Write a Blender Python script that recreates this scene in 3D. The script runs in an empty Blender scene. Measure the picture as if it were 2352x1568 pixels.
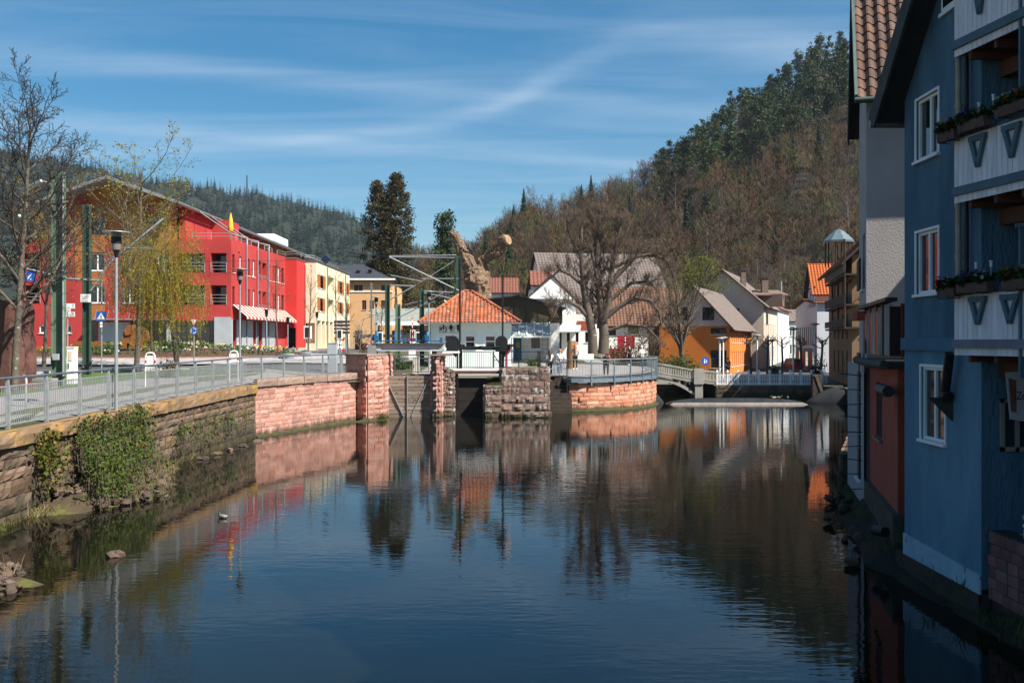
import bpy, math, random
import numpy as np
from mathutils import Vector, Matrix
from mathutils.geometry import delaunay_2d_cdt
random.seed(11)
RNG = np.random.default_rng(11)
sc = bpy.context.scene
COL = sc.collection
PI = math.pi
R = math.radians
# ---------------------------------------------------------------- camera, light, exposure
EYE = 4.3                      # camera height above the water (water = 0)
F, U0, V0 = 2287.0, 1176.0, 784.0
cam_d = bpy.data.cameras.new('camera')
cam_d.lens = 35.0
cam_d.sensor_width = 36.0
cam_d.clip_start = 0.2
cam_d.clip_end = 8000
cam = bpy.data.objects.new('camera', cam_d)
COL.objects.link(cam)
cam.location = (0, 0, EYE)
cam.rotation_euler = (R(90), 0, 0)
sc.camera = cam
SUN_AZ, SUN_EL = R(58), R(48)   # azimuth measured from straight behind the camera towards its right
sun_d = bpy.data.lights.new('sun', 'SUN')
sun_d.energy = 5.0
sun_d.angle = R(0.53)
sun_d.color = (1.0, 0.94, 0.84)
sun = bpy.data.objects.new('sun', sun_d)
COL.objects.link(sun)
to_sun = Vector((math.sin(SUN_AZ)*math.cos(SUN_EL), -math.cos(SUN_AZ)*math.cos(SUN_EL), math.sin(SUN_EL)))
sun.rotation_euler = to_sun.to_track_quat('Z', 'Y').to_euler()
world = bpy.data.worlds.new('World')
sc.world = world
world.use_nodes = True
wn, wl = world.node_tree.nodes, world.node_tree.links
wn.clear()
w_out = wn.new('ShaderNodeOutputWorld')
w_bg = wn.new('ShaderNodeBackground')
w_bg.inputs['Strength'].default_value = 0.052
sky = wn.new('ShaderNodeTexSky')
sky.sky_type = 'NISHITA'
sky.sun_disc = False
sky.sun_elevation = SUN_EL
sky.sun_rotation = PI - SUN_AZ
sky.altitude = 400
sky.air_density = 1.0
sky.dust_density = 0.7
sky.ozone_density = 1.6
hsv = wn.new('ShaderNodeHueSaturation')
hsv.inputs['Hue'].default_value = 0.491
hsv.inputs['Saturation'].default_value = 1.48
hsv.inputs['Value'].default_value = 1.0
wl.new(sky.outputs[0], hsv.inputs['Color'])
def wmath(op, a, b=None, c=None):
 n = wn.new('ShaderNodeMath'); n.operation = op
 for i, x in enumerate((a, b, c)):
  if x is None: continue
  if isinstance(x, (int, float)): n.inputs[i].default_value = x
  else: wl.new(x, n.inputs[i])
 return n.outputs[0]
tcw = wn.new('ShaderNodeTexCoord')
sx = wn.new('ShaderNodeSeparateXYZ'); wl.new(tcw.outputs['Generated'], sx.inputs[0])
zc = wmath('MAXIMUM', sx.outputs[2], 0.03)
px = wmath('DIVIDE', sx.outputs[0], zc)
py = wmath('DIVIDE', sx.outputs[1], zc)
cx = wn.new('ShaderNodeCombineXYZ'); wl.new(px, cx.inputs[0]); wl.new(py, cx.inputs[1])
def wnoise(scale, detail, sxyz, rot=0.0, rough=0.55, dist=0.0):
 mp = wn.new('ShaderNodeMapping'); mp.inputs['Scale'].default_value = sxyz
 mp.inputs['Rotation'].default_value = (0, 0, rot)
 wl.new(cx.outputs[0], mp.inputs[0])
 n = wn.new('ShaderNodeTexNoise'); n.inputs['Scale'].default_value = scale
 n.inputs['Detail'].default_value = detail; n.inputs['Roughness'].default_value = rough
 n.inputs['Distortion'].default_value = dist
 wl.new(mp.outputs[0], n.inputs['Vector'])
 return n.outputs['Fac']
wisp = wnoise(1.0, 9, (0.6, 1.9, 1), R(-18), 0.6, 0.9)
wob = wnoise(1.0, 3, (1.4, 1.4, 1), 0.3, 0.5)
breakup = wnoise(1.0, 6, (0.9, 2.2, 1), R(-10), 0.6, 0.4)
def streak(pts, width, amount):
 """a long cirrus band; pts are (x, y) on the cloud layer"""
 fc = wn.new('ShaderNodeFloatCurve')
 cm = fc.mapping.curves[0]
 P = [((x+4)/8, y/10) for x, y in pts]
 cm.points[0].location = P[0]; cm.points[-1].location = P[-1]
 for p in P[1:-1]: cm.points.new(*p)
 fc.mapping.extend = 'HORIZONTAL'; fc.mapping.update()
 wl.new(wmath('MULTIPLY_ADD', px, 0.125, 0.5), fc.inputs['Value'])
 yc = wmath('MULTIPLY', fc.outputs[0], 10.0)
 dy = wmath('SUBTRACT', py, yc)
 dy = wmath('ADD', dy, wmath('MULTIPLY', wmath('SUBTRACT', wob, 0.5), width*1.6))
 q = wmath('DIVIDE', dy, width)
 g = wmath('EXPONENT', wmath('MULTIPLY', wmath('MULTIPLY', q, q), -1.0))
 br = wn.new('ShaderNodeMapRange'); br.inputs[1].default_value = 0.3; br.inputs[2].default_value = 0.7
 br.inputs[3].default_value = 0.25
 wl.new(breakup, br.inputs[0])
 return wmath('MULTIPLY', wmath('MULTIPLY', g, amount), br.outputs[0])
mr = wn.new('ShaderNodeMapRange'); mr.inputs[1].default_value = 0.38; mr.inputs[2].default_value = 0.88
mr.inputs[3].default_value = 0.0; mr.inputs[4].default_value = 0.30
wl.new(wisp, mr.inputs[0])
cl = mr.outputs[0]
cl = wmath('ADD', cl, streak([(-4, 5.2), (-0.56, 4.75), (-0.145, 4.36), (0.12, 3.82), (0.30, 3.42), (0.45, 3.25), (0.77, 3.32), (1.3, 3.5), (4, 4.2)], 0.20, 0.38))
cl = wmath('ADD', cl, streak([(-4, 4.2), (-1.87, 4.6), (-1.24, 4.9), (-0.2, 5.3), (4, 7.0)], 0.23, 0.34))
cl = wmath('ADD', cl, streak([(-4, 3.0), (-1.5, 3.55), (-0.3, 3.95), (1.5, 4.6), (4, 5.0)], 0.17, 0.22))
cl = wmath('MINIMUM', cl, 0.85)
cmix = wn.new('ShaderNodeMix'); cmix.data_type = 'RGBA'
wl.new(cl, cmix.inputs[0]); wl.new(hsv.outputs[0], cmix.inputs[6])
cmix.inputs[7].default_value = (5.2, 6.5, 8.0, 1)
wl.new(cmix.outputs[2], w_bg.inputs['Color'])
wl.new(w_bg.outputs[0], w_out.inputs[0])
sc.view_settings.view_transform = 'Standard'
sc.view_settings.look = 'None'
sc.view_settings.exposure = 1.15
sc.view_settings.gamma = 1.0
sc.view_settings.use_curve_mapping = False
sc.cycles.max_bounces = 5
sc.cycles.diffuse_bounces = 3
sc.cycles.glossy_bounces = 2
sc.cycles.transmission_bounces = 2
sc.cycles.volume_bounces = 0
sc.cycles.transparent_max_bounces = 6
sc.cycles.sample_clamp_indirect = 4.0
sc.cycles.use_denoising = True
try: sc.cycles.denoiser = 'OPENIMAGEDENOISE'
except Exception: pass
# ---------------------------------------------------------------- helpers
def at(u, v, d):
 return Vector(((u-U0)*d/F, d, EYE-(v-V0)*d/F))
def xu(u, d): return (u-U0)*d/F
def zv(v, d): return EYE-(v-V0)*d/F
def vec(*a): return Vector(a)
class MB:
 """collects faces, builds ONE mesh object"""
 def __init__(s): s.v = []; s.f = []; s.sm = []
 def add(s, vs, fs, smooth=False):
  o = len(s.v); s.v.extend([tuple(p) for p in vs])
  s.f.extend([tuple(i+o for i in f) for f in fs]); s.sm.extend([smooth]*len(fs)); return s
 def quad(s, a, b, c, d): return s.add([a, b, c, d], [(0, 1, 2, 3)])
 def poly(s, pts): return s.add(pts, [tuple(range(len(pts)))])
 def box(s, c, size, rz=0.0, M=None):
  hx, hy, hz = size[0]/2, size[1]/2, size[2]/2
  vs = []
  for x, y, z in ((-1,-1,-1),(1,-1,-1),(1,1,-1),(-1,1,-1),(-1,-1,1),(1,-1,1),(1,1,1),(-1,1,1)):
   p = Vector((x*hx, y*hy, z*hz))
   if M is not None: p = M @ p
   elif rz: p = Matrix.Rotation(rz, 3, 'Z') @ p
   vs.append(p+Vector(c))
  return s.add(vs, [(0,3,2,1),(4,5,6,7),(0,1,5,4),(1,2,6,5),(2,3,7,6),(3,0,4,7)])
 def bb(s, x0, x1, y0, y1, z0, z1):
  return s.box(((x0+x1)/2, (y0+y1)/2, (z0+z1)/2), (x1-x0, y1-y0, z1-z0))
 def beam(s, a, b, w, h, up=(0,0,1)):
  a, b = Vector(a), Vector(b); d = b-a; L = d.length; d.normalize(); up = Vector(up)
  if abs(d.dot(up)) > .98: up = Vector((1, 0, 0))
  sd = d.cross(up).normalized(); u2 = sd.cross(d)
  vs = [p+sd*x*w/2+u2*z*h/2 for p in (a, b) for x, z in ((-1,-1),(1,-1),(1,1),(-1,1))]
  return s.add(vs, [(3,2,1,0),(4,5,6,7),(0,1,5,4),(1,2,6,5),(2,3,7,6),(3,0,4,7)])
 def tube(s, pts, rad, n=8, cap=True, smooth=True):
  pts = [Vector(p) for p in pts]
  if not hasattr(rad, '__len__'): rad = [rad]*len(pts)
  vs, fs = [], []; prev = None
  for i, p in enumerate(pts):
   t = (pts[min(i+1, len(pts)-1)]-pts[max(i-1, 0)]).normalized()
   if prev is None:
    a = Vector((0,0,1)) if abs(t.z) < .9 else Vector((1,0,0))
    sd = t.cross(a).normalized()
   else:
    sd = (prev - t*prev.dot(t)).normalized()
   prev = sd; u2 = t.cross(sd)
   for k in range(n):
    an = 2*PI*k/n
    vs.append(p+(sd*math.cos(an)+u2*math.sin(an))*rad[i])
  for i in range(len(pts)-1):
   for k in range(n):
    fs.append((i*n+k, i*n+(k+1)%n, (i+1)*n+(k+1)%n, (i+1)*n+k))
  s.add(vs, fs, smooth)
  if cap:
   m = len(pts)-1
   s.add([vs[k] for k in range(n)][::-1], [tuple(range(n))])
   s.add([vs[m*n+k] for k in range(n)], [tuple(range(n))])
  return s
 def lathe(s, c, prof, n=12, smooth=True):
  c = Vector(c); vs = []; fs = []
  for r, z in prof:
   for k in range(n):
    an = 2*PI*k/n; vs.append(c+Vector((r*math.cos(an), r*math.sin(an), z)))
  for i in range(len(prof)-1):
   for k in range(n): fs.append((i*n+k, i*n+(k+1)%n, (i+1)*n+(k+1)%n, (i+1)*n+k))
  s.add(vs, fs, smooth)
  s.add([vs[k] for k in range(n)][::-1], [tuple(range(n))])
  s.add(vs[-n:], [tuple(range(n))])
  return s
 def prism(s, pts, off):
  """closed prism: polygon pts extruded by off"""
  off = Vector(off); a = [Vector(p) for p in pts]; b = [p+off for p in a]; n = len(a)
  s.add(a+b, [tuple(range(n))[::-1], tuple(range(n, 2*n))]+[(i, (i+1) % n, n+(i+1) % n, n+i) for i in range(n)])
  return s
 def ball(s, c, r, n=8, m=6, scale=(1,1,1)):
  c = Vector(c); vs = []; fs = []
  for i in range(m+1):
   th = PI*i/m
   for k in range(n):
    an = 2*PI*k/n
    vs.append(c+Vector((r*scale[0]*math.sin(th)*math.cos(an), r*scale[1]*math.sin(th)*math.sin(an), r*scale[2]*math.cos(th))))
  for i in range(m):
   for k in range(n): fs.append((i*n+k, (i+1)*n+k, (i+1)*n+(k+1)%n, i*n+(k+1)%n))
  return s.add(vs, fs, True)
 def mesh(s, name, mat=None):
  me = bpy.data.meshes.new(name); me.from_pydata(s.v, [], s.f)
  if any(s.sm): me.polygons.foreach_set('use_smooth', s.sm)
  if mat is not None: me.materials.append(mat)
  me.update(); return me
 def build(s, name, mat=None, parent=None):
  return link(name, s.mesh(name, mat), parent)
def link(name, me, parent=None, loc=None, rot=None, scale=None):
 o = bpy.data.objects.new(name, me); COL.objects.link(o)
 if loc is not None: o.location = loc
 if rot is not None: o.rotation_euler = rot
 if scale is not None: o.scale = scale
 if parent is not None:
  o.parent = parent
  o.matrix_parent_inverse = Matrix.Translation(-Vector(parent_origin(parent)))
 return o
def parent_origin(p):
 l = Vector(p.location)
 q = p.parent
 if q is not None: l = Vector((0, 0, 0)) if p.type == 'MESH' else l
 return l
def np_mesh(name, V, Fc, mat, smooth=False):
 me = bpy.data.meshes.new(name)
 V = np.asarray(V, dtype=np.float32).reshape(-1, 3); Fc = np.asarray(Fc, dtype=np.int32)
 k = Fc.shape[1]; n = len(Fc)
 me.vertices.add(len(V)); me.vertices.foreach_set('co', V.ravel())
 me.loops.add(n*k); me.loops.foreach_set('vertex_index', Fc.ravel())
 me.polygons.add(n); me.polygons.foreach_set('loop_start', np.arange(0, n*k, k, dtype=np.int32))
 if smooth: me.polygons.foreach_set('use_smooth', np.ones(n, dtype=bool))
 me.materials.append(mat); me.update(calc_edges=True); me.validate(); return me
def tag(o, label=None, cat=None, group=None, kind=None):
 if label: o['label'] = label
 if cat: o['category'] = cat
 if group: o['group'] = group
 if kind: o['kind'] = kind
 return o
def thing(name, label, cat, loc=(0,0,0), group=None):
 o = bpy.data.objects.new(name, None); COL.objects.link(o)
 o.location = loc; o.empty_display_size = .2
 return tag(o, label, cat, group)
def copy_tree(o, parent=None):
 c = o.copy(); COL.objects.link(c)
 if parent is not None: c.parent = parent; c.matrix_parent_inverse = o.matrix_parent_inverse.copy()
 for ch in list(o.children): copy_tree(ch, c)
 return c
# ---------------------------------------------------------------- materials
def mat_new(name):
 m = bpy.data.materials.new(name); m.use_nodes = True
 nt = m.node_tree; b = nt.nodes['Principled BSDF']
 return m, nt, nt.nodes, nt.links, b
def rgb(c): return (c[0], c[1], c[2], 1)
def M(name, col, col2=None, scale=2.0, rough=.85, rnd=0.0, bump=0.0, bscale=30.0, metal=0.0, stretch=(1,1,1), spec=.3,
   spot=None, spot_scale=4.0, spot_at=.62, detail=6, bstretch=None, spot_stretch=(1,1,1), bdist=.02, tide=0):
 """procedural surface: two-tone noise, per-object variation, blotches with a shape of their own, fine relief"""
 m, nt, N, L, b = mat_new(name)
 b.inputs['Roughness'].default_value = rough; b.inputs['Metallic'].default_value = metal
 b.inputs['Specular IOR Level'].default_value = spec
 geo = N.new('ShaderNodeNewGeometry')
 def noise(sc_, st, det=detail, rg=.6):
  mp = N.new('ShaderNodeMapping'); mp.inputs['Scale'].default_value = st
  L.new(geo.outputs['Position'], mp.inputs[0])
  n = N.new('ShaderNodeTexNoise'); n.inputs['Scale'].default_value = sc_; n.inputs['Detail'].default_value = det
  n.inputs['Roughness'].default_value = rg
  L.new(mp.outputs[0], n.inputs['Vector']); return n.outputs['Fac']
 if col2 is None: col2 = tuple(c*.72 for c in col)
 mx = N.new('ShaderNodeMix'); mx.data_type = 'RGBA'
 r = N.new('ShaderNodeMapRange'); r.inputs[1].default_value = .33; r.inputs[2].default_value = .67
 L.new(noise(scale, stretch), r.inputs[0]); L.new(r.outputs[0], mx.inputs[0])
 mx.inputs[6].default_value = rgb(col); mx.inputs[7].default_value = rgb(col2)
 cur = mx.outputs[2]
 if spot is not None:
  sp = N.new('ShaderNodeMapRange'); sp.inputs[1].default_value = spot_at; sp.inputs[2].default_value = spot_at+.06
  L.new(noise(spot_scale, spot_stretch, 8, .65), sp.inputs[0])
  m2 = N.new('ShaderNodeMix'); m2.data_type = 'RGBA'
  L.new(sp.outputs[0], m2.inputs[0]); L.new(cur, m2.inputs[6]); m2.inputs[7].default_value = rgb(spot)
  cur = m2.outputs[2]
 if tide:        # damp, mossy band above the waterline
  sz = N.new('ShaderNodeSeparateXYZ'); L.new(geo.outputs['Position'], sz.inputs[0]); ad = N.new('ShaderNodeMath'); ad.operation = 'MULTIPLY_ADD'
  L.new(noise(2.2, (1,1,.4), 4), ad.inputs[0]); ad.inputs[1].default_value = -.9; L.new(sz.outputs[2], ad.inputs[2])
  td = N.new('ShaderNodeMapRange'); td.inputs[1].default_value = tide-.62; td.inputs[2].default_value = tide-.30; td.inputs[3].default_value = .85; td.inputs[4].default_value = 0; L.new(ad.outputs[0], td.inputs[0])
  m3 = N.new('ShaderNodeMix'); m3.data_type = 'RGBA'; L.new(td.outputs[0], m3.inputs[0]); L.new(cur, m3.inputs[6]); m3.inputs[7].default_value = (.035,.032,.014,1); cur = m3.outputs[2]
 if rnd:
  oi = N.new('ShaderNodeObjectInfo'); h = N.new('ShaderNodeHueSaturation')
  a = N.new('ShaderNodeMapRange'); a.inputs[3].default_value = 1-rnd; a.inputs[4].default_value = 1+rnd
  L.new(oi.outputs['Random'], a.inputs[0]); L.new(a.outputs[0], h.inputs['Value'])
  a2 = N.new('ShaderNodeMath'); a2.operation = 'MULTIPLY_ADD';
  fr = N.new('ShaderNodeMath'); fr.operation = 'MULTIPLY'; fr.inputs[1].default_value = 7.31
  L.new(oi.outputs['Random'], fr.inputs[0])
  fr2 = N.new('ShaderNodeMath'); fr2.operation = 'FRACT'; L.new(fr.outputs[0], fr2.inputs[0])
  L.new(fr2.outputs[0], a2.inputs[0]); a2.inputs[1].default_value = rnd*1.0; a2.inputs[2].default_value = 1-rnd*.5
  L.new(a2.outputs[0], h.inputs['Saturation'])
  L.new(cur, h.inputs['Color']); cur = h.outputs[0]
 L.new(cur, b.inputs['Base Color'])
 if bump:
  bp = N.new('ShaderNodeBump'); bp.inputs['Strength'].default_value = bump; bp.inputs['Distance'].default_value = bdist
  L.new(noise(bscale, bstretch or (1,1,1), 5, .6), bp.inputs['Height']); L.new(bp.outputs[0], b.inputs['Normal'])
 return m
def Mglass(name, col=(.015,.02,.025), rough=.03, rnd=.0):
 m, nt, N, L, b = mat_new(name)
 b.inputs['Base Color'].default_value = rgb(col); b.inputs['Roughness'].default_value = rough
 b.inputs['Specular IOR Level'].default_value = .8
 return m
def Mleaf(name, c1, c2, rnd=.25, trans=.35):
 """leaf/needle surface: two-tone per clump, per-tree variation, some light through the leaf"""
 m, nt, N, L, b = mat_new(name)
 geo = N.new('ShaderNodeNewGeometry'); n = N.new('ShaderNodeTexNoise'); n.inputs['Scale'].default_value = 1.3
 n.inputs['Detail'].default_value = 3; L.new(geo.outputs['Position'], n.inputs['Vector'])
 r = N.new('ShaderNodeMapRange'); r.inputs[1].default_value = .35; r.inputs[2].default_value = .65; L.new(n.outputs['Fac'], r.inputs[0])
 mx = N.new('ShaderNodeMix'); mx.data_type = 'RGBA'; L.new(r.outputs[0], mx.inputs[0])
 mx.inputs[6].default_value = rgb(c1); mx.inputs[7].default_value = rgb(c2)
 oi = N.new('ShaderNodeObjectInfo'); h = N.new('ShaderNodeHueSaturation')
 a = N.new('ShaderNodeMapRange'); a.inputs[3].default_value = 1-rnd; a.inputs[4].default_value = 1+rnd
 L.new(oi.outputs['Random'], a.inputs[0]); L.new(a.outputs[0], h.inputs['Value']); L.new(mx.outputs[2], h.inputs['Color'])
 L.new(h.outputs[0], b.inputs['Base Color']); b.inputs['Roughness'].default_value = .7
 b.inputs['Specular IOR Level'].default_value = .2
 if trans:
  t = N.new('ShaderNodeBsdfTranslucent'); ms = N.new('ShaderNodeMixShader'); ms.inputs[0].default_value = trans
  L.new(h.outputs[0], t.inputs[0]); L.new(b.outputs[0], ms.inputs[1]); L.new(t.outputs[0], ms.inputs[2])
  L.new(ms.outputs[0], N['Material Output'].inputs[0])
 return m
m_steel = M('galvanised_steel', (.33,.35,.36), (.24,.26,.27), 6, .45, metal=.35, bump=.05)
m_rail = M('painted_rail', (.13,.16,.19), (.09,.11,.14), 5, .4, metal=.3)
m_green = M('green_paint', (.04,.075,.05), (.028,.055,.04), 2, .5, spot=(.1,.07,.04), spot_at=.72)
m_lgreen = M('pale_green_paint', (.115,.175,.12), (.095,.15,.10), 2, .5)
m_white = M('white_paint', (.8,.8,.78), (.68,.68,.67), 1.5, .6, bump=.05)
m_whitep = M('white_plaster', (.76,.75,.72), (.62,.61,.59), .9, .9, bump=.15, bscale=40)
m_black = M('black_metal', (.02,.02,.022), (.012,.012,.014), 5, .5, metal=.2)
m_dark = M('dark_interior', (.012,.012,.014), rough=.9)
m_glass = Mglass('window_glass')
m_red = M('red_render', (.41,.045,.04), (.31,.028,.027), .35, .9, bump=.12, bscale=60)
m_redb = M('bright_red_render', (.50,.03,.025), (.43,.026,.023), .7, .9, bump=.12, bscale=60)
m_cream = M('cream_render', (.66,.60,.42), (.58,.53,.37), .6, .9, bump=.1, bscale=60)
m_wood = M('orange_larch_cladding', (.40,.135,.035), (.29,.095,.025), 3, .7, stretch=(.3,.3,9), bump=.4, bscale=9, bstretch=(.1,.1,8))
m_greypanel = M('grey_panel', (.36,.38,.40), (.30,.32,.34), 1, .5, spec=.5)
m_roofmetal = M('light_metal_roof', (.30,.30,.31), (.23,.23,.24), 1.5, .5, metal=.3)
m_gutter = M('zinc_gutter', (.25,.26,.27), rough=.5, metal=.4)
m_pipe = M('downpipe', (.16,.12,.11), (.11,.08,.08), 3, .5)
# ---------------------------------------------------------------- ground, water
def lerp(xs, ys, x): return float(np.interp(x, xs, ys))
def gz(x, y):
 left = lerp((-60, 24, 44, 60, 75, 90, 140, 300, 600), (2.0, 2.265, 2.6, 2.65, 2.95, 3.25, 3.35, 4.5, 9), y)
 mid = lerp((-60, 55, 62, 75, 95, 120, 150, 300, 600), (2.0, 2.12, 2.15, 2.4, 2.8, 3.0, 3.2, 4.5, 9), y)
 right = lerp((-60, 60, 75, 80, 110, 150, 300, 600), (.95, .95, .97, 1.0, 1.2, 1.8, 4.5, 9), y)
 t = min(1, max(0, (x+16)/8)); t = t*t*(3-2*t)
 z = left*(1-t)+mid*t
 t = min(1, max(0, (x-6.5)/8)) if y > 78 else (1 if x > 10.7 or (x > 6 and y < 56) else 0)
 t = t*t*(3-2*t)
 return z*(1-t)+right*t
TERR = [(3.5,61.0),(4.4,61.1),(5.3,61.5),(6.3,62.1),(7.2,63.0),(8.1,64.2),(8.8,65.5),(9.4,66.9),(9.8,68.5),(10.1,70.2),(10.2,72.0),(10.1,76.0)]
WALL_L = [(-12.1,-30),(-11.95,10),(-11.9,23),(-11.8,34),(-11.55,44.6)]
WALL_P = [(-11.55,44.6),(-8.9,52.9),(-8.55,54.3)]
BANK_R = [(25.0,76.3),(22.6,66),(12.9,36.7),(9.3,24.6),(8.2,21),(7.9,18.5),(7.8,15),(8.0,5),(8.2,-30)]
LAND = ([(-700,-60),(-12.3,-60)]+WALL_L+[(-8.9,52.9),(-7.3,55.0),(-7.3,59.6),(-4.5,59.6),(-4.5,57.3),(-3.4,57.3),(-3.4,60.4),(-1.5,60.4),(-1.5,57.4),(2.0,57.4),(2.3,61.2),(3.4,62.6)]
  +TERR+[(10.0,81),(15.2,81),(15.6,76.3)]+BANK_R+[(8.4,-60),(700,-60),(700,900),(-700,900)])
def cdt_sheet(outline, step, zf, pad=0.25, fine=None):
 pts = [Vector(p) for p in outline]; n = len(pts)
 xs = [p.x for p in pts]; ys = [p.y for p in pts]
 x0, x1, y0, y1 = min(xs), max(xs), min(ys), max(ys)
 extra = []
 if fine is None:
  gx = np.arange(x0+step*.5, x1, step); gy = np.arange(y0+step*.5, y1, step)
 else: gx, gy = fine
 for x in gx:
  for y in gy: extra.append(Vector((x+.001*y, y)))
 V, E, Fc, *_ = delaunay_2d_cdt(pts+extra, [], [list(range(n))], 1, 1e-5)
 return [(p.x, p.y, zf(p.x, p.y)) for p in V], [tuple(f) for f in Fc]
def up_faces(V, Fc):
 out = []
 for f in Fc:
  a, b, c = V[f[0]], V[f[1]], V[f[2]]
  cr = (b[0]-a[0])*(c[1]-a[1])-(b[1]-a[1])*(c[0]-a[0])
  out.append(f if cr > 0 else f[::-1])
 return out
def sheet(name, outline, mat, dz=.004, step=3.0, kind='structure', zf=None, fine=None):
 V, Fc = cdt_sheet(outline, step, lambda x, y: (zf or gz)(x, y)+dz, fine=fine)
 mb = MB(); mb.add(V, up_faces(V, Fc))
 o = mb.build(name, mat)
 if kind: o['kind'] = kind
 return o
m_earth = M('verge_earth_and_grass', (.055,.07,.022), (.09,.075,.04), .35, .95, bump=.4, bscale=6)
m_pave = M('pale_paving', (.25,.24,.23), (.19,.18,.175), 1.2, .9, bump=.15, bscale=12)
m_asph = M('asphalt', (.085,.085,.09), (.06,.06,.065), .8, .9, bump=.3, bscale=60)
m_grass = M('spring_grass', (.075,.13,.025), (.05,.085,.02), 1.6, .95, bump=.6, bscale=25)
m_soil = M('planting_soil', (.10,.055,.035), (.06,.035,.025), 2.0, .95, bump=.6, bscale=12)
fx = np.concatenate([np.arange(-690, -80, 60), np.arange(-78, 80, 4.0), np.arange(90, 690, 60)])
fy = np.concatenate([np.arange(-50, 150, 4.0), np.arange(160, 890, 60)])
sheet('ground', LAND, m_earth, 0.0, fine=(fx, fy))
mw, nt, N, L, b = mat_new('river_water')
b.inputs['Base Color'].default_value = (.004,.0045,.003,1); b.inputs['Roughness'].default_value = .02
b.inputs['IOR'].default_value = 1.333; b.inputs['Specular IOR Level'].default_value = .65
geo = N.new('ShaderNodeNewGeometry')
def wv(scale, st, det, rot=0):
 mp = N.new('ShaderNodeMapping'); mp.inputs['Scale'].default_value = st; mp.inputs['Rotation'].default_value = (0,0,rot)
 L.new(geo.outputs['Position'], mp.inputs[0])
 n = N.new('ShaderNodeTexNoise'); n.inputs['Scale'].default_value = scale; n.inputs['Detail'].default_value = det
 n.inputs['Roughness'].default_value = .5
 L.new(mp.outputs[0], n.inputs['Vector']); return n.outputs['Fac']
def mth(op, a, c):
 n = N.new('ShaderNodeMath'); n.operation = op
 for i, x in enumerate((a, c)):
  if isinstance(x, (int, float)): n.inputs[i].default_value = x
  else: L.new(x, n.inputs[i])
 return n.outputs[0]
big = wv(1.0, (.75, 1.5, 1), 2, R(8))
fine_ = wv(1.0, (2.3, 6.5, 1), 2, R(5))
calm = wv(1.0, (.10, .05, 1), 2)
cr = N.new('ShaderNodeMapRange'); cr.inputs[1].default_value = .36; cr.inputs[2].default_value = .62
cr.inputs[3].default_value = .25; cr.inputs[4].default_value = 1.0; L.new(calm, cr.inputs[0])
sepw = N.new('ShaderNodeSeparateXYZ'); L.new(geo.outputs['Position'], sepw.inputs[0])
lee = N.new('ShaderNodeMapRange'); lee.inputs[1].default_value = -12; lee.inputs[2].default_value = -4
lee.inputs[3].default_value = .55; lee.inputs[4].default_value = 1.0; L.new(sepw.outputs[0], lee.inputs[0])
hgt = mth('ADD', mth('MULTIPLY', big, .55), mth('MULTIPLY', fine_, .34))
hgt = mth('MULTIPLY', hgt, mth('MULTIPLY', cr.outputs[0], lee.outputs[0]))
bp = N.new('ShaderNodeBump'); bp.inputs['Strength'].default_value = .42; bp.inputs['Distance'].default_value = .026
L.new(hgt, bp.inputs['Height']); L.new(bp.outputs[0], b.inputs['Normal'])
mb = MB(); mb.quad((-40,-40,0),(60,-40,0),(60,100,0),(-40,100,0))
tag(mb.build('water', mw), kind='structure')
mb = MB(); mb.quad((-40,-40,-1.6),(60,-40,-1.6),(60,100,-1.6),(-40,100,-1.6))
tag(mb.build('river_bed', m_soil), kind='structure')
FENCE = [(-12.5,2),(-12.2,18),(-12.15,24),(-12.05,34),(-11.78,44.2),(-9.05,53.0)]
def off(path, d):
 return [(x-d, y) for x, y in path]
sheet('promenade_paving', [(-12.42,-20)]+[(x-.05, y) for x, y in FENCE[1:]]+[(-9.6,55.5),(-14,57),(-17,45),(-17.5,30),(-18,-20)], m_pave, .006)
sheet('verge_grass', [(-17.6,30),(-17.1,45),(-14.5,56),(-19,58.5),(-23,52),(-24,30)], m_grass, .008)
sheet('road', [(-18.1,-20),(-24.2,-20),(-24.2,52),(-19,59.5),(-14,58.2),(-10,58.5),(-7,61),(-9,75),(-14,90),(-16,140),(-22.5,140),(-21.5,108),(-23,88),(-46,86),(-70,80),(-70,66),(-46,62),(-29,50),(-29,-20)], m_asph, .010)
sheet('pavement_by_shops', [(-22.6,88.5),(-21.0,108),(-20.5,140),(-30,140),(-30,110),(-60,95),(-60,87.6)], m_pave, .014)
sheet('forecourt_paving', [(-8.5,61),(3.2,62.9),(3.6,61.15)]+TERR[1:]+[(9.9,81),(8,92),(-6,100),(-12,92),(-8.8,75)], m_pave, .006)
sheet('street', [(10.4,81.4),(15.4,81.4),(15.8,76.5),(24.9,76.5),(26,70),(60,78),(60,140),(30,150),(10,110)], m_asph, .010)
ISL = Vector((-26.5, 75.5, 0))
def ring(cx, cy, rx, ry, n=40): return [(cx+rx*math.cos(2*PI*k/n), cy+ry*math.sin(2*PI*k/n)) for k in range(n)]
m_cob, nt, N, L, b = mat_new('granite_setts')
geo = N.new('ShaderNodeNewGeometry'); mp = N.new('ShaderNodeMapping'); mp.inputs['Scale'].default_value = (3.2,3.2,3.2)
L.new(geo.outputs['Position'], mp.inputs[0]); vo = N.new('ShaderNodeTexVoronoi'); vo.inputs['Randomness'].default_value = .5; vo.inputs['Scale'].default_value = 1
L.new(mp.outputs[0], vo.inputs['Vector']); mx = N.new('ShaderNodeMix'); mx.data_type = 'RGBA'
mx.inputs[6].default_value = (.22,.215,.21,1); mx.inputs[7].default_value = (.36,.345,.33,1)
sp = N.new('ShaderNodeSeparateColor'); L.new(vo.outputs['Color'], sp.inputs[0]); L.new(sp.outputs[0], mx.inputs[0]); L.new(mx.outputs[2], b.inputs['Base Color'])
b.inputs['Roughness'].default_value = .85
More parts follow.
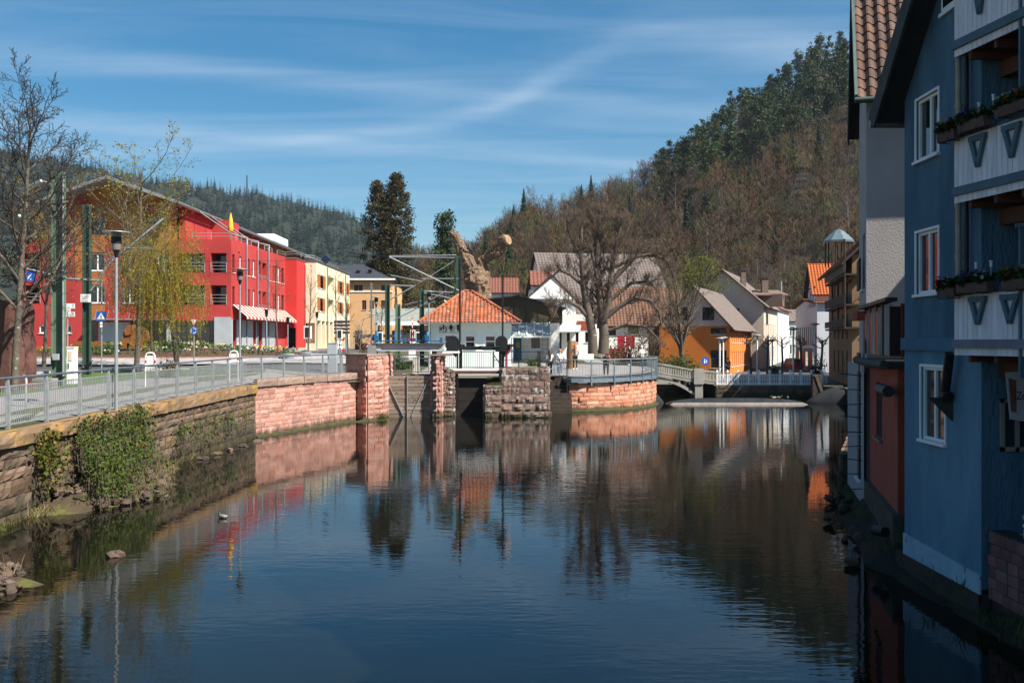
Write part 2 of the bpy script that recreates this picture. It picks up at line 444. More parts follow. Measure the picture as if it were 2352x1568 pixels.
def apron_z(x, y):
 r = math.hypot((x-ISL.x)/15.5, (y-ISL.y)/12.5)
 return gz(x, y)+.12+.55*max(0, 1-r)*1.2
sheet('roundabout_apron', ring(ISL.x, ISL.y, 15.5, 12.5), m_cob, 0.0, 1.5, zf=apron_z)
def isl_z(x, y):
 r = math.hypot((x-ISL.x)/11.0, (y-ISL.y)/8.0)
 return gz(x, y)+.34+.75*max(0, 1-r)
sheet('planted_island', ring(ISL.x, ISL.y, 11.0, 8.0), m_soil, 0.0, 1.2, zf=isl_z)
mb = MB(); k = 60; pr = ring(ISL.x, ISL.y, 11.15, 8.15, k); pi_ = ring(ISL.x, ISL.y, 10.85, 7.85, k)
for i in range(k):
 j = (i+1) % k
 a, c, d, e = pr[i], pr[j], pi_[j], pi_[i]
 z = lambda p: isl_z(*p)+.05
 mb.quad((*a, z(a)), (*c, z(c)), (*d, z(d)), (*e, z(e))); mb.quad((*a, z(a)-.3), (*c, z(c)-.3), (*c, z(c)), (*a, z(a)))
m_sand = M('red_sandstone_kerb', (.42,.22,.17), (.33,.17,.13), 3, .9, bump=.3)
tag(mb.build('island_kerb', m_sand), kind='structure')
mb = MB(); kp = [(-24.3,8),(-24.3,52),(-19.05,58.8),(-14.2,57.4),(-9.4,57.6)]
for a, c in zip(kp, kp[1:]):
 n = max(2, int((Vector(c)-Vector(a)).length/3))
 for i in range(n):
  p, q = Vector(a).lerp(Vector(c), i/n), Vector(a).lerp(Vector(c), (i+1)/n)
  mb.beam((p.x, p.y, gz(*p)+.05), (q.x, q.y, gz(*q)+.05), .16, .16)
tag(mb.build('road_kerb', M('concrete_kerb', (.4,.39,.37), rough=.9, bump=.2)), kind='structure')
# ---------------------------------------------------------------- stone walls, stone by stone
def stone_meshes(name, mats, n=6, rough=.22, bev=.10, nx=4, nz=3, seed=1):
 rg = random.Random(seed); out = []
 for i in range(n):
  V, Fc = [], []
  for k in range(nz+1):
   for j in range(nx+1):
    x = -.5+j/nx; z = -.5+k/nz
    e = (j in (0, nx)) or (k in (0, nz))
    y = (1-bev*1.6-rg.random()*bev) if e else 1+rg.uniform(-rough, rough)
    jx = rg.uniform(-.012, .012); jz = rg.uniform(-.03, .03)
    V.append((x+jx, y, z+jz))
  for k in range(nz):
   for j in range(nx):
    a = k*(nx+1)+j; Fc.append((a+1, a, a+nx+1, a+nx+2))
  rim = [j for j in range(nx+1)]+[k*(nx+1)+nx for k in range(1, nz+1)]+[nz*(nx+1)+j for j in range(nx-1, -1, -1)]+[k*(nx+1) for k in range(nz-1, 0, -1)]
  o = len(V)
  for r_ in rim: V.append((V[r_][0], 0, V[r_][2]))
  m_ = len(rim)
  for q in range(m_):
   Fc.append((rim[q], rim[(q+1) % m_], o+(q+1) % m_, o+q))
  for mt in mats:
   me = bpy.data.meshes.new(name); me.from_pydata(V, [], Fc); me.materials.append(mt); me.update(); out.append(me)
 return out
class Path:
 def __init__(s, pts):
  s.p = [Vector(p) for p in pts]; s.s = [0]
  for a, b in zip(s.p, s.p[1:]): s.s.append(s.s[-1]+(b-a).length)
  s.L = s.s[-1]
 def at(s, t):
  t = min(max(t, 0), s.L)
  for i in range(len(s.p)-1):
   if t <= s.s[i+1]+1e-9:
    k = (t-s.s[i])/(s.s[i+1]-s.s[i]); q = s.p[i].lerp(s.p[i+1], k); return q, (s.p[i+1]-s.p[i]).normalized()
  return s.p[-1], (s.p[-1]-s.p[-2]).normalized()
def lay_stones(parent, path, zlo, zhi, course, lens, meshes, depth=.10, joint=.016, side=1, s0=0, s1=None, batter=0.0, rg=None, name='stone', skip=None, jit=.015):
 """courses of single stones along a plan path; side=+1 puts the face to the right of the walking direction"""
 rg = rg or random.Random(3); P = Path(path); s1 = P.L if s1 is None else s1; cnt = 0
 zl = zlo if callable(zlo) else (lambda s: zlo); zh = zhi if callable(zhi) else (lambda s: zhi)
 hs = []; z = 0; total = max(zh(s0)-zl(s0), zh(s1)-zl(s1))
 while z < total-.06:
  h = rg.uniform(*course);
  if total-(z+h) < course[0]*.6: h = total-z
  hs.append((z/total, (z+h)/total)); z += h
 for a, b in hs:
  s = s0-rg.uniform(0, lens[0]*.8)
  while s < s1-.05:
   ln = rg.uniform(*lens); e = min(s+ln, s1); st = max(s, s0); s += ln
   if e-st < .10: continue
   mid = (st+e)/2; p, t = P.at(mid)
   if abs(P.at(st+.01)[1].angle(P.at(e-.01)[1], 0)) > .5:      # do not bridge a sharp corner
    pass
   z0 = zl(mid)+(zh(mid)-zl(mid))*a; z1 = zl(mid)+(zh(mid)-zl(mid))*b
   nrm = Vector((t.y, -t.x))*side
   if skip and skip(p.x, p.y, (z0+z1)/2): continue
   pos = p - nrm*(batter*((z0+z1)/2-zl(mid)))
   ang = math.atan2(nrm.y, nrm.x)-PI/2
   o = bpy.data.objects.new(name, rg.choice(meshes)); COL.objects.link(o)
   o.location = (pos.x, pos.y, (z0+z1)/2)
   o.rotation_euler = (rg.uniform(-jit, jit), rg.uniform(-jit, jit)*.6, ang)
   o.scale = (max(e-st-joint, .05), depth*rg.uniform(.82, 1.2), max(z1-z0-joint, .04))
   o.parent = parent; o.matrix_parent_inverse = Matrix.Translation(-Vector(parent.location)); cnt += 1
 return cnt
def wall_core(name, path, zlo, zhi, thick, mat, side=1, setback=.0, n=20):
 P = Path(path); mb = MB(); zl = zlo if callable(zlo) else (lambda s: zlo); zh = zhi if callable(zhi) else (lambda s: zhi)
 ss = sorted(set([P.L*i/n for i in range(n+1)]+P.s)); row = []
 for i_, s in enumerate(ss):
  p, t = P.at(s); nr = Vector((t.y, -t.x))*side
  f = p-nr*setback; k = p-nr*(setback+thick); row.append((f, k, zl(s), zh(s)))
 for (f, k, a, b), (f2, k2, a2, b2) in zip(row, row[1:]):
  q = [(f.x,f.y,a),(f2.x,f2.y,a2),(f2.x,f2.y,b2),(f.x,f.y,b)]
  r = [(k.x,k.y,a),(k2.x,k2.y,a2),(k2.x,k2.y,b2),(k.x,k.y,b)]
  mb.add(q, [(0,1,2,3)]); mb.add(r, [(3,2,1,0)]); mb.add([q[3], q[2], r[2], r[3]], [(0,1,2,3)])
 for f, k, a, b in (row[0], row[-1]):
  mb.add([(f.x,f.y,a),(k.x,k.y,a),(k.x,k.y,b),(f.x,f.y,b)], [(0,1,2,3)])
 return mb.build(name, mat)
m_mort = M('dark_mortar', (.06,.045,.035), (.035,.028,.022), 3, .95, bump=.3)
m_mortp = M('pink_mortar', (.17,.11,.09), (.12,.08,.065), 3, .95, bump=.3)
brown = [M('brown_sandstone_a', (.13,.09,.056), (.075,.054,.037), 2.2, .92, tide=.45, rnd=.3, bump=.8, bscale=12, spot=(.30,.25,.21), spot_at=.66, spot_scale=3, bdist=.03),
   M('brown_sandstone_b', (.155,.098,.066), (.09,.062,.044), 2.0, .92, tide=.45, rnd=.3, bump=.8, bscale=12, spot=(.055,.06,.02), spot_at=.6, spot_scale=2, bdist=.03)]
pink = [M('pink_sandstone_a', (.42,.215,.165), (.33,.16,.12), 1.6, .9, tide=.28, rnd=.2, bump=.6, bscale=16, spot=(.5,.36,.30), spot_at=.68, spot_scale=3),
  M('pink_sandstone_b', (.47,.26,.205), (.36,.18,.14), 1.6, .9, tide=.28, rnd=.2, bump=.6, bscale=16, spot=(.24,.13,.09), spot_at=.68, spot_scale=3)]
m_cope = M('mossy_coping', (.26,.16,.085), (.15,.10,.06), 1.2, .95, rnd=.15, bump=.6, bscale=18, spot=(.31,.19,.045), spot_at=.55, spot_scale=1.1, spot_stretch=(1,1,.35), stretch=(1,1,.3))
m_copep = M('pink_coping', (.30,.21,.17), (.22,.15,.12), 1.2, .95, rnd=.15, bump=.5, bscale=18, spot=(.15,.13,.06), spot_at=.6)
st_brown = stone_meshes('stone', brown, 6, .30, .12, seed=4)
st_pink = stone_meshes('stone', pink, 5, .12, .08, seed=5)
st_rust = stone_meshes('stone', pink, 6, .34, .14, seed=6)
cope_b = stone_meshes('coping_stone', [m_cope], 4, .10, .06, seed=7)
cope_p = stone_meshes('coping_stone', [m_copep], 4, .08, .06, seed=8)
PL = Path(WALL_L)
s_near = Path(WALL_L[:2]).L+4.5
ztopL = lambda s: gz(-12, PL.at(s)[0].y)-.02
wl_ = wall_core('river_wall', WALL_L, -1.0, lambda s: ztopL(s)-.34, .6, m_mort, 1, .02, 40)
tag(wl_, 'long weathered brown sandstone river wall under the grey railing on the left', 'wall')
lay_stones(wl_, WALL_L, -.12, lambda s: ztopL(s)-.34, (.26,.52), (.45,1.25), st_brown, .11, .022, 1, s_near, None, .02, random.Random(12))
lay_stones(wl_, WALL_L, lambda s: ztopL(s)-.34, lambda s: ztopL(s)+.03, (.4,.5), (1.0,1.6), cope_b, .20, .012, 1, s_near, None, rg=random.Random(2), name='coping_stone', jit=.004)
mb = MB();
for i in range(60):
 a, b = s_near+(PL.L-s_near)*i/60, s_near+(PL.L-s_near)*(i+1)/60
 p, t = PL.at(a); q, t2 = PL.at(b)
 z1, z2 = ztopL(a)+.028, ztopL(b)+.028
 mb.quad((p.x+.10,p.y,z1),(q.x+.10,q.y,z2),(q.x-.45,q.y,z2),(p.x-.45,p.y,z1))
mb.build('coping_top', m_cope, wl_)
PP = Path(WALL_P); ztp = 2.58
wp = wall_core('river_wall', WALL_P, -1.0, ztp-.30, .6, m_mortp, 1, .02, 6)
tag(wp, 'pink sandstone block wall leading up to the lock gate', 'wall')
lay_stones(wp, WALL_P, -.05, ztp-.32, (.19,.24), (.35,.85), st_pink, .07, .012, 1, 0, None, 0, random.Random(8))
lay_stones(wp, WALL_P, ztp-.32, ztp+.02, (.4,.5), (1.1,1.5), cope_p, .17, .01, 1, 0, None, rg=random.Random(2), name='coping_stone', jit=.003)
mb = MB(); (a, _), (b, _) = PP.at(0), PP.at(PP.L); n_ = Vector((PP.at(1)[1].y, -PP.at(1)[1].x))
mb.poly([(a.x+n_.x*.15,a.y+n_.y*.15,ztp+.018),(b.x+n_.x*.15,b.y+n_.y*.15,ztp+.018),(b.x-n_.x*.5,b.y-n_.y*.5,ztp+.018),(a.x-n_.x*.5,a.y-n_.y*.5,ztp+.018)])
mb.build('coping_top', m_copep, wp)
pc = [(-9.05,53.0),(-8.0,54.6),(-7.25,55.35),(-7.25,56.6)]
pc = [(xu(793,54.6),55.0),(xu(843,53.9),53.9),(xu(880,54.9),54.9),(xu(880,54.9),58.6)]
zp = zv(818,54.4)
pil = wall_core('lock_pillar', pc, -1.0, zp, .8, m_mortp, 1, .03, 3)
tag(pil, 'square pillar of rough pink sandstone blocks left of the lock gate', 'pillar')
for a, b in zip(pc, pc[1:]):
 lay_stones(pil, [a, b], -.05, zp, (.29,.33), (.45,.8), st_rust, .09, .014, 1, 0, None, 0, random.Random(int(abs(a[0])*100)))
mb = MB(); top = [(p[0], p[1]) for p in pc]+[(pc[0][0]-.1, 58.6)]
cxm = sum(p[0] for p in top)/5; cym = sum(p[1] for p in top)/5
mb.prism([((p[0]-cxm)*1.07+cxm, (p[1]-cym)*1.07+cym, zp) for p in top], (0,0,.13)); mb.build('cap_slab', m_copep, pil)
mb = MB(); mb.poly([(p[0], p[1], zp-.01) for p in top]); mb.build('top_fill', m_mortp, pil)
p2 = [(xu(992,56.5),59.6),(xu(992,56.5),56.5),(xu(1013,56.5),56.5),(xu(1013,57.0),59.6)]
z2 = zv(817,56.5)
pil2 = wall_core('lock_pillar', p2, -1.0, z2, .25, m_mortp, 1, .03, 3)
tag(pil2, 'narrow pink stone pillar right of the lock gate', 'pillar')
for a, b in zip(p2, p2[1:]):
 lay_stones(pil2, [a, b], -.05, z2, (.28,.33), (.4,.7), st_rust, .09, .014, 1, 0, None, 0, random.Random(31+int(abs(a[0])*10)))
mb = MB(); mb.bb(p2[0][0]-.1, p2[2][0]+.55, 56.35, 59.6, z2, z2+.10); mb.build('cap_slab', m_copep, pil2)
lich = [M('lichen_stone_a', (.20,.145,.115), (.13,.098,.08), 2.2, .95, tide=.28, rnd=.25, bump=.9, bscale=10, spot=(.44,.42,.39), spot_at=.53, spot_scale=4.5, bdist=.03),
  M('lichen_stone_b', (.25,.165,.135), (.15,.105,.088), 2.2, .95, tide=.28, rnd=.25, bump=.9, bscale=10, spot=(.055,.05,.03), spot_at=.60, spot_scale=2.4, bdist=.03)]
st_lich = stone_meshes('stone', lich, 6, .24, .12, seed=9)
ba = [(xu(1013,57.3),57.3),(xu(1040,57.3),57.3),(xu(1040,57.3),60.3)]
bw = wall_core('lock_wall', ba, -1.0, zv(850,57.5), .5, m_mort, 1, .03, 3)
tag(bw, 'low mossy rubble wall between the lock gate and the sluice', 'wall')
for a, b in zip(ba, ba[1:]):
 lay_stones(bw, [a, b], -.05, zv(850,57.5), (.2,.32), (.25,.5), st_lich, .13, .02, 1, 0, None, 0, random.Random(77))
zt, zs = zv(845,56.9), zv(884,56.6)
pr_ = [(xu(1152,57),60.4),(xu(1152,57),56.9),(xu(1258,57),56.9),(xu(1262,58),61.2)]
pier = wall_core('stone_pier', pr_, -1.0, zt, .5, m_mort, 1, .05, 6)
tag(pier, 'big lichen-spotted stone pier beside the sluice, grass on its ledge', 'pier')
for i, (a, b) in enumerate(zip(pr_, pr_[1:])):
 lay_stones(pier, [a, b], -.10, zt, (.30,.42), (.4,.95), st_lich, .12, .018, 1, 0, None, 0, random.Random(40+i), jit=.015)
sh = [(xu(1114,56.6),60.2),(xu(1114,56.6),56.3),(xu(1152,56.6),56.3)]
for i, (a, b) in enumerate(zip(sh, sh[1:])):
 lay_stones(pier, [a, b], -.10, zs, (.30,.42), (.4,.8), st_lich, .12, .018, 1, 0, None, 0, random.Random(50+i), jit=.015)
bt = [(xu(1152,56.4),56.45),(xu(1268,56.4),56.45)]
for k in range(3):      # battered foot of the pier
 y_ = 56.80-.10*(2-k)
 lay_stones(pier, [(xu(1150,56.6),y_-.12*(2-k)),(xu(1267-4*k,56.6),y_-.12*(2-k))], -.1+.42*k, .34+.42*k, (.4,.45), (.4,.95), st_lich, .30, .02, 1, 0, None, 0, random.Random(60+k), jit=.03)
mb = MB(); mb.prism([(p[0],p[1],zt-.25) for p in pr_], (0,0,.24)); mb.prism([(sh[0][0]+.03,sh[0][1],-1),(sh[1][0]+.03,sh[1][1]+.03,-1),(sh[2][0],sh[2][1]+.03,-1),(sh[2][0],60.2,-1)], (0,0,zs+1-.02))
mb.build('top_fill', M('mossy_top', (.10,.10,.04), (.16,.13,.09), 2, .95, bump=.8, bscale=14), pier)
st = thing('stone_stairs', 'dark stone steps going down to the water between pier and terrace', 'stairs', (2.7,61,0))
for k in range(9):
 z = 2.08-.235*k
 mb = MB(); mb.bb(xu(1264,60.5), xu(1312,61), 61.9-.26*k-.02, 64.2, z-.235, z)
 mb.build('step', m_mort, st)
mb = MB(); mb.bb(xu(1256,60), xu(1266,60), 57.6, 62.2, -1, 2.0); mb.build('side_wall', m_mort, st)
ztr = 1.72
tw = wall_core('terrace_wall', [(3.45,64.0)]+TERR, -1.0, ztr, .6, m_mortp, 1, .03, 40)
tag(tw, 'curved pink sandstone wall carrying the railed river terrace', 'wall')
orange = [M('terrace_sandstone_a', (.46,.20,.125), (.36,.155,.10), 1.8, .9, tide=.28, rnd=.2, bump=.7, bscale=14, spot=(.46,.33,.24), spot_at=.66, spot_scale=2.5),
    M('terrace_sandstone_b', (.52,.255,.165), (.40,.19,.12), 1.8, .9, tide=.28, rnd=.2, bump=.7, bscale=14, spot=(.30,.22,.07), spot_at=.62, spot_scale=1.2, spot_stretch=(1,1,.4))]
st_orn = stone_meshes('stone', orange, 6, .12, .10, seed=10)
nst = lay_stones(tw, TERR, .10, ztr, (.24,.29), (.32,.85), st_orn, .09, .014, 1, 0, None, 0, random.Random(15))
lay_stones(tw, [(3.45,64.0),(3.45,61.05)], .10, ztr, (.24,.29), (.32,.85), st_orn, .09, .014, 1, 0, None, 0, random.Random(16))
m_moss = M('waterline_moss', (.055,.055,.018), (.03,.03,.014), 3, .95, bump=.7, bscale=15)
mb = MB(); P = Path(TERR)
for i in range(40):
 (p, t), (q, t2) = P.at(P.L*i/40), P.at(P.L*(i+1)/40); n1 = Vector((t.y,-t.x)); n2 = Vector((t2.y,-t2.x))
 for r0, z0, r1, z1 in ((.34,-.2,.30,.05),(.30,.05,.05,.16)):
  mb.quad((p.x+n1.x*r0,p.y+n1.y*r0,z0),(q.x+n2.x*r0,q.y+n2.y*r0,z0),(q.x+n2.x*r1,q.y+n2.y*r1,z1),(p.x+n1.x*r1,p.y+n1.y*r1,z1))
mb.build('footing', m_moss, tw)
em = wall_core('embankment_wall', [(15.55,81),(15.6,76.3),(25.0,76.3)], -1, .93, .5, m_mort, 1, .02, 4)
tag(em, 'dark stone embankment wall below the white street railing', 'wall')
lay_stones(em, [(15.6,76.3),(25.0,76.3)], -.1, .93, (.3,.4), (.5,1.1), st_brown, .07, .02, 1, 0, None, 0, random.Random(5))
# ---------------------------------------------------------------- building kit
def facade(mb, O, U, W, Hh, holes=(), depth=.2, N=None):
 """wall rectangle with real openings and reveals. O bottom-left, U along the wall, N outwards"""
 O, U = Vector(O), Vector(U).normalized(); Z = Vector((0,0,1)); N = N or U.cross(Z)
 xs = sorted(set([0, W]+[x for h in holes for x in (h[0], h[2])])); zs = sorted(set([0, Hh]+[z for h in holes for z in (h[1], h[3])]))
 P = lambda x, z, k=0: O+U*x+Z*z-N*k
 for i in range(len(xs)-1):
  for j in range(len(zs)-1):
   cx_, cz_ = (xs[i]+xs[i+1])/2, (zs[j]+zs[j+1])/2
   if any(h[0] < cx_ < h[2] and h[1] < cz_ < h[3] for h in holes): continue
   mb.quad(P(xs[i],zs[j]), P(xs[i+1],zs[j]), P(xs[i+1],zs[j+1]), P(xs[i],zs[j+1]))
 for h in holes:
  d = h[4] if len(h) > 4 else depth
  a, b, c, e = h[:4]
  for (x0,z0),(x1,z1) in (((a,b),(c,b)),((c,b),(c,e)),((c,e),(a,e)),((a,e),(a,b))):
   mb.quad(P(x0,z0), P(x1,z1), P(x1,z1,d), P(x0,z0,d))
 return mb
def window(root, O, U, h, frame=None, depth=.14, mull=(.5,), trans=(), fw=.06, sill=True, pane=None, name='window', sillmat=None, fd=.06, surround=0):
 frame = frame or m_white; pane = pane or m_glass
 O, U = Vector(O), Vector(U).normalized(); Z = Vector((0,0,1)); N = U.cross(Z)
 x0, z0, x1, z1 = h[:4]; w = x1-x0; hh = z1-z0
 P = lambda x, z, k=0: O+U*x+Z*z-N*k
 mb = MB()
 def bar(xa, za, xb, zb, k0=depth-fd, k1=depth):
  mb.prism([P(xa,za,k0), P(xb,za,k0), P(xb,zb,k0), P(xa,zb,k0)], -N*(k1-k0))
 bar(x0,z0,x0+fw,z1); bar(x1-fw,z0,x1,z1); bar(x0+fw,z0,x1-fw,z0+fw); bar(x0+fw,z1-fw,x1-fw,z1)
 for m_ in mull: bar(x0+w*m_-fw*.6, z0+fw, x0+w*m_+fw*.6, z1-fw)
 for t in trans: bar(x0+fw, z0+hh*t-fw*.35, x1-fw, z0+hh*t+fw*.35, depth-fd*.9, depth-.005)
 fr = mb.build(name, frame, root)
 mb = MB(); k = depth-fd*.4
 mb.quad(P(x0+fw*.5,z0+fw*.5,k), P(x1-fw*.5,z0+fw*.5,k), P(x1-fw*.5,z1-fw*.5,k), P(x0+fw*.5,z1-fw*.5,k)); mb.build('pane', pane, fr)
 if sill:
  mb = MB(); mb.prism([P(x0-.06,z0-.05,-.07), P(x1+.06,z0-.05,-.07), P(x1+.06,z0-.002,-.07), P(x0-.06,z0-.002,-.07)], -N*(depth+.06)); mb.build('sill', sillmat or m_white, fr)
 if surround:
  mb = MB(); s = surround
  for a, b, c, e in ((x0-s,z0-s,x0,z1+s),(x1,z0-s,x1+s,z1+s),(x0,z1,x1,z1+s),(x0,z0-s,x1,z0)):
   mb.prism([P(a,b,-.025),P(c,b,-.025),P(c,e,-.025),P(a,e,-.025)], -N*.022)
  mb.build('surround', sillmat or m_white, fr)
 return fr
def back_wall(root, O, U, h, depth, mat, name='recess'):
 O, U = Vector(O), Vector(U).normalized(); Z = Vector((0,0,1)); N = U.cross(Z); P = lambda x, z: O+U*x+Z*z-N*depth
 mb = MB(); mb.quad(P(h[0],h[1]), P(h[2],h[1]), P(h[2],h[3]), P(h[0],h[3])); return mb.build(name, mat, root)
def slab(name, pts, t, mat, parent):
 """roof plane: polygon with thickness t"""
 p = [Vector(q) for q in pts]; n = (p[1]-p[0]).cross(p[2]-p[0]).normalized()
 if n.z < 0: p = p[::-1]; n = -n
 mb = MB(); mb.prism([q-n*t for q in p], n*t); return mb.build(name, mat, parent)
def tile_unit(tw, th, amp=.035, lift=.03):
 xs = np.linspace(0, 1, 7); prof = amp*np.sin(2*PI*xs)+amp*.2
 V = [(x*tw*1.0, 0, z+lift) for x, z in zip(xs, prof)]+[(x*tw, th*1.12, z) for x, z in zip(xs, prof)]+[(x*tw, 0.0, z+lift-.03) for x, z in zip(xs, prof)]
 Fc = [(i, i+1, 8+i, 7+i) for i in range(6)]+[(14+i, 15+i, i+1, i) for i in range(6)]
 return V, Fc
def tile_frame(p0, p1, p2):
 """local frame of a roof plane: x along the eave p0->p1, y up the slope towards p2"""
 p0, p1, p2 = Vector(p0), Vector(p1), Vector(p2)
 x = (p1-p0).normalized(); n = x.cross(p2-p0).normalized()
 if n.z < 0: n = -n
 y = n.cross(x)
 return x, y, n
def in_poly(pt, poly):
 c = False; j = len(poly)-1
 for i in range(len(poly)):
  a, b = poly[i], poly[j]
  if (a[1] > pt[1]) != (b[1] > pt[1]) and pt[0] < (b[0]-a[0])*(pt[1]-a[1])/(b[1]-a[1]+1e-12)+a[0]: c = not c
  j = i
 return c
def tiles(root, poly, tw, th, mat, single=False, name='roof_tile', lift=.02, amp=.035, meshes=None):
 """poly: roof polygon, first edge = eave. single -> one object per tile, else one joined part"""
 p = [Vector(q) for q in poly]; x, y, n = tile_frame(p[0], p[1], p[2] if len(p) < 4 else (p[2]+p[3])/2)
 q2 = [((q-p[0]).dot(x), (q-p[0]).dot(y)) for q in p]
 mx_, my_ = max(a for a, _ in q2), max(b for _, b in q2); mnx = min(a for a, _ in q2)
 V0, F0 = tile_unit(tw, th, amp); V0 = np.array(V0)
 B = np.array([x[:], y[:], n[:]])
 VV, FF, k = [], [], 0
 if single:
  if meshes is None:
   meshes = []
   mats_ = mat if isinstance(mat, list) else [mat]
   for mt in mats_:
    me = bpy.data.meshes.new(name); me.from_pydata([tuple(v) for v in V0], [], F0); me.materials.append(mt); me.update(); meshes.append(me)
  rot = Matrix((x, y, n)).transposed().to_euler()
 for r in range(int(my_/th)+1):
  for c in range(int((mx_-mnx)/tw)+1):
   cx_, cy_ = mnx+(c+.5)*tw, (r+.5)*th
   if not in_poly((cx_, cy_), q2): continue
   o = p[0]+x*(mnx+c*tw)+y*(r*th)+n*lift
   if single:
    ob = bpy.data.objects.new(name, random.choice(meshes)); COL.objects.link(ob); ob.location = o; ob.rotation_euler = rot
    ob.parent = root; ob.matrix_parent_inverse = Matrix.Translation(-Vector(root.location))
   else:
    VV.append(V0@B+np.array(o[:])); FF.append(np.array(F0)+k); k += len(V0)
 if not single and VV:
  me = np_mesh(name, np.concatenate(VV), np.concatenate(FF), mat); o = link(name, me, root); o['kind'] = 'stuff'; return o
def gable_house(root, c0, c1, c2, c3, z0, ze, zr, axis, wallm, roofm, over=.4, gov=.3, t=.12, tile=(.30,.34), tilem=None):
 """four plan corners anticlockwise from above; axis 0: ridge runs c0->c1 direction, 1: runs c1->c2. returns roof data"""
 c = [Vector((p[0], p[1], 0)) for p in (c0, c1, c2, c3)]
 if axis == 1: c = c[1:]+c[:1]
 a, b, d, e = c      # ridge parallel to a->b (and e->d); gables on b-d and e-a
 ra, rb = (a+e)/2, (b+d)/2; ex = (b-a).normalized()
 ax = (e-a).normalized()
 Zv = lambda p, z: Vector((p.x, p.y, z))
 for p, q, r in ((b, d, rb), (e, a, ra)):
  wo = MB().poly([Zv(p,ze), Zv(q,ze), Zv(r,zr)]).build('gable', wallm, root)
 half = (e-a).length/2; sl = (zr-ze)/half
 for p, q, s in ((a, b, -1), (e, d, 1)):
  n_ = ax*s
  e0 = Zv(p-ex*gov+n_*over, ze-sl*over); e1 = Zv(q+ex*gov+n_*over, ze-sl*over)
  r0 = Zv(ra-ex*gov, zr); r1 = Zv(rb+ex*gov, zr); up = Vector((0,0,t+.02))
  pts = [e0+up, e1+up, r1+up, r0+up]
  slab('roof', pts, t, roofm, root)
  if tilem is not None:
   pl = pts if s == -1 else [pts[1], pts[0], pts[3], pts[2]]
   tiles(root, pl, tile[0], tile[1], tilem)
 return wo
def walls4(root, cs, z0, ze, mat, holes=None, depth=.18, name='wall'):
 """facades around plan corners (anticlockwise seen from above -> outward normals)"""
 mb = MB(); holes = holes or {}
 for i in range(len(cs)):
  a, b = Vector((*cs[i], z0)), Vector((*cs[(i+1) % len(cs)], z0)); U = (b-a)
  facade(mb, a, U, U.length, ze-z0, holes.get(i, ()), depth)
 return mb.build(name, mat, root)
def railing(root, pts, h, mat, n=3, r=.02, post=1.4, name='balcony_rail'):
 mb = MB(); P3 = [Vector(p) for p in pts]
 for a, b in zip(P3, P3[1:]):
  for k in range(1, n+1): mb.tube([a+Vector((0,0,h*k/n)), b+Vector((0,0,h*k/n))], r, 6)
  m_ = max(1, int((b-a).length/post))
  for i in range(m_+1):
   q = a.lerp(b, i/m_); mb.tube([q, q+Vector((0,0,h))], r*1.3, 6)
 return mb.build(name, mat, root)
def downpipe(root, pts, r=.05, mat=None):
 return MB().tube(pts, r, 8).build('downpipe', mat or m_gutter, root)
# ================================================================ red apartment house (left)
Y1, Y2 = 89.7, 108.4; XA = -25.3; XL = xu(46, Y1); ZG = 3.2; ZP = 13.5; FW = XA-XL
m_dred = M('dark_red_panel', (.085,.010,.010), (.06,.008,.008), 2, .6)  # one dark red filling the narrow windows and the bay backs
rb = thing('apartment_house', 'large red apartment house with orange wood panels and overhanging grey roof', 'building', (XA, Y1, ZG))
def fu(u): return xu(u, Y1)-XL                     # facade coordinate from picture column
def fz(v): return zv(v, Y1)-ZG
ff = []
wins = []
for v0, v1 in ((582,622),(656,696)):
 for u0, u1 in ((206,241),(283,312),(362,390)): wins.append((fu(u0), fz(v1), fu(u1), fz(v0)))
small = [(fu(90), fz(765), fu(105), fz(747)), (fu(152), fz(765), fu(164), fz(747))]
logs = [(fu(484), fz(v1), fu(520), fz(v0), 1.6) for v0, v1 in ((581,626),(655,700))]+[(fu(52), fz(697), fu(92), fz(655), 1.6), (fu(52), fz(620), fu(92), fz(580), 1.6)]+[(fu(408), fz(v1), fu(470), fz(v0), 1.6) for v0, v1 in ((581,626),(655,700))]
shop = [(fu(205), .1, fu(222), fz(736), .3), (fu(300), .1, fu(380), fz(736), .3), (fu(396), .1, fu(492), fz(736), .3)]
ledge = fu(470)
side_h = []
SL = Y2-Y1; S = Vector((.6, SL, 0)).normalized(); SLn = math.hypot(.6, SL)
def sy(u):                                         # picture column -> distance along the river-side facade
 k = (u-U0)/F; t = (k*Y1-XA)/(.6/SL-k); return t*SLn/SL
cols = [(405,438,'n'),(487,522,'w'),(575,597,'n'),(605,627,'n'),(655,690,'w'),(722,768,'l'),(782,836,'l'),(860,882,'w'),(912,926,'n'),(935,958,'n'),(975,1000,'w'),(1020,1053,'n')]
rows = []
r1b, r1t = zv((900+590/3.137)/1.7415, Y1)-ZG, zv((900+360/3.137)/1.7415, Y1)-ZG
r2b, r2t = zv((900+1003/3.137)/1.7415, Y1)-ZG, zv((900+765/3.137)/1.7415, Y1)-ZG
for lo, hi in ((r1b, r1t), (r2b, r2t)):
 for x0, x1, k in cols:
  a, b_ = sy((800+x0/3.137)/1.7415), sy((800+x1/3.137)/1.7415)
  side_h.append((a, lo, b_, hi, .5 if k == 'l' else (.16 if k == 'n' else .22), k))
gshop = []
for x0, x1 in ((405,455),(500,520),(575,590),(660,700),(725,778),(810,830),(858,868)):
 gshop.append((sy((800+x0/3.137)/1.7415), .1, sy((800+x1/3.137)/1.7415), 3.05, .3))
mb = MB()
Of, Uf = Vector((XL, Y1, ZG)), Vector((1,0,0)); Os = Vector((XA, Y1, ZG))
facade(mb, Of, Uf, FW, ZP-ZG, wins+small+logs+shop, .2)
facade(mb, Os, S, SLn, ZP-ZG, [h[:5] for h in side_h]+gshop, .2)
XB = XA+.6
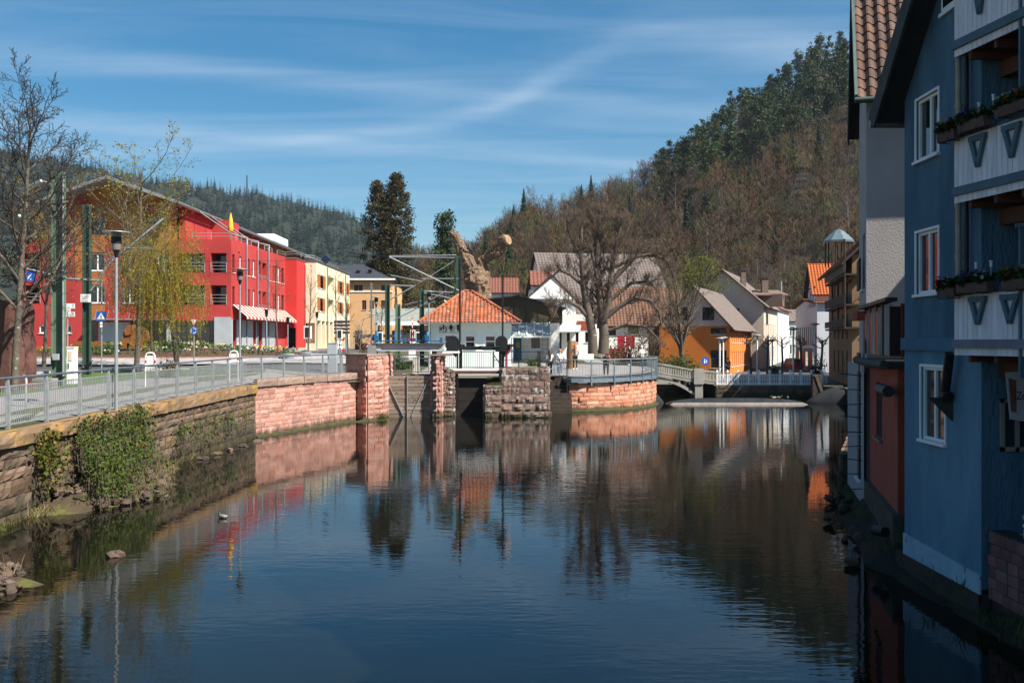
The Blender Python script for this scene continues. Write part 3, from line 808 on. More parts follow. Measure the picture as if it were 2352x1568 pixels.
facade(mb, (XB, Y2, ZG), (-1,0,0), 19, ZP-ZG); facade(mb, (XL, Y2, ZG), (0,-1,0), SL, ZP-ZG)
mb.poly([(XL,Y1,ZP),(XA,Y1,ZP),(XB,Y2,ZP),(XL,Y2,ZP)])
mb.build('wall', m_red, rb)
for h in wins: window(rb, Of, Uf, h, mull=(.5,), fw=.09)
for h in small: window(rb, Of, Uf, h, mull=(), fw=.09)
for h in logs:
 back_wall(rb, Of, Uf, h, 1.6, m_glass, 'balcony_glazing')
 railing(rb, [Of+Uf*h[0]+Vector((0,-.03,h[1])), Of+Uf*h[2]+Vector((0,-.03,h[1]))], .9, m_steel, 3, .025, 1.5)
for h in shop: back_wall(rb, Of, Uf, h, .28, m_glass, 'shop_window')
for h in side_h:
 if h[5] == 'w': window(rb, Os, S, h, mull=(), fw=.12, depth=.18)
 elif h[5] == 'l':
  back_wall(rb, Os, S, h, .48, m_dred, 'balcony_glazing')
  railing(rb, [Os+S*h[0]+Vector((.03,0,h[1])), Os+S*h[2]+Vector((.03,0,h[1]))], .35, m_steel, 2, .02, .6)
 else:
  window(rb, Os, S, h, mull=(), fw=.05, depth=.14, fd=.04, frame=m_dred, pane=m_dred, sillmat=m_white)
for h in gshop: back_wall(rb, Os, S, h, .28, m_glass, 'shop_window')
for u0, u1, z1 in ((492,531,3.3),(226,298,fz(740)),(382,394,fz(740))): MB().bb(XL+fu(u0)+.02, XL+fu(u1), Y1-.06, Y1-.01, ZG+.05, ZG+z1).build('grey_cladding', m_greypanel, rb)
prev = 0.0
for h in gshop+[(sy((800+935/3.137)/1.7415),)]:
 a, b_ = Os+S*prev, Os+S*h[0]
 if h[0]-prev > .15: MB().prism([a+Vector((.05,0,.05)), b_+Vector((.05,0,.05)), b_+Vector((.05,0,3.1)), a+Vector((.05,0,3.1))], (-.045,0,0)).build('grey_cladding', m_greypanel, rb)
 if len(h) > 2: prev = h[2]
for u0, u1, v0, v1 in ((206,241,625,654),(206,241,700,732),(172,206,470,640),(250,330,470,560),(206,241,540,580),(330,400,520,575)):
 mb = MB(); mb.bb(xu(u0,Y1), xu(u1,Y1), Y1-.05, Y1-.012, zv(v1,Y1), zv(v0,Y1)); mb.build('wood_panel', m_wood, rb)
ZE, ZR = 16.85, 18.95
def rx(z): return XL
mb = MB(); yb = Y1+.5
xr0, xr1, xm = -41.6, -30.0, -35.8
mb.poly([(xr0,yb,ZP),(xr1-1.2,yb,ZP),(xr1-1.2,yb,ZE+.3),(xm,yb,ZR-.3),(xr0,yb,ZE)]); facade(mb, (xr1-1.2, yb, ZP), (0,1,0), 60, ZE-ZP+.2)
mb.build('upper_storey', m_wood, rb)
for q in ((xr0-.1,xm-2.6,Y1+.2,Y1+.48,ZP,ZE+.3),(-31.0,-30.4,Y1+3,Y1+30,ZP,ZE),(-31.1,-28.6,Y1+11,Y1+14.5,ZP,ZE-.3)): MB().bb(*q).build('red_upper_wall', m_red, rb)
for i in range(4):
 mb = MB(); x = xm-2.2+i*1.8; mb.bb(x, x+1.1, yb-.05, yb-.02, ZP+.1, ZP+2.1); mb.build('terrace_door', m_glass, rb)
slab('roof', [(xm,87.8,ZR),(xm,155,ZR),(-29.8,155,ZE),(-29.8,87.8,ZE)], .28, m_roofmetal, rb)
slab('roof', [(xm,87.8,ZR),(xm,155,ZR),(xr0-.6,155,ZE-.1),(xr0-.6,87.8,ZE-.1)], .28, m_roofmetal, rb)
MB().tube([(-29.7,87.8,ZE-.2),(-29.7,155,ZE-.2)], .10, 8).build('gutter', m_gutter, rb)
for k in range(13):
 mb = MB(); y = 90+k*3.6; mb.beam((-29.9,y,ZE-.42),(-31.4,y,ZE+.1),.12,.2); mb.build('rafter', m_wood, rb)
mb = MB(); mb.bb(-33,-30.6,128,136,ZE+.4,ZE+1.3); mb.build('skylight', m_white, rb)
railing(rb, [(xu(440,Y1),Y1+.1,ZP),(XA-.1,Y1+.1,ZP),(XA+.1,Y1+6.5,ZP)], .55, m_steel, 2, .03)
railing(rb, [(XA+.25,Y1+11,ZP),(XA+.3,Y1+14,ZP)], .5, m_steel, 2, .03)
railing(rb, [(XA+.35,Y1+16,ZP),(XB,Y2,ZP),(-23.4,Y2,ZP+.1),(-23.4,112.5,ZP+.1),(-22.4,113,ZP),(-22.4,128,ZP)], .5, m_steel, 2, .03)
for u in (858,957,1055):
 x = None; s_ = sy((600+u/2.24)/1.7415); p = Os+S*s_+Vector((.10,0,0))
 downpipe(rb, [p+Vector((0,0,.2)), p+Vector((0,0,ZP-ZG-.3)), p+Vector((0,.3,ZP-ZG+.6)), Vector((-26.6,p.y+.2,ZP+1.0)), Vector((-29.7,p.y+.6,ZE-.25))], .07)
for x, z in ((488,10.6),(745,10.3),(820,10.2),(1010,9.9)):
 s_ = sy((800+x/3.137)/1.7415); p = Os+S*s_; mb = MB(); mb.box(p+Vector((.05,0,z-ZG+2.0)), (.1,.35,.06)); mb.build('vent_hood', m_pipe, rb)
m_awn, nt, N, L, b = mat_new('striped_awning_cloth')
geo = N.new('ShaderNodeNewGeometry'); w_ = N.new('ShaderNodeTexWave'); w_.bands_direction = 'Y'; w_.inputs['Scale'].default_value = .27
L.new(geo.outputs['Position'], w_.inputs['Vector']); cr_ = N.new('ShaderNodeValToRGB'); cr_.color_ramp.interpolation = 'CONSTANT'
cr_.color_ramp.elements[0].color = (.36,.07,.055,1); cr_.color_ramp.elements[1].position = .6; cr_.color_ramp.elements[1].color = (.55,.46,.42,1)
L.new(w_.outputs['Fac'], cr_.inputs[0]); L.new(cr_.outputs[0], b.inputs['Base Color']); b.inputs['Roughness'].default_value = .9
a0, a1 = Os+S*0.2, Os+S*(SLn-.2); zt_, zb_ = ZG+4.45, ZG+3.35
mb = MB(); mb.quad(a0+Vector((.06,0,zt_-ZG)), a1+Vector((.06,0,zt_-ZG)), a1+Vector((1.35,0,zb_-ZG)), a0+Vector((1.35,0,zb_-ZG)))
mb.quad(a0+Vector((1.35,0,zb_-ZG)), a1+Vector((1.35,0,zb_-ZG)), a1+Vector((1.35,0,zb_-ZG-.22)), a0+Vector((1.35,0,zb_-ZG-.22)))
mb.build('awning', m_awn, rb)
mb = MB()
for u in (222,250,268,300,330): mb.tube([(xu(u,Y1-.02),Y1-.02,zv(712,Y1)),(xu(u-6,Y1-1.2),Y1-1.2,zv(733,Y1-1.2))], .02, 5)
mb.bb(xu(215,Y1), xu(400,Y1), Y1-1.3, Y1-.02, zv(735,Y1), zv(733,Y1)+.02); mb.build('entrance_canopy', m_steel, rb)
mb = MB(); tx0, tx1 = XB, -23.45; ZT = zv(594,Y2)
facade(mb, (tx0, Y2, ZG), (1,0,0), tx1-tx0, ZT-ZG, [(.15,.05,1.15,2.6,1.2)], .2)
facade(mb, (tx1, Y2, ZG), (0,1,0), 4.5, ZT-ZG); facade(mb, (tx1,Y2+4.5,ZG), (-1,0,0), 2, ZT-ZG)
mb.poly([(tx0,Y2,ZT),(tx1,Y2,ZT),(tx1,Y2+4.5,ZT),(tx0,Y2+4.5,ZT)]); mb.build('stair_tower', m_redb, rb)
mb = MB(); mb.bb(tx0+.15,tx0+1.15,Y2+1.1,Y2+1.2,ZG,ZG+2.6); mb.build('entrance_recess', m_dark, rb)
mb = MB(); mb.bb(tx0-.05,tx1+.06,Y2-.06,Y2+4.56,ZT+.005,ZT+.1); mb.build('parapet_cap', m_gutter, rb)
downpipe(rb, [(tx1+.08,Y2+4.2,ZG+.3),(tx1+.08,Y2+4.2,ZT-.4)], .06)
mb = MB(); mb.bb(tx0,tx1+.3,Y2-.05,Y2+4.55,ZG-.5,ZG+.4); mb.build('plinth', m_greypanel, rb)
po = thing('parasol', 'closed yellow parasol on the red house roof terrace', 'parasol', (XA-.5, Y1+1.6, ZP))
mb = MB(); mb.tube([(XA-.5,Y1+1.6,ZP),(XA-.5,Y1+1.6,ZP+2.6)], .035, 6); mb.build('pole', m_steel, po)
mb = MB(); mb.lathe((XA-.5,Y1+1.6,ZP+.9), [(.20,0),(.26,.3),(.19,1.0),(.05,1.65)], 9); mb.build('folded_canopy', M('yellow_cloth', (.75,.42,.04), rough=.8), po)
# ================================================================ cream house
X0, X1, Y3, Y4 = -23.45, -22.2, 112.9, 136.0; ZC = 13.4
cb = thing('town_house', 'cream three-storey house with orange shutters beside the red house', 'building', (X1, Y3, ZG))
S2 = Vector((0,1,0)); O2 = Vector((X1,Y3,ZG))
def cy_(x): u = (800+x/3.137)/1.7415; return X1*F/(u-U0)-Y3
def cz_(x, y): v = (900+y/3.137)/1.7415; d = Y3+cy_(x); return zv(v, d)-ZG
hl = []
for x0, x1, yt, yb_, k in ((1472,1572,612,785,'s'),(1605,1685,640,855,'l'),(1725,1800,693,852,'s'),(1828,1868,722,870,'s'),(1472,1565,905,1078,'s'),(1605,1682,930,1130,'l'),(1725,1795,960,1108,'s'),(1828,1866,975,1110,'s')):
 hl.append((cy_(x0), cz_(x0,yb_), cy_(x1), cz_(x0,yt), 1.0 if k == 'l' else .2, k))
gr_ = [(cy_(1475)+i*2.6, .3, cy_(1475)+i*2.6+2.0, 3.5, 1.2) for i in range(8) if cy_(1475)+i*2.6+2 < 22.5]
mb = MB(); facade(mb, O2, S2, Y4-Y3, ZC-ZG, [h[:5] for h in hl]+gr_); facade(mb, (X0-2,Y3,ZG), (1,0,0), X1-X0+2, ZC-ZG, [(1.9,.9,3.1,3.2,.8)])
facade(mb, (X1,Y4,ZG), (-1,0,0), 12, ZC-ZG); mb.poly([(X0-10,Y3,ZC),(X1,Y3,ZC),(X1,Y4,ZC),(X0-10,Y4,ZC)]); mb.build('wall', m_cream, cb)
m_shut = M('orange_shutter', (.42,.13,.03), (.30,.09,.02), 4, .7)
for h in hl:
 if h[5] == 's':
  window(cb, O2, S2, h, mull=(.5,), fw=.08, depth=.2)
  for a, b_ in ((h[0]+.02, h[0]+(h[2]-h[0])*.30), (h[2]-(h[2]-h[0])*.30, h[2]-.02)):
   mb = MB(); mb.bb(X1+.01, X1+.07, Y3+a, Y3+b_, ZG+h[1]+.03, ZG+h[3]-.03); mb.build('shutter', m_shut, cb)
 else:
  back_wall(cb, O2, S2, h, 1.0, m_whitep, 'balcony_back'); mb = MB(); mb.bb(X1-1.0,X1-.96,Y3+h[0]+.2,Y3+h[0]+1.6,ZG+h[1],ZG+h[1]+2.1); mb.build('balcony_door', m_glass, cb)
for h in gr_: back_wall(cb, O2, S2, h, 1.2, m_dark, 'arcade_recess')
back_wall(cb, (X0-2,Y3,ZG), (1,0,0), (1.9,.9,3.1,3.2), .8, m_glass, 'window')
mb = MB(); mb.bb(X0-10,X1+.12,Y3-.1,Y4+.1,ZC+.005,ZC+.14); mb.build('parapet_cap', M('dark_flashing', (.12,.12,.12), rough=.5), cb)
for x in (1592,1822): downpipe(cb, [(X1+.08,Y3+cy_(x),ZG),(X1+.08,Y3+cy_(x),ZC-.2)], .06)
railing(cb, [(X1+1.2,Y3+4,ZG+.3),(X1+1.2,Y4-4,ZG+.3),(X1+4,Y4-1,ZG-.3)], 1.0, m_steel, 3, .025)
mb = MB()
for k in range(6): mb.bb(X1+.1, X1+1.3+.35*k, Y4-3.5, Y4-.5, ZG-.6, ZG+.3-.16*k)
mb.bb(X1+.1,X1+1.3,Y3+.5,Y4-3.5,ZG-.5,ZG+.3); mb.build('front_steps', m_pave, cb)
# ================================================================ station house (yellow brick, slate hip roof)
D = 150.0; a0, a1 = xu(770,D), xu(901,D); sb = thing('station_house', 'yellow brick station house with dark slate hip roof', 'building', (a0, D, 3.3))
m_ybrick = M('yellow_brick', (.62,.37,.18), (.53,.30,.145), 1.2, .9, bump=.3, bscale=8, bstretch=(1,1,5))
m_slate = M('slate', (.045,.05,.06), (.03,.034,.042), 2, .6, bump=.4, bscale=6)
ze = zv(643,D); zb3 = 3.3
def sx_(x): return xu((1300+x/3.484)/1.7415, D)-a0
def sz_(y): return zv((1000+y/3.484)/1.7415, D)-zb3
holes = [(sx_(405),sz_(585),sx_(465),sz_(485)),(sx_(470),sz_(585),sx_(525),sz_(485)),(sx_(783),sz_(585),sx_(842),sz_(485)),(sx_(515),sz_(835),sx_(575),sz_(700)),(sx_(778),sz_(820),sx_(855),sz_(700)),(sx_(620),sz_(835),sx_(680),sz_(700))]
mb = MB(); facade(mb, (a0,D,zb3), (1,0,0), a1-a0, ze-zb3, holes); facade(mb, (a1,D,zb3), (0,1,0), 14, ze-zb3); mb.build('wall', m_ybrick, sb)
m_brownf = M('brown_window_frame', (.10,.05,.03), rough=.7)
for h in holes: window(sb, (a0,D,zb3), (1,0,0), h, frame=m_brownf, mull=(.5,), trans=(.6,), fw=.12, sillmat=m_whitep)
mb = MB(); mb.bb(a0,a1+.1,D-.10,D,zv(671,D),zv(668,D)); mb.build('string_course', m_whitep, sb)
mb = MB(); mb.bb(a0-.3,a1+.5,D-.7,D-.5,ze-.05,ze+.22); mb.build('gutter', m_white, sb)
zr = zv(606,D+6)
slab('roof', [(a0-.5,D-.6,ze),(a1+.5,D-.6,ze),(a1-5.5,D+6.5,zr),(a0-.5,D+6.5,zr)], .15, m_slate, sb)
slab('roof', [(a1+.5,D-.6,ze),(a1+.5,D+14,ze),(a1-5.5,D+6.5,zr)], .15, m_slate, sb)
for u, v in ((823,627),(850,625)):
 mb = MB(); p = at(u,v,D+2.5); mb.lathe(p, [(.25,-.4),(.25,.2),(.4,.25),(.05,.6)], 8); mb.build('roof_vent', m_black, sb)
pl = thing('platform_roof', 'long pale green station platform roof behind the masts', 'shelter', at(960,760,125))
dd = 125; mb = MB(); mb.prism([at(855,712,dd), at(1000,710,dd), at(1022,745,dd-8), at(860,745,dd-8)], (0,0,.15)); mb.build('roof', M('pale_roof_felt', (.24,.26,.23)), pl)
mb = MB(); mb.prism([at(868,738,dd-9), at(1010,738,dd-9), at(1010,747,dd-9), at(868,747,dd-9)], (0,.2,0)); mb.build('fascia', m_white, pl)
for u in (870,910,950,990): mb = MB(); mb.tube([at(u,745,dd-5), at(u,806,dd-5)], .12, 8); mb.build('column', m_lgreen, pl)
sh_ = thing('waiting_shelter', 'low brown timber shelter behind the parking sign', 'shelter', at(900,805,118))
dd = 118; mb = MB(); x0_, x1_ = xu(815,dd), xu(985,dd); mb.prism([(x0_,dd,zv(770,dd)),(x0_,dd-1.5,zv(775,dd)),(x1_,dd-1.5,zv(775,dd)),(x1_,dd,zv(770,dd))], (0,0,.12)); mb.build('roof', m_slate, sh_)
mb = MB(); facade(mb, (x0_,dd,3.2), (1,0,0), x1_-x0_, zv(771,dd)-3.2, [(.8,.9,2.4,2.4),(3.2,.1,4.4,2.4),(5.5,.9,8,2.4)]); mb.build('wall', M('brown_boards', (.13,.06,.035), (.09,.04,.025), 4, .85, stretch=(6,6,.4)), sh_)
# ---------------------------------------------------------------- lettering
def text_mesh(s, mat, name='lettering', bold=0.0):
 cu = bpy.data.curves.new('t', 'FONT'); cu.body = s; cu.size = 1.0; cu.fill_mode = 'FRONT'; cu.offset = bold
 ob = bpy.data.objects.new('t', cu); COL.objects.link(ob)
 dg = bpy.context.evaluated_depsgraph_get(); dg.update()
 me = bpy.data.meshes.new_from_object(ob.evaluated_get(dg)); me.name = name
 bpy.data.objects.remove(ob); bpy.data.curves.remove(cu)
 me.materials.clear(); me.materials.append(mat); return me
def text(root, s, o, U, h, mat, width=None, name='lettering', bold=0.0):
 """flat lettering: o = lower left, U = reading direction, h = letter height"""
 me = text_mesh(s, mat, name, bold); U = Vector(U).normalized(); Z = Vector((0,0,1)); N = U.cross(Z)
 xs = [v.co.x for v in me.vertices]; ys = [v.co.y for v in me.vertices]
 if not xs: return
 kx = ky = h/.72
 if width: kx = width/(max(xs)-min(xs))
 x0 = min(xs)
 for v in me.vertices:
  p = Vector(o)+U*((v.co.x-x0)*kx)+Z*(v.co.y*ky)+N*.004
  v.co = p
 return link(name, me, root)
m_ink = M('black_print', (.02,.02,.022), rough=.6)
m_signw = M('sign_white', (.78,.78,.76), (.72,.72,.70), 2, .45)
m_signb = M('sign_blue', (.015,.10,.42), (.012,.085,.36), 2, .4)
m_signr = M('sign_red', (.55,.02,.02), rough=.4)
# ================================================================ WC house
D = 75.0; X0, X1 = xu(986,D), xu(1174,D); zb, ze = 2.38, zv(741,D)
wc = thing('toilet_building', 'small white public toilet building with orange tiled hip roof', 'building', (X0, D, zb))
m_wc = M('pale_mint_plaster', (.72,.79,.74), (.64,.72,.67), .8, .9, bump=.1, bscale=40)
def wx(x): return xu((1650+x/3.135)/1.7415, D)-X0
def wz(y): return zv((1200+y/3.135)/1.7415, D)-zb
wh = [(wx(395),wz(618),wx(540),wz(430)),(wx(655),wz(610),wx(790),wz(440)),(wx(905),wz(600),wx(1045),wz(440))]
mb = MB(); facade(mb, (X0,D,zb), (1,0,0), X1-X0, ze-zb, wh, .16); facade(mb, (X1,D,zb), (0,1,0), 6.4, ze-zb); facade(mb, (X0,D+6.4,zb), (0,-1,0), 6.4, ze-zb)
mb.build('wall', m_wc, wc)
for h in wh: window(wc, (X0,D,zb), (1,0,0), h, mull=(), trans=(.52,), fw=.10, depth=.13, surround=.10)
e0, e1, ef, eb = X0-.75, X1+.75, D-.65, D+7.0; zev = ze+.0
zap = zv(670,D+3.1); rx0, rx1 = xu(1066,D+3.1), xu(1084,D+3.1); yr = D+3.1
m_til = [M('orange_tile_a', (.38,.115,.05), (.29,.09,.042), 4, .8, rnd=.22, spot=(.16,.085,.05), spot_at=.66, spot_scale=6, bump=.3), M('orange_tile_b', (.29,.105,.06), (.20,.08,.05), 4, .8, rnd=.25, spot=(.12,.08,.06), spot_at=.56, spot_scale=6, bump=.3)]
base = M('tile_underlay', (.20,.07,.03), rough=.9)
FR = [(e0,ef,zev),(e1,ef,zev),(rx1,yr,zap),(rx0,yr,zap)]; RT = [(e1,ef,zev),(e1,eb,zev),(rx1,yr,zap)]; LT = [(e0,eb,zev),(e0,ef,zev),(rx0,yr,zap)]; BK = [(e1,eb,zev),(e0,eb,zev),(rx0,yr,zap),(rx1,yr,zap)]
for q in (FR, RT, LT, BK): slab('roof', q, .08, base, wc)
tiles(wc, FR, .285, .345, m_til, True)
tiles(wc, RT, .285, .345, m_til[0]); tiles(wc, LT, .285, .345, m_til[0])
hm = MB(); hm.tube([(0,0,0),(0,0,.40)], [.13,.105], 8); hme = [hm.mesh('hip_tile', m) for m in m_til]
for a, b_ in (((e0,ef,zev),(rx0,yr,zap)), ((e1,ef,zev),(rx1,yr,zap)), ((rx0,yr,zap),(rx1,yr,zap))):
 a, b_ = Vector(a)+Vector((0,0,.06)), Vector(b_)+Vector((0,0,.06)); d_ = b_-a; n = max(1, int(d_.length/.34)); q = d_.to_track_quat('Z','Y').to_euler()
 for i in range(n):
  o = bpy.data.objects.new('hip_tile', random.choice(hme)); COL.objects.link(o); o.location = a+d_*(i/n); o.rotation_euler = q
  o.parent = wc; o.matrix_parent_inverse = Matrix.Translation(-wc.location)
mb = MB(); mb.bb(e0,e1,ef-.09,ef+.02,zev-.10,zev+.0); mb.build('gutter', m_gutter, wc)
mb = MB(); mb.quad((e0+.05,ef+.03,zev-.06),(e1-.05,ef+.03,zev-.06),(e1-.05,D+.0,ze-.02),(e0+.05,D+.0,ze-.02)); mb.build('soffit', m_whitep, wc)
downpipe(wc, [(X0+.1,D-.55,zev-.1),(X0+.05,D-.08,zev-.6),(X0+.05,D-.08,zb+.1)], .05)
for i, (x0, x1, kind) in enumerate(((337,417,'wheelchair'),(428,508,'woman'),(520,600,'man'))):
 pl_ = MB(); a, b_, c, d_ = X0+wx(x0), X0+wx(x1), zb+wz(408), zb+wz(330); y = D-.02
 pl_.bb(a,b_,y-.015,y,c,d_); pq = pl_.build('toilet_sign', m_ink, wc)
 q = MB(); q.bb(a+.03,b_-.03,y-.022,y-.0155,c+.03,d_-.03); q.build('plate', m_signw, pq)
 text(pq, 'WC', (a+.06,y-.024,d_-.24), (1,0,0), .13, m_ink, .32)
 q = MB(); w_ = b_-a; hx = a+w_*.68; yy = y-.028
 def disc(cx_, cz__, r, n=12): q.poly([(cx_+r*math.cos(2*PI*k/n), yy, cz__+r*math.sin(2*PI*k/n)) for k in range(n)])
 disc(hx, d_-.20, .065)
 if kind == 'wheelchair':
  n = 16; r0, r1 = .17, .21; cx_, cz__ = hx+.02, c+.27
  for k in range(n):
   t0, t1 = 2*PI*k/n, 2*PI*(k+1)/n
   if .9 < t0 < 2.2: continue
   q.poly([(cx_+r0*math.cos(t0),yy,cz__+r0*math.sin(t0)),(cx_+r1*math.cos(t0),yy,cz__+r1*math.sin(t0)),(cx_+r1*math.cos(t1),yy,cz__+r1*math.sin(t1)),(cx_+r0*math.cos(t1),yy,cz__+r0*math.sin(t1))])
  q.bb(hx-.05,hx+.04,yy,yy+.001,c+.35,c+.62); q.bb(hx-.26,hx+.04,yy,yy+.001,c+.33,c+.39); q.bb(hx-.27,hx-.2,yy,yy+.001,c+.12,c+.36)
 elif kind == 'woman':
  q.poly([(hx-.16,yy,c+.30),(hx+.16,yy,c+.30),(hx+.07,yy,c+.60),(hx-.07,yy,c+.60)]); q.bb(hx-.07,hx-.01,yy,yy+.001,c+.09,c+.30); q.bb(hx+.01,hx+.07,yy,yy+.001,c+.09,c+.30)
 else:
  q.bb(hx-.11,hx+.11,yy,yy+.001,c+.33,c+.60); q.bb(hx-.08,hx-.01,yy,yy+.001,c+.09,c+.33); q.bb(hx+.01,hx+.08,yy,yy+.001,c+.09,c+.33)
 q.build('pictogram', m_ink, pq)
# ================================================================ dark hall, white house, far roofs (centre)
D = 84.0; zb = 2.55; hx0, hx1 = xu(1172,D), xu(1292,D)
hall = thing('hall', 'low hall with dark olive cladding above a white wall', 'building', (hx0, D, zb))
m_oliv = M('olive_cladding', (.075,.062,.035), (.06,.05,.03), 1, .7)
zc = zv(742,D)
pts = [(hx0-2,zv(690,D)),(xu(1188,D),zv(681,D)),(hx1,zv(710,D))]
mb = MB(); mb.poly([(hx0-2,D,zc),(hx1,D,zc)]+[(x,D,z) for x, z in pts[::-1]]); facade(mb, (hx1,D,zc), (0,1,0), 14, pts[2][1]-zc); mb.build('clad_wall', m_oliv, hall)
mb = MB()
for k in range(9):
 x = hx0+.3+k*1.0
 if x < hx1-.1: mb.bb(x-.02,x+.02,D-.03,D-.004,zc+.05,zc+1.0+.6*(1-abs(k-1.2)/9))
mb.build('seam', m_black, hall)
slab('roof', [(xu(1188,D),D-.4,pts[1][1]+.15),(hx1+.3,D-.4,pts[2][1]+.12),(hx1+.3,D+14,pts[2][1]+.12),(xu(1188,D),D+14,pts[1][1]+.15)], .12, m_slate, hall)
slab('roof', [(hx0-2.2,D-.4,pts[0][1]+.12),(xu(1188,D),D-.4,pts[1][1]+.15),(xu(1188,D),D+14,pts[1][1]+.15),(hx0-2.2,D+14,pts[0][1]+.12)], .12, m_slate, hall)
mb = MB(); lw = hx1-hx0-.3
hol = [(xu(1180,D)-hx0,.1,xu(1198,D)-hx0,2.6),(xu(1218,D)-hx0,1.1,xu(1243,D)-hx0,2.5)]
facade(mb, (hx0,D+.3,zb), (1,0,0), lw, zc-zb, hol); facade(mb, (hx0+lw,D+.3,zb), (0,1,0), 13, zc-zb)
mb.build('wall', m_whitep, hall)
mb = MB(); mb.bb(xu(1262,D),hx0+lw+.02,D-.6,D+.35,zb,zc-.01); mb.build('white_porch_wall', m_whitep, hall)
m_door = M('blue_door', (.03,.16,.26), (.025,.13,.21), 2, .5)
mb = MB(); h = hol[0]; mb.bb(hx0+h[0],hx0+h[2],D+.42,D+.47,zb+.1,zb+2.6); dr = mb.build('door', m_door, hall)
mb = MB(); mb.bb(hx0+h[0]+.2,hx0+h[0]+.5,D+.405,D+.415,zb+1.2,zb+1.7); mb.build('yellow_notice', M('yellow_print', (.6,.35,.05)), dr)
window(hall, (hx0,D+.3,zb), (1,0,0), hol[1], fw=.08, mull=())
ca = thing('glass_canopy', 'sloping glass canopy with white bars over the blue door', 'canopy', (xu(1215,D), D-1, zb))
m_cglass, nt, N, L, b = mat_new('canopy_glass'); b.inputs['Base Color'].default_value = (.5,.6,.62,1); b.inputs['Roughness'].default_value = .1; b.inputs['Alpha'].default_value = .45
za_, zb_ = zv(742,D-.1), zv(772,D-2.2); cx0, cx1 = xu(1174,D), xu(1262,D)
mb = MB(); mb.prism([(cx0,D-.1,za_),(cx1,D-.1,za_),(cx1,D-2.2,zb_),(cx0,D-2.2,zb_)], (0,0,.03)); mb.build('pane', m_cglass, ca)
for k in range(6):
 x = cx0+(cx1-cx0)*k/5; mb = MB(); mb.beam((x,D-.1,za_+.07),(x,D-2.25,zb_+.07),.08,.08); mb.build('bar', m_white, ca)
mb = MB(); mb.beam((cx0,D-2.2,zb_-.05),(cx1,D-2.2,zb_-.05),.1,.12); mb.build('front_beam', m_white, ca)
for x in (cx0+.1, cx1-.05): mb = MB(); mb.tube([(x,D-2.2,zb_-.1),(x,D-2.2,zb)], .05, 8); mb.build('post', m_white, ca)
ld = thing('ladder', 'wooden ladder leaning below the glass canopy', 'ladder', (xu(1248,D),D-.9,zb));
for s in (0, 1): mb = MB(); mb.tube([(xu(1243+14*s,D),D-1.2,zb),(xu(1246+13*s,D),D-.25,zb+3.0)], .03, 6); mb.build('rail', m_wood, ld)
for k in range(7):
 t = (k+1)/8; mb = MB(); mb.tube([(xu(1243+3*t,D),D-1.2+.95*t,zb+3*t),(xu(1257+2*t,D),D-1.2+.95*t,zb+3*t)], .02, 5); mb.build('rung', m_wood, ld)
m_tbrown = M('brown_roof_tile', (.17,.115,.09), (.12,.082,.066), 3, .85, bump=.3)
m_tgrey = M('grey_brown_roof_tile', (.19,.152,.137), (.14,.113,.104), 2, .85, bump=.3)
m_torange = M('faded_orange_roof_tile', (.20,.105,.066), (.14,.075,.052), 2, .85, bump=.3)
m_tred = M('red_roof_tile', (.22,.085,.058), (.16,.065,.047), 2, .85)
m_tbright = M('bright_orange_roof_tile', (.52,.13,.035), (.42,.105,.03), 3, .8)
m_under = M('roof_boards', (.06,.045,.035), rough=.9)
def house(name, label, cs, zb, ze, zr, axis, wallm, tilem, holes=None, over=.45, gov=.35, tile=(.30,.34), frame=None, wkw=None, cat='building'):
 h_ = thing(name, label, cat, (cs[0][0], cs[0][1], zb))
 walls4(h_, cs, zb, ze, wallm, holes)
 gable_house(h_, *cs, zb, ze, zr, axis, wallm, m_under, over, gov, .10, tile, tilem)
 for i, hs in (holes or {}).items():
  a, b_ = Vector((*cs[i], zb)), Vector((*cs[(i+1) % 4], zb))
  for q in hs: window(h_, a, b_-a, q, frame=frame, **(wkw or dict(fw=.09, mull=(.5,))))
 return h_
def rect(p, U, w, d_):
 """plan rectangle: p front-left corner, U along the front, w wide, d_ deep"""
 U = Vector(U).normalized(); n = Vector((-U.y, U.x)); p = Vector(p)
 return [tuple(p), tuple(p+U*w), tuple(p+U*w+n*d_), tuple(p+n*d_)]
D = 92; wl0, wl1 = xu(1210,D), xu(1322,D)
cs = rect((wl0,D), (1,0), wl1-wl0, 9); zb = 2.7; ze = zv(690,D); zr = zv(633,D)
hw = {0: [(xu(1249,D)-wl0, zv(698,D)-zb, xu(1260,D)-wl0, zv(683,D)-zb), (xu(1264,D)-wl0, zv(698,D)-zb, xu(1275,D)-wl0, zv(683,D)-zb)]}
hw[0] = [(a, b_-.55, c, d_-.55) for a, b_, c, d_ in hw[0]]
white_house = house('gable_house', 'white gabled house with paired windows behind the dark hall', cs, zb, ze, zr, 1, m_whitep, m_tbrown, hw, frame=m_brownf)
mb = MB(); p = at(1264,664,D-.1); mb.prism([p+Vector((-2.1,-.3,-.9)), p+Vector((2.1,-.3,-.9)), p+Vector((0,-.3,.9))], (0,.25,0)); mb.build('gable_board', m_white, white_house)
D = 88; ax0, ax1 = xu(1290,D), xu(1364,D)
an = thing('annex', 'white rendered annex with narrow slit windows left of the big tree', 'building', (ax0, D, 2.6))
hs = [(xu(x,D)-ax0, zv(808-35,D)-2.6-.5, xu(x+7,D)-ax0, zv(762,D)-2.6) for x in (1302,1322,1344)]
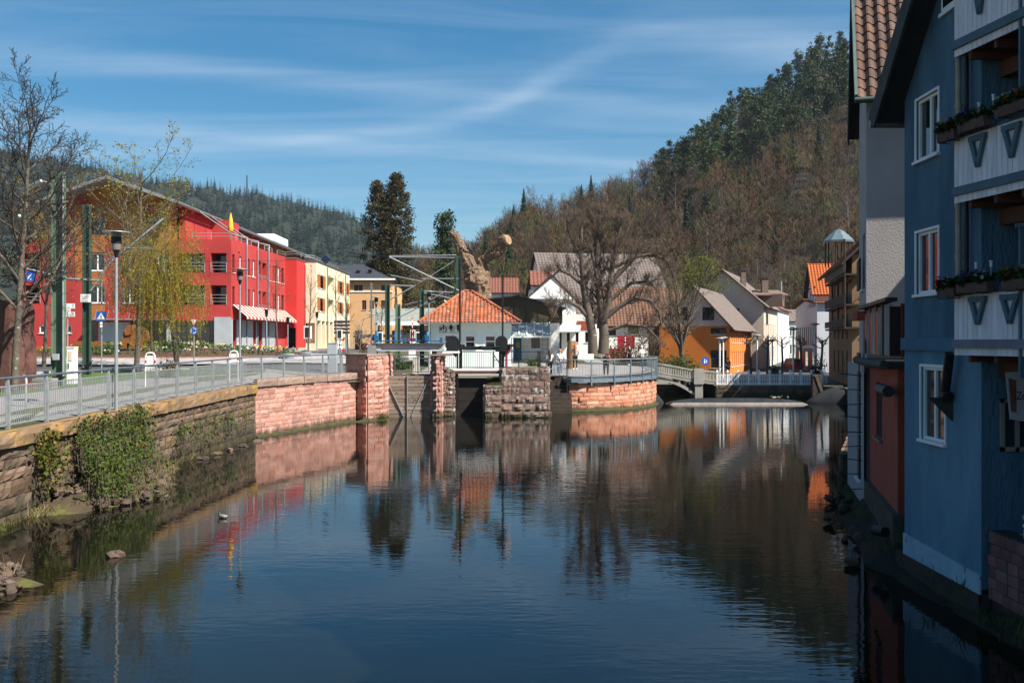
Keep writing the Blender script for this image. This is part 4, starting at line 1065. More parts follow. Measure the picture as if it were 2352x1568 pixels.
mb = MB(); facade(mb, (ax0,D,2.6), (1,0,0), ax1-ax0, zv(722,D)-2.6, hs); facade(mb, (ax1,D,2.6), (0,1,0), 8, zv(722,D)-2.6); facade(mb, (ax0,D+8,2.6),(0,-1,0),8, zv(722,D)-2.6); mb.poly([(ax0,D,zv(722,D)),(ax1,D,zv(722,D)),(ax1,D+8,zv(722,D)),(ax0,D+8,zv(722,D))]); mb.build('wall', m_whitep, an)
for h in hs: window(an, (ax0,D,2.6), (1,0,0), h, mull=(), fw=.04, frame=m_brownf)
slab('canopy_roof', [(ax0-.1,D-.05,zv(746,D)),(xu(1335,D),D-.05,zv(746,D)),(xu(1330,D),D-1.4,zv(762,D-1.4)),(ax0-.5,D-1.4,zv(762,D-1.4))], .07, m_greypanel, an)
mb = MB(); mb.bb(xu(1326,D),xu(1352,D),D-.06,D-.01,zv(757,D),zv(737,D)); mb.build('red_panel', M('red_brown_panel', (.32,.07,.03)), an)
D = 121; bx0, bx1 = xu(1240,D), xu(1560,D); cs = rect((bx0+1.2,D), (1,0.2), bx1-bx0-1.2, 15); zb = 3.2
big = house('large_house', 'large pale house under a broad grey-brown tiled roof behind the big tree', cs, zb, zv(716,D), zv(582,D+7.5), 0, m_whitep, m_tgrey, {0: [(bx1-bx0-10+1.5*k, zv(750,D)-zb, bx1-bx0-10+1.5*k+1, zv(725,D)-zb) for k in (0,2,4)]}, over=.6, tile=(.42,.48))
for (u0, u1, v0, v1, D, tm, lab) in ((1222,1264,624,655,104,m_tred,'small red tiled roof above the white gabled house'),(1100,1190,640,672,135,m_tred,'distant house with red tiled roof behind the cut-back trunk'),(1500,1572,668,735,112,m_torange,'house with faded orange roof right of the big tree')):
 x0, x1 = xu(u0,D), xu(u1,D); h_ = house('small_house', lab, rect((x0,D), (1,0), x1-x0, 7), 2.9, zv(v1,D), zv(v0,D+3.5), 0, m_whitep, tm, None, .3, .2, (.4,.45))
D = 98; x0, x1 = xu(1392,D), xu(1540,D)
h9 = house('town_house', 'white house with faded orange roof right behind the big tree trunk', rect((x0,D), (1,0), x1-x0, 8), 2.7, zv(742,D), zv(662,D+4), 0, m_whitep, m_torange, {0: [(.3,2.2,1.0,3.4),(4.2,.2,5.6,2.6),(2.2,2.4,3.2,3.5)]}, .5, .2, (.33,.37), frame=m_brownf)
mb = MB(); mb.bb(xu(1418,D-1),xu(1458,D-1),D-1.1,D-1.0,zv(800,D),zv(771,D)); mb.build('red_sign_board', M('crimson_board', (.32,.012,.03), (.25,.01,.025)), h9)
mb = MB(); mb.bb(xu(1390,D-1),xu(1440,D-1),D-1.3,D-1.0,2.6,zv(800,D)+.0); mb.build('porch', M('maroon_wall', (.18,.04,.03)), h9)
# ================================================================ street houses (right)
SU = Vector((.94,-.35)); SV = Vector((.35,.94))
m_orangew = M('orange_render', (.60,.19,.035), (.52,.155,.03), .7, .9, bump=.12, bscale=60)
m_rose = M('rose_render', (.58,.44,.39), (.50,.38,.34), .7, .9, bump=.1, bscale=60)
m_beige = M('beige_render', (.60,.50,.40), (.52,.43,.35), .7, .9, bump=.1, bscale=60)
c = Vector((20.8,95)); zb = 1.15; W = 6.8
cs = rect(c-SU*W, SU, W, 17); ze = zv(748,95); zr = zv(660,96.5)
fr0 = [(1.6,1.15+2.9,3.0,ze-zb-.35),(5.0,1.15+2.7,6.5,ze-zb-.2),(5.0,.6,6.5,2.3)]
sd0 = [(1.0+1.55*k, z, 1.0+1.55*k+.75, z+1.45) for k in range(10) for z in (.7, 3.0)]
oh = thing('town_house', 'orange town house with rose gable at the street corner', 'building', (*c, zb))
walls4(oh, cs, zb, ze, m_orangew, {0: fr0, 1: sd0})
gable_house(oh, *cs, zb, ze, zr, 1, m_rose, m_under, .55, .45, .10, (.30,.34), m_tgrey)
a = Vector((*cs[0], zb)); U0v = Vector((*SU, 0)); a1 = Vector((*cs[1], zb)); U1v = Vector((*SV, 0))
m_dframe = M('dark_window_frame', (.05,.04,.035))
for q in fr0: window(oh, a, U0v, q, frame=m_dframe, fw=.1)
for q in sd0: window(oh, a1, U1v, q, frame=m_white, mull=(), fw=.07)
for x, w_ in ((1.9,1.0),(4.2,1.1)):
 mb = MB(); o = a+U0v*x+Vector((0,0,ze-zb+.55)); nn = Vector((-SU.y,SU.x,0))*-1
 mb.prism([o+nn*.03, o+U0v*w_+nn*.03, o+U0v*w_+Vector((0,0,1.25))+nn*.03, o+Vector((0,0,1.25))+nn*.03], -nn*.025); f_ = mb.build('window', m_dframe, oh)
 mb = MB(); mb.quad(*(o+U0v*(.1+dx)+Vector((0,0,.1+dz))+nn*.035 for dx, dz in ((0,0),(w_-.2,0),(w_-.2,1.05),(0,1.05)))); mb.build('pane', m_glass, f_)
c = Vector((28.6,113)); W = 9.2; cs = rect(c-SU*W, SU, W, 15); zb = 1.25; ze = zv(700,113); zr = zv(646,114.5)
bh = thing('gable_house', 'tall beige gabled house behind the orange one', 'building', (*c, zb))
fr1 = [(W-4.3,zv(729,114)-zb,W-2.6,zv(702,114)-zb-.2)]; sd1 = [(.8+1.9*k, z, .8+1.9*k+.9, z+1.5) for k in range(7) for z in (.9,3.6,6.0) if z+1.5 < ze-zb]
walls4(bh, cs, zb, ze, m_beige, {0: fr1, 1: sd1}); gable_house(bh, *cs, zb, ze, zr+1.2, 1, m_beige, m_under, .5, .4, .10, (.32,.36), m_tgrey)
a = Vector((*cs[0], zb)); a1 = Vector((*cs[1], zb))
for q in fr1: window(bh, a, U0v, q, fw=.1)
for q in sd1: window(bh, a1, U1v, q, fw=.08)
mb = MB(); o = at(1712,747,112.3); mb.box(o+Vector((0,.3,.0)), (.05,.05,.05))
for u, v0, v1, w_ in ((1707,622,655,.55),(1756,640,668,.7)):
 p = at(u, v0, 116); mb = MB(); mb.box(Vector((p.x,p.y,(p.z+zv(v1,116))/2-.5)), (w_,w_,p.z-zv(v1,116)+1)); ch_ = mb.build('chimney', m_tbrown, bh); mb = MB(); mb.box(p+Vector((0,0,.12)), (w_+.25,w_+.25,.12)); mb.build('chimney_cap', m_slate, ch_)
mb = MB(); p = at(1794,646,118); mb.tube([p, Vector((p.x,p.y,zv(705,118)))], .12, 8); mb.build('flue_pipe', m_steel, bh)
dm = at(1765,690,116); mb = MB(); mb.box(dm+Vector((0,0,0)), (3.4,2.4,1.4), rz=-.36); dmo = mb.build('dormer', m_tbrown, bh)
slab('dormer_roof', [dm+Vector((-2,-1.6,.6)), dm+Vector((2.1,-1.2,.6)), dm+Vector((1.6,1.6,1.3)), dm+Vector((-1.6,1.4,1.3))], .1, m_tbrown, dmo)
c = Vector((34.6,129.5)); cs = rect(c-SU*6, SU, 6, 16); zb = 1.4; ze = zv(708,129.5); wn_ = thing('town_house', 'narrow bright white house further down the street', 'building', (*c, zb))
sd2 = [(.8+2.0*k, z, .8+2.0*k+.9, z+1.4) for k in range(7) for z in (.8,3.3,5.8) if z+1.5 < ze-zb]
walls4(wn_, cs, zb, ze, m_white, {1: sd2}); gable_house(wn_, *cs, zb, ze, zv(680,131), 1, m_white, m_under, .4, .3, .1, (.34,.38), m_tred)
a1 = Vector((*cs[1], zb))
for q in sd2: window(wn_, a1, U1v, q, fw=.08)
D = 152; x0, x1 = xu(1806,D), xu(1846,D)
house('town_house', 'far grey-white house with mansard roof closing the street', rect((x0,D), (1,0), x1-x0, 9), 1.8, zv(738,D), zv(712,D+4), 0, m_whitep, m_tgrey, {0: [(.5,.5,1.3,2.0),(1.7,.5,2.4,2.0),(.5,3.3,1.3,4.8)]}, .3, .2, (.5,.5))
c = Vector((30.65,100)); TV = Vector((.15,.99)).normalized(); TU = Vector((.99,-.15)).normalized()
cs = [tuple(c), tuple(c+TU*6.5), tuple(c+TU*6.5+TV*16.5), tuple(c+TV*16.5)]; zb = 1.2; ze = zv(697,100)
wo = thing('town_house', 'pale grey-white house with bright orange tiled roof across the street', 'building', (*c, zb))
m_bluew = M('cool_white_plaster', (.60,.62,.66), (.54,.56,.60), .8, .9, bump=.1, bscale=40)
sd3 = [(16.5-(.9+1.55*k)-.75, z, 16.5-(.9+1.55*k), z+2.0) for k in range(10) for z in (2.9, 5.3) if z+2 < ze-zb]
walls4(wo, cs, zb, ze, m_bluew, {3: [(s[0], s[1]-.2, s[2], s[3]-.2) for s in sd3]})
a3 = Vector((*cs[3], zb)); U3 = Vector((*(-TV), 0))
m_shg = M('grey_green_shutter', (.07,.09,.10))
for q in sd3: window(wo, a3, U3, (q[0], q[1]-.2, q[2], q[3]-.2), frame=m_shg, fw=.2, mull=(), depth=.1)
gable_house(wo, *cs, zb, ze, ze+.6, 0, m_bluew, m_under, .3, .3, .1, (.3,.34), m_tbright)
q0 = c+TV*1.0; g = [tuple(q0), tuple(q0+TU*6.4), tuple(q0+TU*6.4+TV*5.4), tuple(q0+TV*5.4)]
walls4(wo, g, ze-.3, zv(668,101), m_bluew, {3: [(1.4,.9,2.3,2.2),(3.1,.9,4.0,2.2)]}, name='upper_wall'); gable_house(wo, *g, ze, zv(668,101), zv(610,104), 0, m_bluew, m_under, .55, .45, .12, (.30,.34), m_tbright)
mb = MB(); s0 = a3+U3*.3; mb.prism([s0+Vector((-.05,0,.1)), a3+U3*16.2+Vector((-.05,0,.1)), a3+U3*16.2+Vector((-.05,0,2.4)), s0+Vector((-.05,0,2.4))], (.04,0,0)); mb.build('shop_front', M('shop_blue_grey', (.22,.27,.34)), wo)
for k in range(6):
 mb = MB(); p = a3+U3*(1+2.6*k)+Vector((-.07,0,.2)); mb.quad(p, p+U3*1.7, p+U3*1.7+Vector((0,0,1.8)), p+Vector((0,0,1.8))); mb.build('shop_window', m_glass if k % 2 else M('posters', (.5,.15,.05)), wo)
mb = MB(); mb.bb(c.x-1.0,c.x-.05,c.y+2,c.y+3.0,zv(668,101)+.2,zv(668,101)+.3); mb.build('eave_return', m_black, wo)
D = 72.0; x0 = xu(1957,D); hb = thing('balcony_house', 'tall dark timber house with brown wooden balconies and red roof', 'building', (x0, D, 1))
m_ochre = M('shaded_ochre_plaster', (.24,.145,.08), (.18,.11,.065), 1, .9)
m_dkwood = M('dark_timber', (.055,.032,.02), (.035,.02,.014), 3, .8, stretch=(8,8,.6))
zt = zv(585,D); cs = [(x0,D),(x0+9,D-1.5),(x0+13,D+16),(x0+3.9,D+17.5)]
hh4 = [(.6,z,1.5,z+1.7) for z in (.8,3.7,6.6)]
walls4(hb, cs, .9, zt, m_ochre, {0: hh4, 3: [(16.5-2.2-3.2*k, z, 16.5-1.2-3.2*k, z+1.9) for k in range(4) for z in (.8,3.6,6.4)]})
gable_house(hb, *cs, .9, zt, zt+4.4, 1, m_dkwood, m_under, .9, 1.2, .15, (.32,.36), m_tred)
for q in hh4: window(hb, (*cs[0],.9), (cs[1][0]-cs[0][0],cs[1][1]-cs[0][1],0), q, fw=.1)
for lv, (va, vb, vt) in enumerate(((735,755,700),(677,702,655),(600,632,590))):
 z1, z0_ = zv(va,D-1), zv(vb,D-1)
 mb = MB(); L_ = 15; sxn = Vector((.217,.976,0))
 p0 = Vector((x0-.9,D-1.0,z0_))
 mb.prism([p0, p0+Vector((1.5,-.2,0)), p0+sxn*L_+Vector((1.5,0,0)), p0+sxn*L_], (0,0,.14)); bal = mb.build('balcony', m_dkwood, hb)
 for k in range(4):
  mb = MB(); zz = z0_+.2+k*(z1-z0_-.1)/4; h_ = (z1-z0_)/4*.78
  mb.beam(p0+Vector((-.02,0,zz-z0_+h_/2)), p0+sxn*L_+Vector((-.02,0,zz-z0_+h_/2)), .04, h_); mb.build('board', m_dkwood if lv < 2 else M('grey_board', (.12,.085,.06)), bal)
 for k in range(3):
  mb = MB(); mb.tube([p0+sxn*(k*4.5)+Vector((.05,.05,0)), p0+sxn*(k*4.5)+Vector((.05,.05,2.6))], .07, 6); mb.build('post', m_dkwood, bal)
 mb = MB(); q = p0+Vector((.3,.2,z1-z0_+.9)); mb.quad(q, q+sxn*6, q+sxn*6+Vector((1.0,0,.9)), q+Vector((1.0,0,.9))); mb.build('awning', M('rust_awning', (.20,.055,.025)), bal)
p = at(1900,560,D+14); D2 = D+14; mb = MB(); mb.lathe(Vector((p.x+1.0,p.y,0)), [(1.35,zv(558,D2)),(1.35,zv(553,D2)),(.5,zv(532,D2)),(.06,zv(526,D2))], 8, False); tu = mb.build('turret_roof', M('zinc_blue', (.16,.22,.25), rough=.4, metal=.3), hb)
for k in range(6): mb = MB(); an_ = k*PI/3; mb.tube([(p.x+1.0+1.15*math.cos(an_),p.y+1.15*math.sin(an_),zv(612,D2)),(p.x+1.0+1.15*math.cos(an_),p.y+1.15*math.sin(an_),zv(556,D2))], .06, 6); mb.build('turret_post', m_dkwood, tu)
# ================================================================ blue house (near right)
m_blue = M('blue_render', (.10,.195,.27), (.052,.115,.172), 1.1, .9, stretch=(1.3,1.3,.35), bump=1.0, bscale=8, bstretch=(2.5,2.5,.7), spot=(.03,.08,.13), spot_at=.64, spot_scale=9, spot_stretch=(2,2,.4), bdist=.06)  # dark strokes in the colour stand in for shading of the relief
m_lblue = M('flaking_pale_blue', (.34,.47,.54), (.22,.34,.42), 2, .9, bump=.6, bscale=12, spot=(.10,.09,.07), spot_at=.60, spot_scale=4, spot_stretch=(1,1,.6))
BX, BY0, BY1 = 7.2, 15.27, 18.26
bl = thing('blue_house', 'tall blue rendered house with white framed windows rising from the river', 'building', (BX, BY1, .5))
O = Vector((BX, BY1, 0.0)); U = Vector((0,-1,0))                     # facade coordinate runs towards the camera
def by(u): return BX*F/(u-U0)
def bs(u): return BY1-by(u)
def bz(u, v): return zv(v, by(u))
bw_ = [(bs(2106), bz(2130,362), bs(2157), bz(2130,220)), (bs(2106), bz(2130,674), bs(2157), bz(2130,530)), (bs(2117), bz(2145,1013), bs(2172), bz(2145,843)), (bs(2166), bz(2180,22), bs(2205), bz(2180,-90))]
ZB = .5; zed = 8.7
slope = 1.0; yr_ = 11.8; zrd = zed+(BY1-yr_)*slope
mb = MB(); hl_ = [(a, b_-ZB, c, d_-ZB) for a, b_, c, d_ in bw_]
O = Vector((BX, BY1, ZB))
ZM = bz(2130,790)
facade(mb, Vector((BX,BY1,ZM)), U, BY1-BY0, zed-ZM, [(a, b_-ZM+ZB, c_, d_-ZM+ZB) for a, b_, c_, d_ in hl_[:2]], .12)
Mb2 = MB(); facade(Mb2, O, U, BY1-BY0, ZM-ZB, hl_[2:3], .12)
top_h = zed+(BY1-BY0)*slope
mb.poly([(BX,BY1,zed),(BX,BY0,zed),(BX,BY0,top_h)])
mb.quad((BX+.0,BY0,ZB),(BX+6,BY0,ZB),(BX+6,BY0,top_h),(BX,BY0,top_h))          # return wall facing the camera
mb.quad((BX+1.7,BY0,ZB),(BX+1.7,4,ZB),(BX+1.7,4,top_h+3),(BX+1.7,BY0,top_h))      # back of the balconies
mb.quad((BX+11,BY1,ZB-.5),(BX,BY1,ZB-.5),(BX,BY1,zed),(BX+11,BY1,zed))            # wall towards the lower house
mb.build('wall', m_blue, bl)
Mb2.build('lower_wall', M('faded_blue_render', (.15,.285,.38), (.085,.18,.26), 1.0, .9, stretch=(1.3,1.3,.4), bump=1.0, bscale=8, bstretch=(2.5,2.5,.7), spot=(.23,.29,.34), spot_at=.62, spot_scale=2.2, spot_stretch=(1,1,.7), bdist=.06), bl)
for i, h in enumerate(hl_[:3]):
 window(bl, O, U, h, mull=(.5,) if i != 0 else (.56,), fw=.055, depth=.10, fd=.07, surround=.045)
h = bw_[3]; mb = MB(); mb.bb(BX-.03,BX-.002,BY1-h[2],BY1-h[0],h[1],h[3]); f_ = mb.build('window', m_white, bl); mb = MB(); mb.bb(BX-.035,BX-.031,BY1-h[2]+.07,BY1-h[0]-.07,h[1]+.07,h[3]); mb.build('pane', m_glass, f_)
mb = MB(); mb.bb(BX-.06,BX-.005,BY1-h[2]-.05,BY1-h[0]+.05,h[1]-.06,h[1]); mb.build('sill', m_white, f_)
mb = MB(); zc_ = bz(2130,790); mb.prism([(BX-.07,BY1+.02,zc_-.11),(BX-.07,BY0+.35,zc_-.11),(BX-.07,BY0+.35,zc_+.11),(BX-.07,BY1+.02,zc_+.11)], (.065,0,0)); mb.build('string_course', M('blue_band', (.075,.165,.25), rough=.9), bl)
rg = random.Random(4); mb = MB(); n = 22
for i in range(n):
 a, b_ = BY1-(BY1-BY0)*i/n, BY1-(BY1-BY0)*(i+1)/n
 zl0, zl1 = (.34+.07*math.sin(j*1.7)+.06*math.sin(j*3.1) for j in (i, i+1))
 mb.prism([(BX-.03,a,zl0),(BX-.03,b_,zl1),(BX-.03,b_,.80-.09*(i+1)/n),(BX-.03,a,.80-.09*i/n)], (.028,0,0))
mb.build('plinth', m_lblue, bl)
ft = wall_core('footing', [(BX-.05,BY1+.3),(BX-.05,BY0)], -1, .42, .4, m_mort, 1, 0, 4); ft.parent = bl; ft.matrix_parent_inverse = Matrix.Translation(-bl.location)
mb = MB(); mb.bb(BX-.02,BX+1.75,8.6,9.4,ZB,top_h+2); mb.build('added_shade_wall', m_blue, bl)  # unseen end wall added to darken the recess behind the balconies
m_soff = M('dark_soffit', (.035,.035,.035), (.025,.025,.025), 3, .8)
VX = BX-.42
ey = BY1+.42; ez = zed-.42*slope
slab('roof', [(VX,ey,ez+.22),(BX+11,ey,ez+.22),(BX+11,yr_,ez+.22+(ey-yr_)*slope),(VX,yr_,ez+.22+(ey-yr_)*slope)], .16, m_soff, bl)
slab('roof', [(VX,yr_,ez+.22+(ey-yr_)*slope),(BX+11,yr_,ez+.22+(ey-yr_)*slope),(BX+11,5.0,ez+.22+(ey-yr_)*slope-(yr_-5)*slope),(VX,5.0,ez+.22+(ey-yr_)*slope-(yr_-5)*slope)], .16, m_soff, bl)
mb = MB(); mb.beam((VX-.02,ey+.02,ez+.12),(VX-.02,yr_,ez+.12+(ey-yr_)*slope),.05,.34); mb.build('verge_board', M('weathered_verge', (.07,.07,.065), (.045,.045,.04), 3, .8), bl)
MB().tube([(VX-.05,ey+.05,ez+.10),(BX+3,ey+.05,ez+.10)], .07, 8).build('gutter', m_gutter, bl)
m_cpipe = M('cream_downpipe', (.36,.30,.22), (.27,.22,.17), 4, .5)
yy = by(2216)+.0; px_ = BX-.10
mb = MB(); mb.tube([(px_,yy,bz(2216,640)),(px_,yy,9.6)], .045, 10)
for v in (130,245,460,470,590): mb.tube([(px_,yy,bz(2216,v)-.03),(px_,yy,bz(2216,v)+.03)], .06, 10)
mb.build('downpipe', m_cpipe, bl)
mb = MB(); yy2 = by(2232); mb.tube([(px_+.02,yy2,bz(2232,640)),(px_+.02,yy2,9.6)], .035, 8); mb.build('downpipe', m_black, bl)
p, q = Vector((BX-.18, by(2207), bz(2207,812))), Vector((BX-.12, by(2172)-.25, bz(2172,905)))
mb = MB(); mb.tube([p, q], .075, 10); mb.tube([q+Vector((0,.03,.04)), q+Vector((.0,-.12,-.03))], .095, 10); mb.build('drain_pipe', m_black, bl)
mb = MB(); ty = by(2180); mb.prism([(BX-.34,ty-.02,bz(2180,912)),(BX-.01,ty-.16,bz(2180,912)),(BX-.01,ty-.16,bz(2185,962)-.03)], (0,.05,0)); mb.build('pipe_bracket', m_black, bl)
m_dfr = M('grey_frame', (.30,.27,.24), rough=.7)
Or = Vector((BX, BY0, 0)); hx_ = (xu(2296,BY0)-BX, zv(1036,BY0), xu(2372,BY0)-BX, zv(915,BY0))
mb = MB(); x0, z0_, x1, z1 = BX+hx_[0], hx_[1], BX+hx_[2], hx_[3]
for a, b_, c, d_ in ((x0,z0_,x0+.06,z1),(x1-.06,z0_,x1,z1),(x0,z0_,x1,z0_+.07),(x0,z1-.06,x1,z1),((x0+x1)/2-.03,z0_,(x0+x1)/2+.03,z1)): mb.bb(a,c,BY0-.05,BY0-.004,b_,d_)
f_ = mb.build('window', m_dfr, bl); mb = MB(); mb.bb(x0+.02,x1-.02,BY0-.02,BY0-.006,z0_+.02,z1-.02); mb.build('pane', m_glass, f_)
m_brick = M('purple_red_brick', (.21,.09,.08), (.15,.065,.058), 3, .9, rnd=.25, bump=.4, bscale=14)
m_board = M('off_white_board', (.72,.70,.74), (.56,.54,.58), 3, .75, rnd=.10, stretch=(6,6,.6), spot=(.10,.07,.06), spot_at=.70, spot_scale=9)
m_trim = M('blue_grey_trim', (.075,.135,.175), (.06,.11,.145), 3, .7)
m_beamw = M('brown_beam', (.12,.05,.028), (.07,.03,.02), 3, .8, stretch=(.4,6,6), bump=.3)
D0 = Vector((6.86, 15.42, 0)); BD = Vector((.17,-.985,0)).normalized(); BN = Vector((-.985,-.17,0))
LB = 5.2
def trim_v(parent, s, ztop, zbot):
 w_ = .165
 for sg in (-1, 1):
  mb = MB(); mb.beam(D0+BD*(s+sg*w_)+BN*.045+Vector((0,0,ztop)), D0+BD*s+BN*.045+Vector((0,0,zbot)), .07, .05, up=BN); mb.build('trim_strut', m_trim, parent)
 mb = MB(); mb.beam(D0+BD*(s-w_-.03)+BN*.047+Vector((0,0,ztop-.03)), D0+BD*(s+w_+.03)+BN*.047+Vector((0,0,ztop-.03)), .05, .08); mb.build('trim_strut', m_trim, parent)
for zbt, ztp_, vs in ((8.72, 9.9, (.66,1.45)), (6.46, 7.42, (.62,1.38)), (4.12, 5.02, (.62,1.34))):
 zl = zbt+.20
 bal = MB(); e_ = Vector((BX+1.7,0,0))
 p0, p1 = D0+Vector((0,0,zbt)), D0+BD*LB+Vector((0,0,zbt))
 bal.prism([p0-BN*.02, p1-BN*.02, Vector((BX+1.75,p1.y,zbt)), Vector((BX+1.75,p0.y,zbt))], (0,0,.14)); bo = bal.build('balcony', m_beamw, bl)
 nb = 46; bwid = LB/nb
 bme = MB(); bme.bb(.004,bwid-.004,-.012,.012,0,ztp_-zl); bmesh_ = bme.mesh('board', m_board)
 rz = math.atan2(BD.y, BD.x)
 for k in range(nb):
  o = bpy.data.objects.new('board', bmesh_); COL.objects.link(o); o.location = D0+BD*(k*bwid)+Vector((0,0,zl)); o.rotation_euler = (0,0,rz)
  o.parent = bo
 se = MB(); se.bb(.004,bwid-.004,-.012,.012,0,.11); sem = se.mesh('edge_board', m_board)
 for k in range(nb):
  o = bpy.data.objects.new('edge_board', sem); COL.objects.link(o); o.location = D0+BD*(k*bwid)+Vector((0,0,zbt-.03))-BN*.0; o.rotation_euler = (0,0,rz); o.parent = bo
 for k in range(6):       # end of the balcony
  mb = MB(); x_ = .02+k*.11; mb.prism([D0+Vector((x_,.012,zl)), D0+Vector((x_+.1,.012,zl)), D0+Vector((x_+.1,.012,ztp_)), D0+Vector((x_,.012,ztp_))], (0,-.02,0)); mb.build('board', m_board, bo)
 mb = MB(); mb.beam(D0+BN*.03+Vector((0,0,zbt+.145)), D0+BD*LB+BN*.03+Vector((0,0,zbt+.145)), .06, .13); mb.build('lower_rail', M('lilac_trim', (.20,.20,.25)) if zbt < 5 else m_trim, bo)
 mb = MB(); mb.beam(D0-BN*.03+Vector((0,0,ztp_+.02)), D0+BD*LB-BN*.03+Vector((0,0,ztp_+.02)), .1, .05); mb.build('hand_rail', m_trim, bo)
 for s in vs: trim_v(bo, s, ztp_-.06, zl+.24)
 for k in range(7):
  mb = MB(); mb.beam(D0+BD*(.3+k*.6)-BN*.05+Vector((0,0,zbt-.07)), Vector((BX+1.7,D0.y-.3-k*.6,zbt-.07)), .09, .13); mb.build('joist', m_beamw, bo)
 mb = MB(); mb.beam(D0+BD*.1-BN*.65+Vector((0,0,zbt-.26)), D0+BD*LB-BN*.65+Vector((0,0,zbt-.26)), .14, .24); mb.build('beam', m_beamw, bo)
 for dx, dy in ((.95,.55),(1.3,.9)):
  mb = MB(); mb.ball((BX+dx, D0.y-dy, zbt-.40), .05, 8, 6); mb.build('ceiling_lamp', M('lamp_glass', (.4,.4,.4), rough=.3), bo)
mb = MB(); p = at(2349,650,13.9); mb.beam(Vector((p.x,p.y,zv(868,13.9))), Vector((p.x,p.y,zv(515,13.9))), .05, .09); mb.beam(Vector((p.x-.1,p.y,zv(518,13.9))), Vector((p.x+1,p.y-.3,zv(505,13.9))), .06, .06); mb.beam(Vector((p.x,p.y,zv(200,13.9))), Vector((p.x,p.y,zv(-60,13.9))), .05, .09); mb.build('steel_post', m_trim, bl)
m_box = M('terracotta_box', (.12,.075,.06), (.085,.05,.045), 4, .8); m_box2 = M('black_box', (.02,.02,.02))
pan = {k: Mleaf('pansy_'+k, c, tuple(x*.7 for x in c), .1, .2) for k, c in dict(blue=(.04,.04,.17), violet=(.08,.03,.15), white=(.32,.32,.32), orange=(.36,.10,.015), yellow=(.36,.23,.02), red=(.2,.03,.02)).items()}
m_pleaf = Mleaf('pansy_leaf', (.03,.06,.015), (.02,.04,.012))
def flower_box(s, z, cols, label, w=.52):
 c = D0+BD*s+BN*.17+Vector((0,0,z))
 fb = thing('flower_box', label, 'flower box', c, 'flower boxes on the blue house balconies')
 prof = [(-.055,0),(.055,0),(.075,.14),(-.075,.14)]
 a = [c-BD*w/2+BN*x+Vector((0,0,zz)) for x, zz in prof]
 mb = MB(); mb.prism(a, BD*w); mb.build('box', m_box, fb)
 for t in (-w*.3, w*.3): mb = MB(); mb.tube([c+BD*t+BN*.1+Vector((0,0,.03)), c+BD*t+BN*.1+Vector((0,0,-.02)), c+BD*t-BN*.1+Vector((0,0,-.02)), c+BD*t-BN*.14+Vector((0,0,.2))], .007, 4); mb.build('bracket', m_black, fb)
 rg = random.Random(int(s*97+z*13)); mb = MB()
 for k in range(150):
  p = c+BD*rg.uniform(-w/2,w/2)+BN*rg.uniform(-.1,.12)+Vector((0,0,rg.uniform(.13,.27))); leaf_quad(mb, p, rg.uniform(.025,.05), rg)
 mb.build('foliage', m_pleaf, fb)
 for ci, cn in enumerate(cols):
  mb = MB()
  for k in range(34 // len(cols)+4):
   f0 = (ci+rg.random())/len(cols); p = c+BD*(w*(f0-.5)*1.0)+BN*rg.uniform(-.08,.13)+Vector((0,0,rg.uniform(.19,.33))); leaf_quad(mb, p, rg.uniform(.02,.032), rg, up=.6)
  mb.build('blossom', pan[cn], fb)
 return fb
def leaf_quad(mb, p, s, rg, up=0.0):
 a = Vector((rg.gauss(0,1), rg.gauss(0,1), rg.gauss(0,1)+up)).normalized(); b = a.orthogonal().normalized(); b.rotate(Matrix.Rotation(rg.uniform(0,6.28),3,a)); c = a.cross(b)
 mb.quad(p-b*s-c*s*.7, p+b*s-c*s*.7, p+b*s+c*s*.7, p-b*s+c*s*.7)
flower_box(.10, 7.38, ('blue','yellow','red'), 'upper balcony flower box at the left end, with yellow pansies', .42)
flower_box(.72, 7.42, ('violet','blue','white'), 'upper balcony flower box in the middle, with dark blue pansies', .62)
flower_box(1.62, 7.46, ('white','orange','orange'), 'upper balcony flower box at the picture edge, with orange pansies', .7)
flower_box(.10, 4.98, ('red','white'), 'lower balcony flower box at the left end, with red and white pansies', .42)
flower_box(.74, 5.02, ('blue','violet','white'), 'lower balcony flower box in the middle, with blue pansies', .72)
flower_box(1.66, 5.02, ('orange','white'), 'lower balcony flower box at the picture edge', .5)
for s, z, lab in ((.62,7.42,'first'),(.95,7.46,'second'),(.55,5.05,'third'),(.90,5.05,'fourth')):
 c = D0+BD*s+BN*.02+Vector((0,0,z)); so = thing('solar_lamp', {'first':'slim solar lamp on the upper balcony, nearer the downpipe','second':'slim solar lamp on the upper balcony, nearer the picture edge','third':'slim solar lamp on the lower balcony, nearer the downpipe','fourth':'slim solar lamp on the lower balcony, nearer the picture edge'}[lab], 'lamp', c)
 mb = MB(); mb.tube([c, c+Vector((0,0,.36))], .009, 6); mb.build('stem', m_steel, so); mb = MB(); mb.lathe(c+Vector((0,0,.34)), [(.02,0),(.02,.07),(.028,.075),(.028,.09)], 8); mb.build('head', m_signw, so)
yb = 14.6; bn = thing('banner', 'white cloth banner with photo and lettering hung under the balcony', 'banner', at(2335,860,yb))
m_cloth = M('banner_cloth', (.42,.40,.38), (.36,.345,.33), 2, .9)
q = [at(2310,855,yb), at(2400,850,yb), at(2400,975,yb), at(2320,962,yb)]
mb = MB(); mb.prism(q, (0,.01,0)); mb.build('cloth', m_cloth, bn)
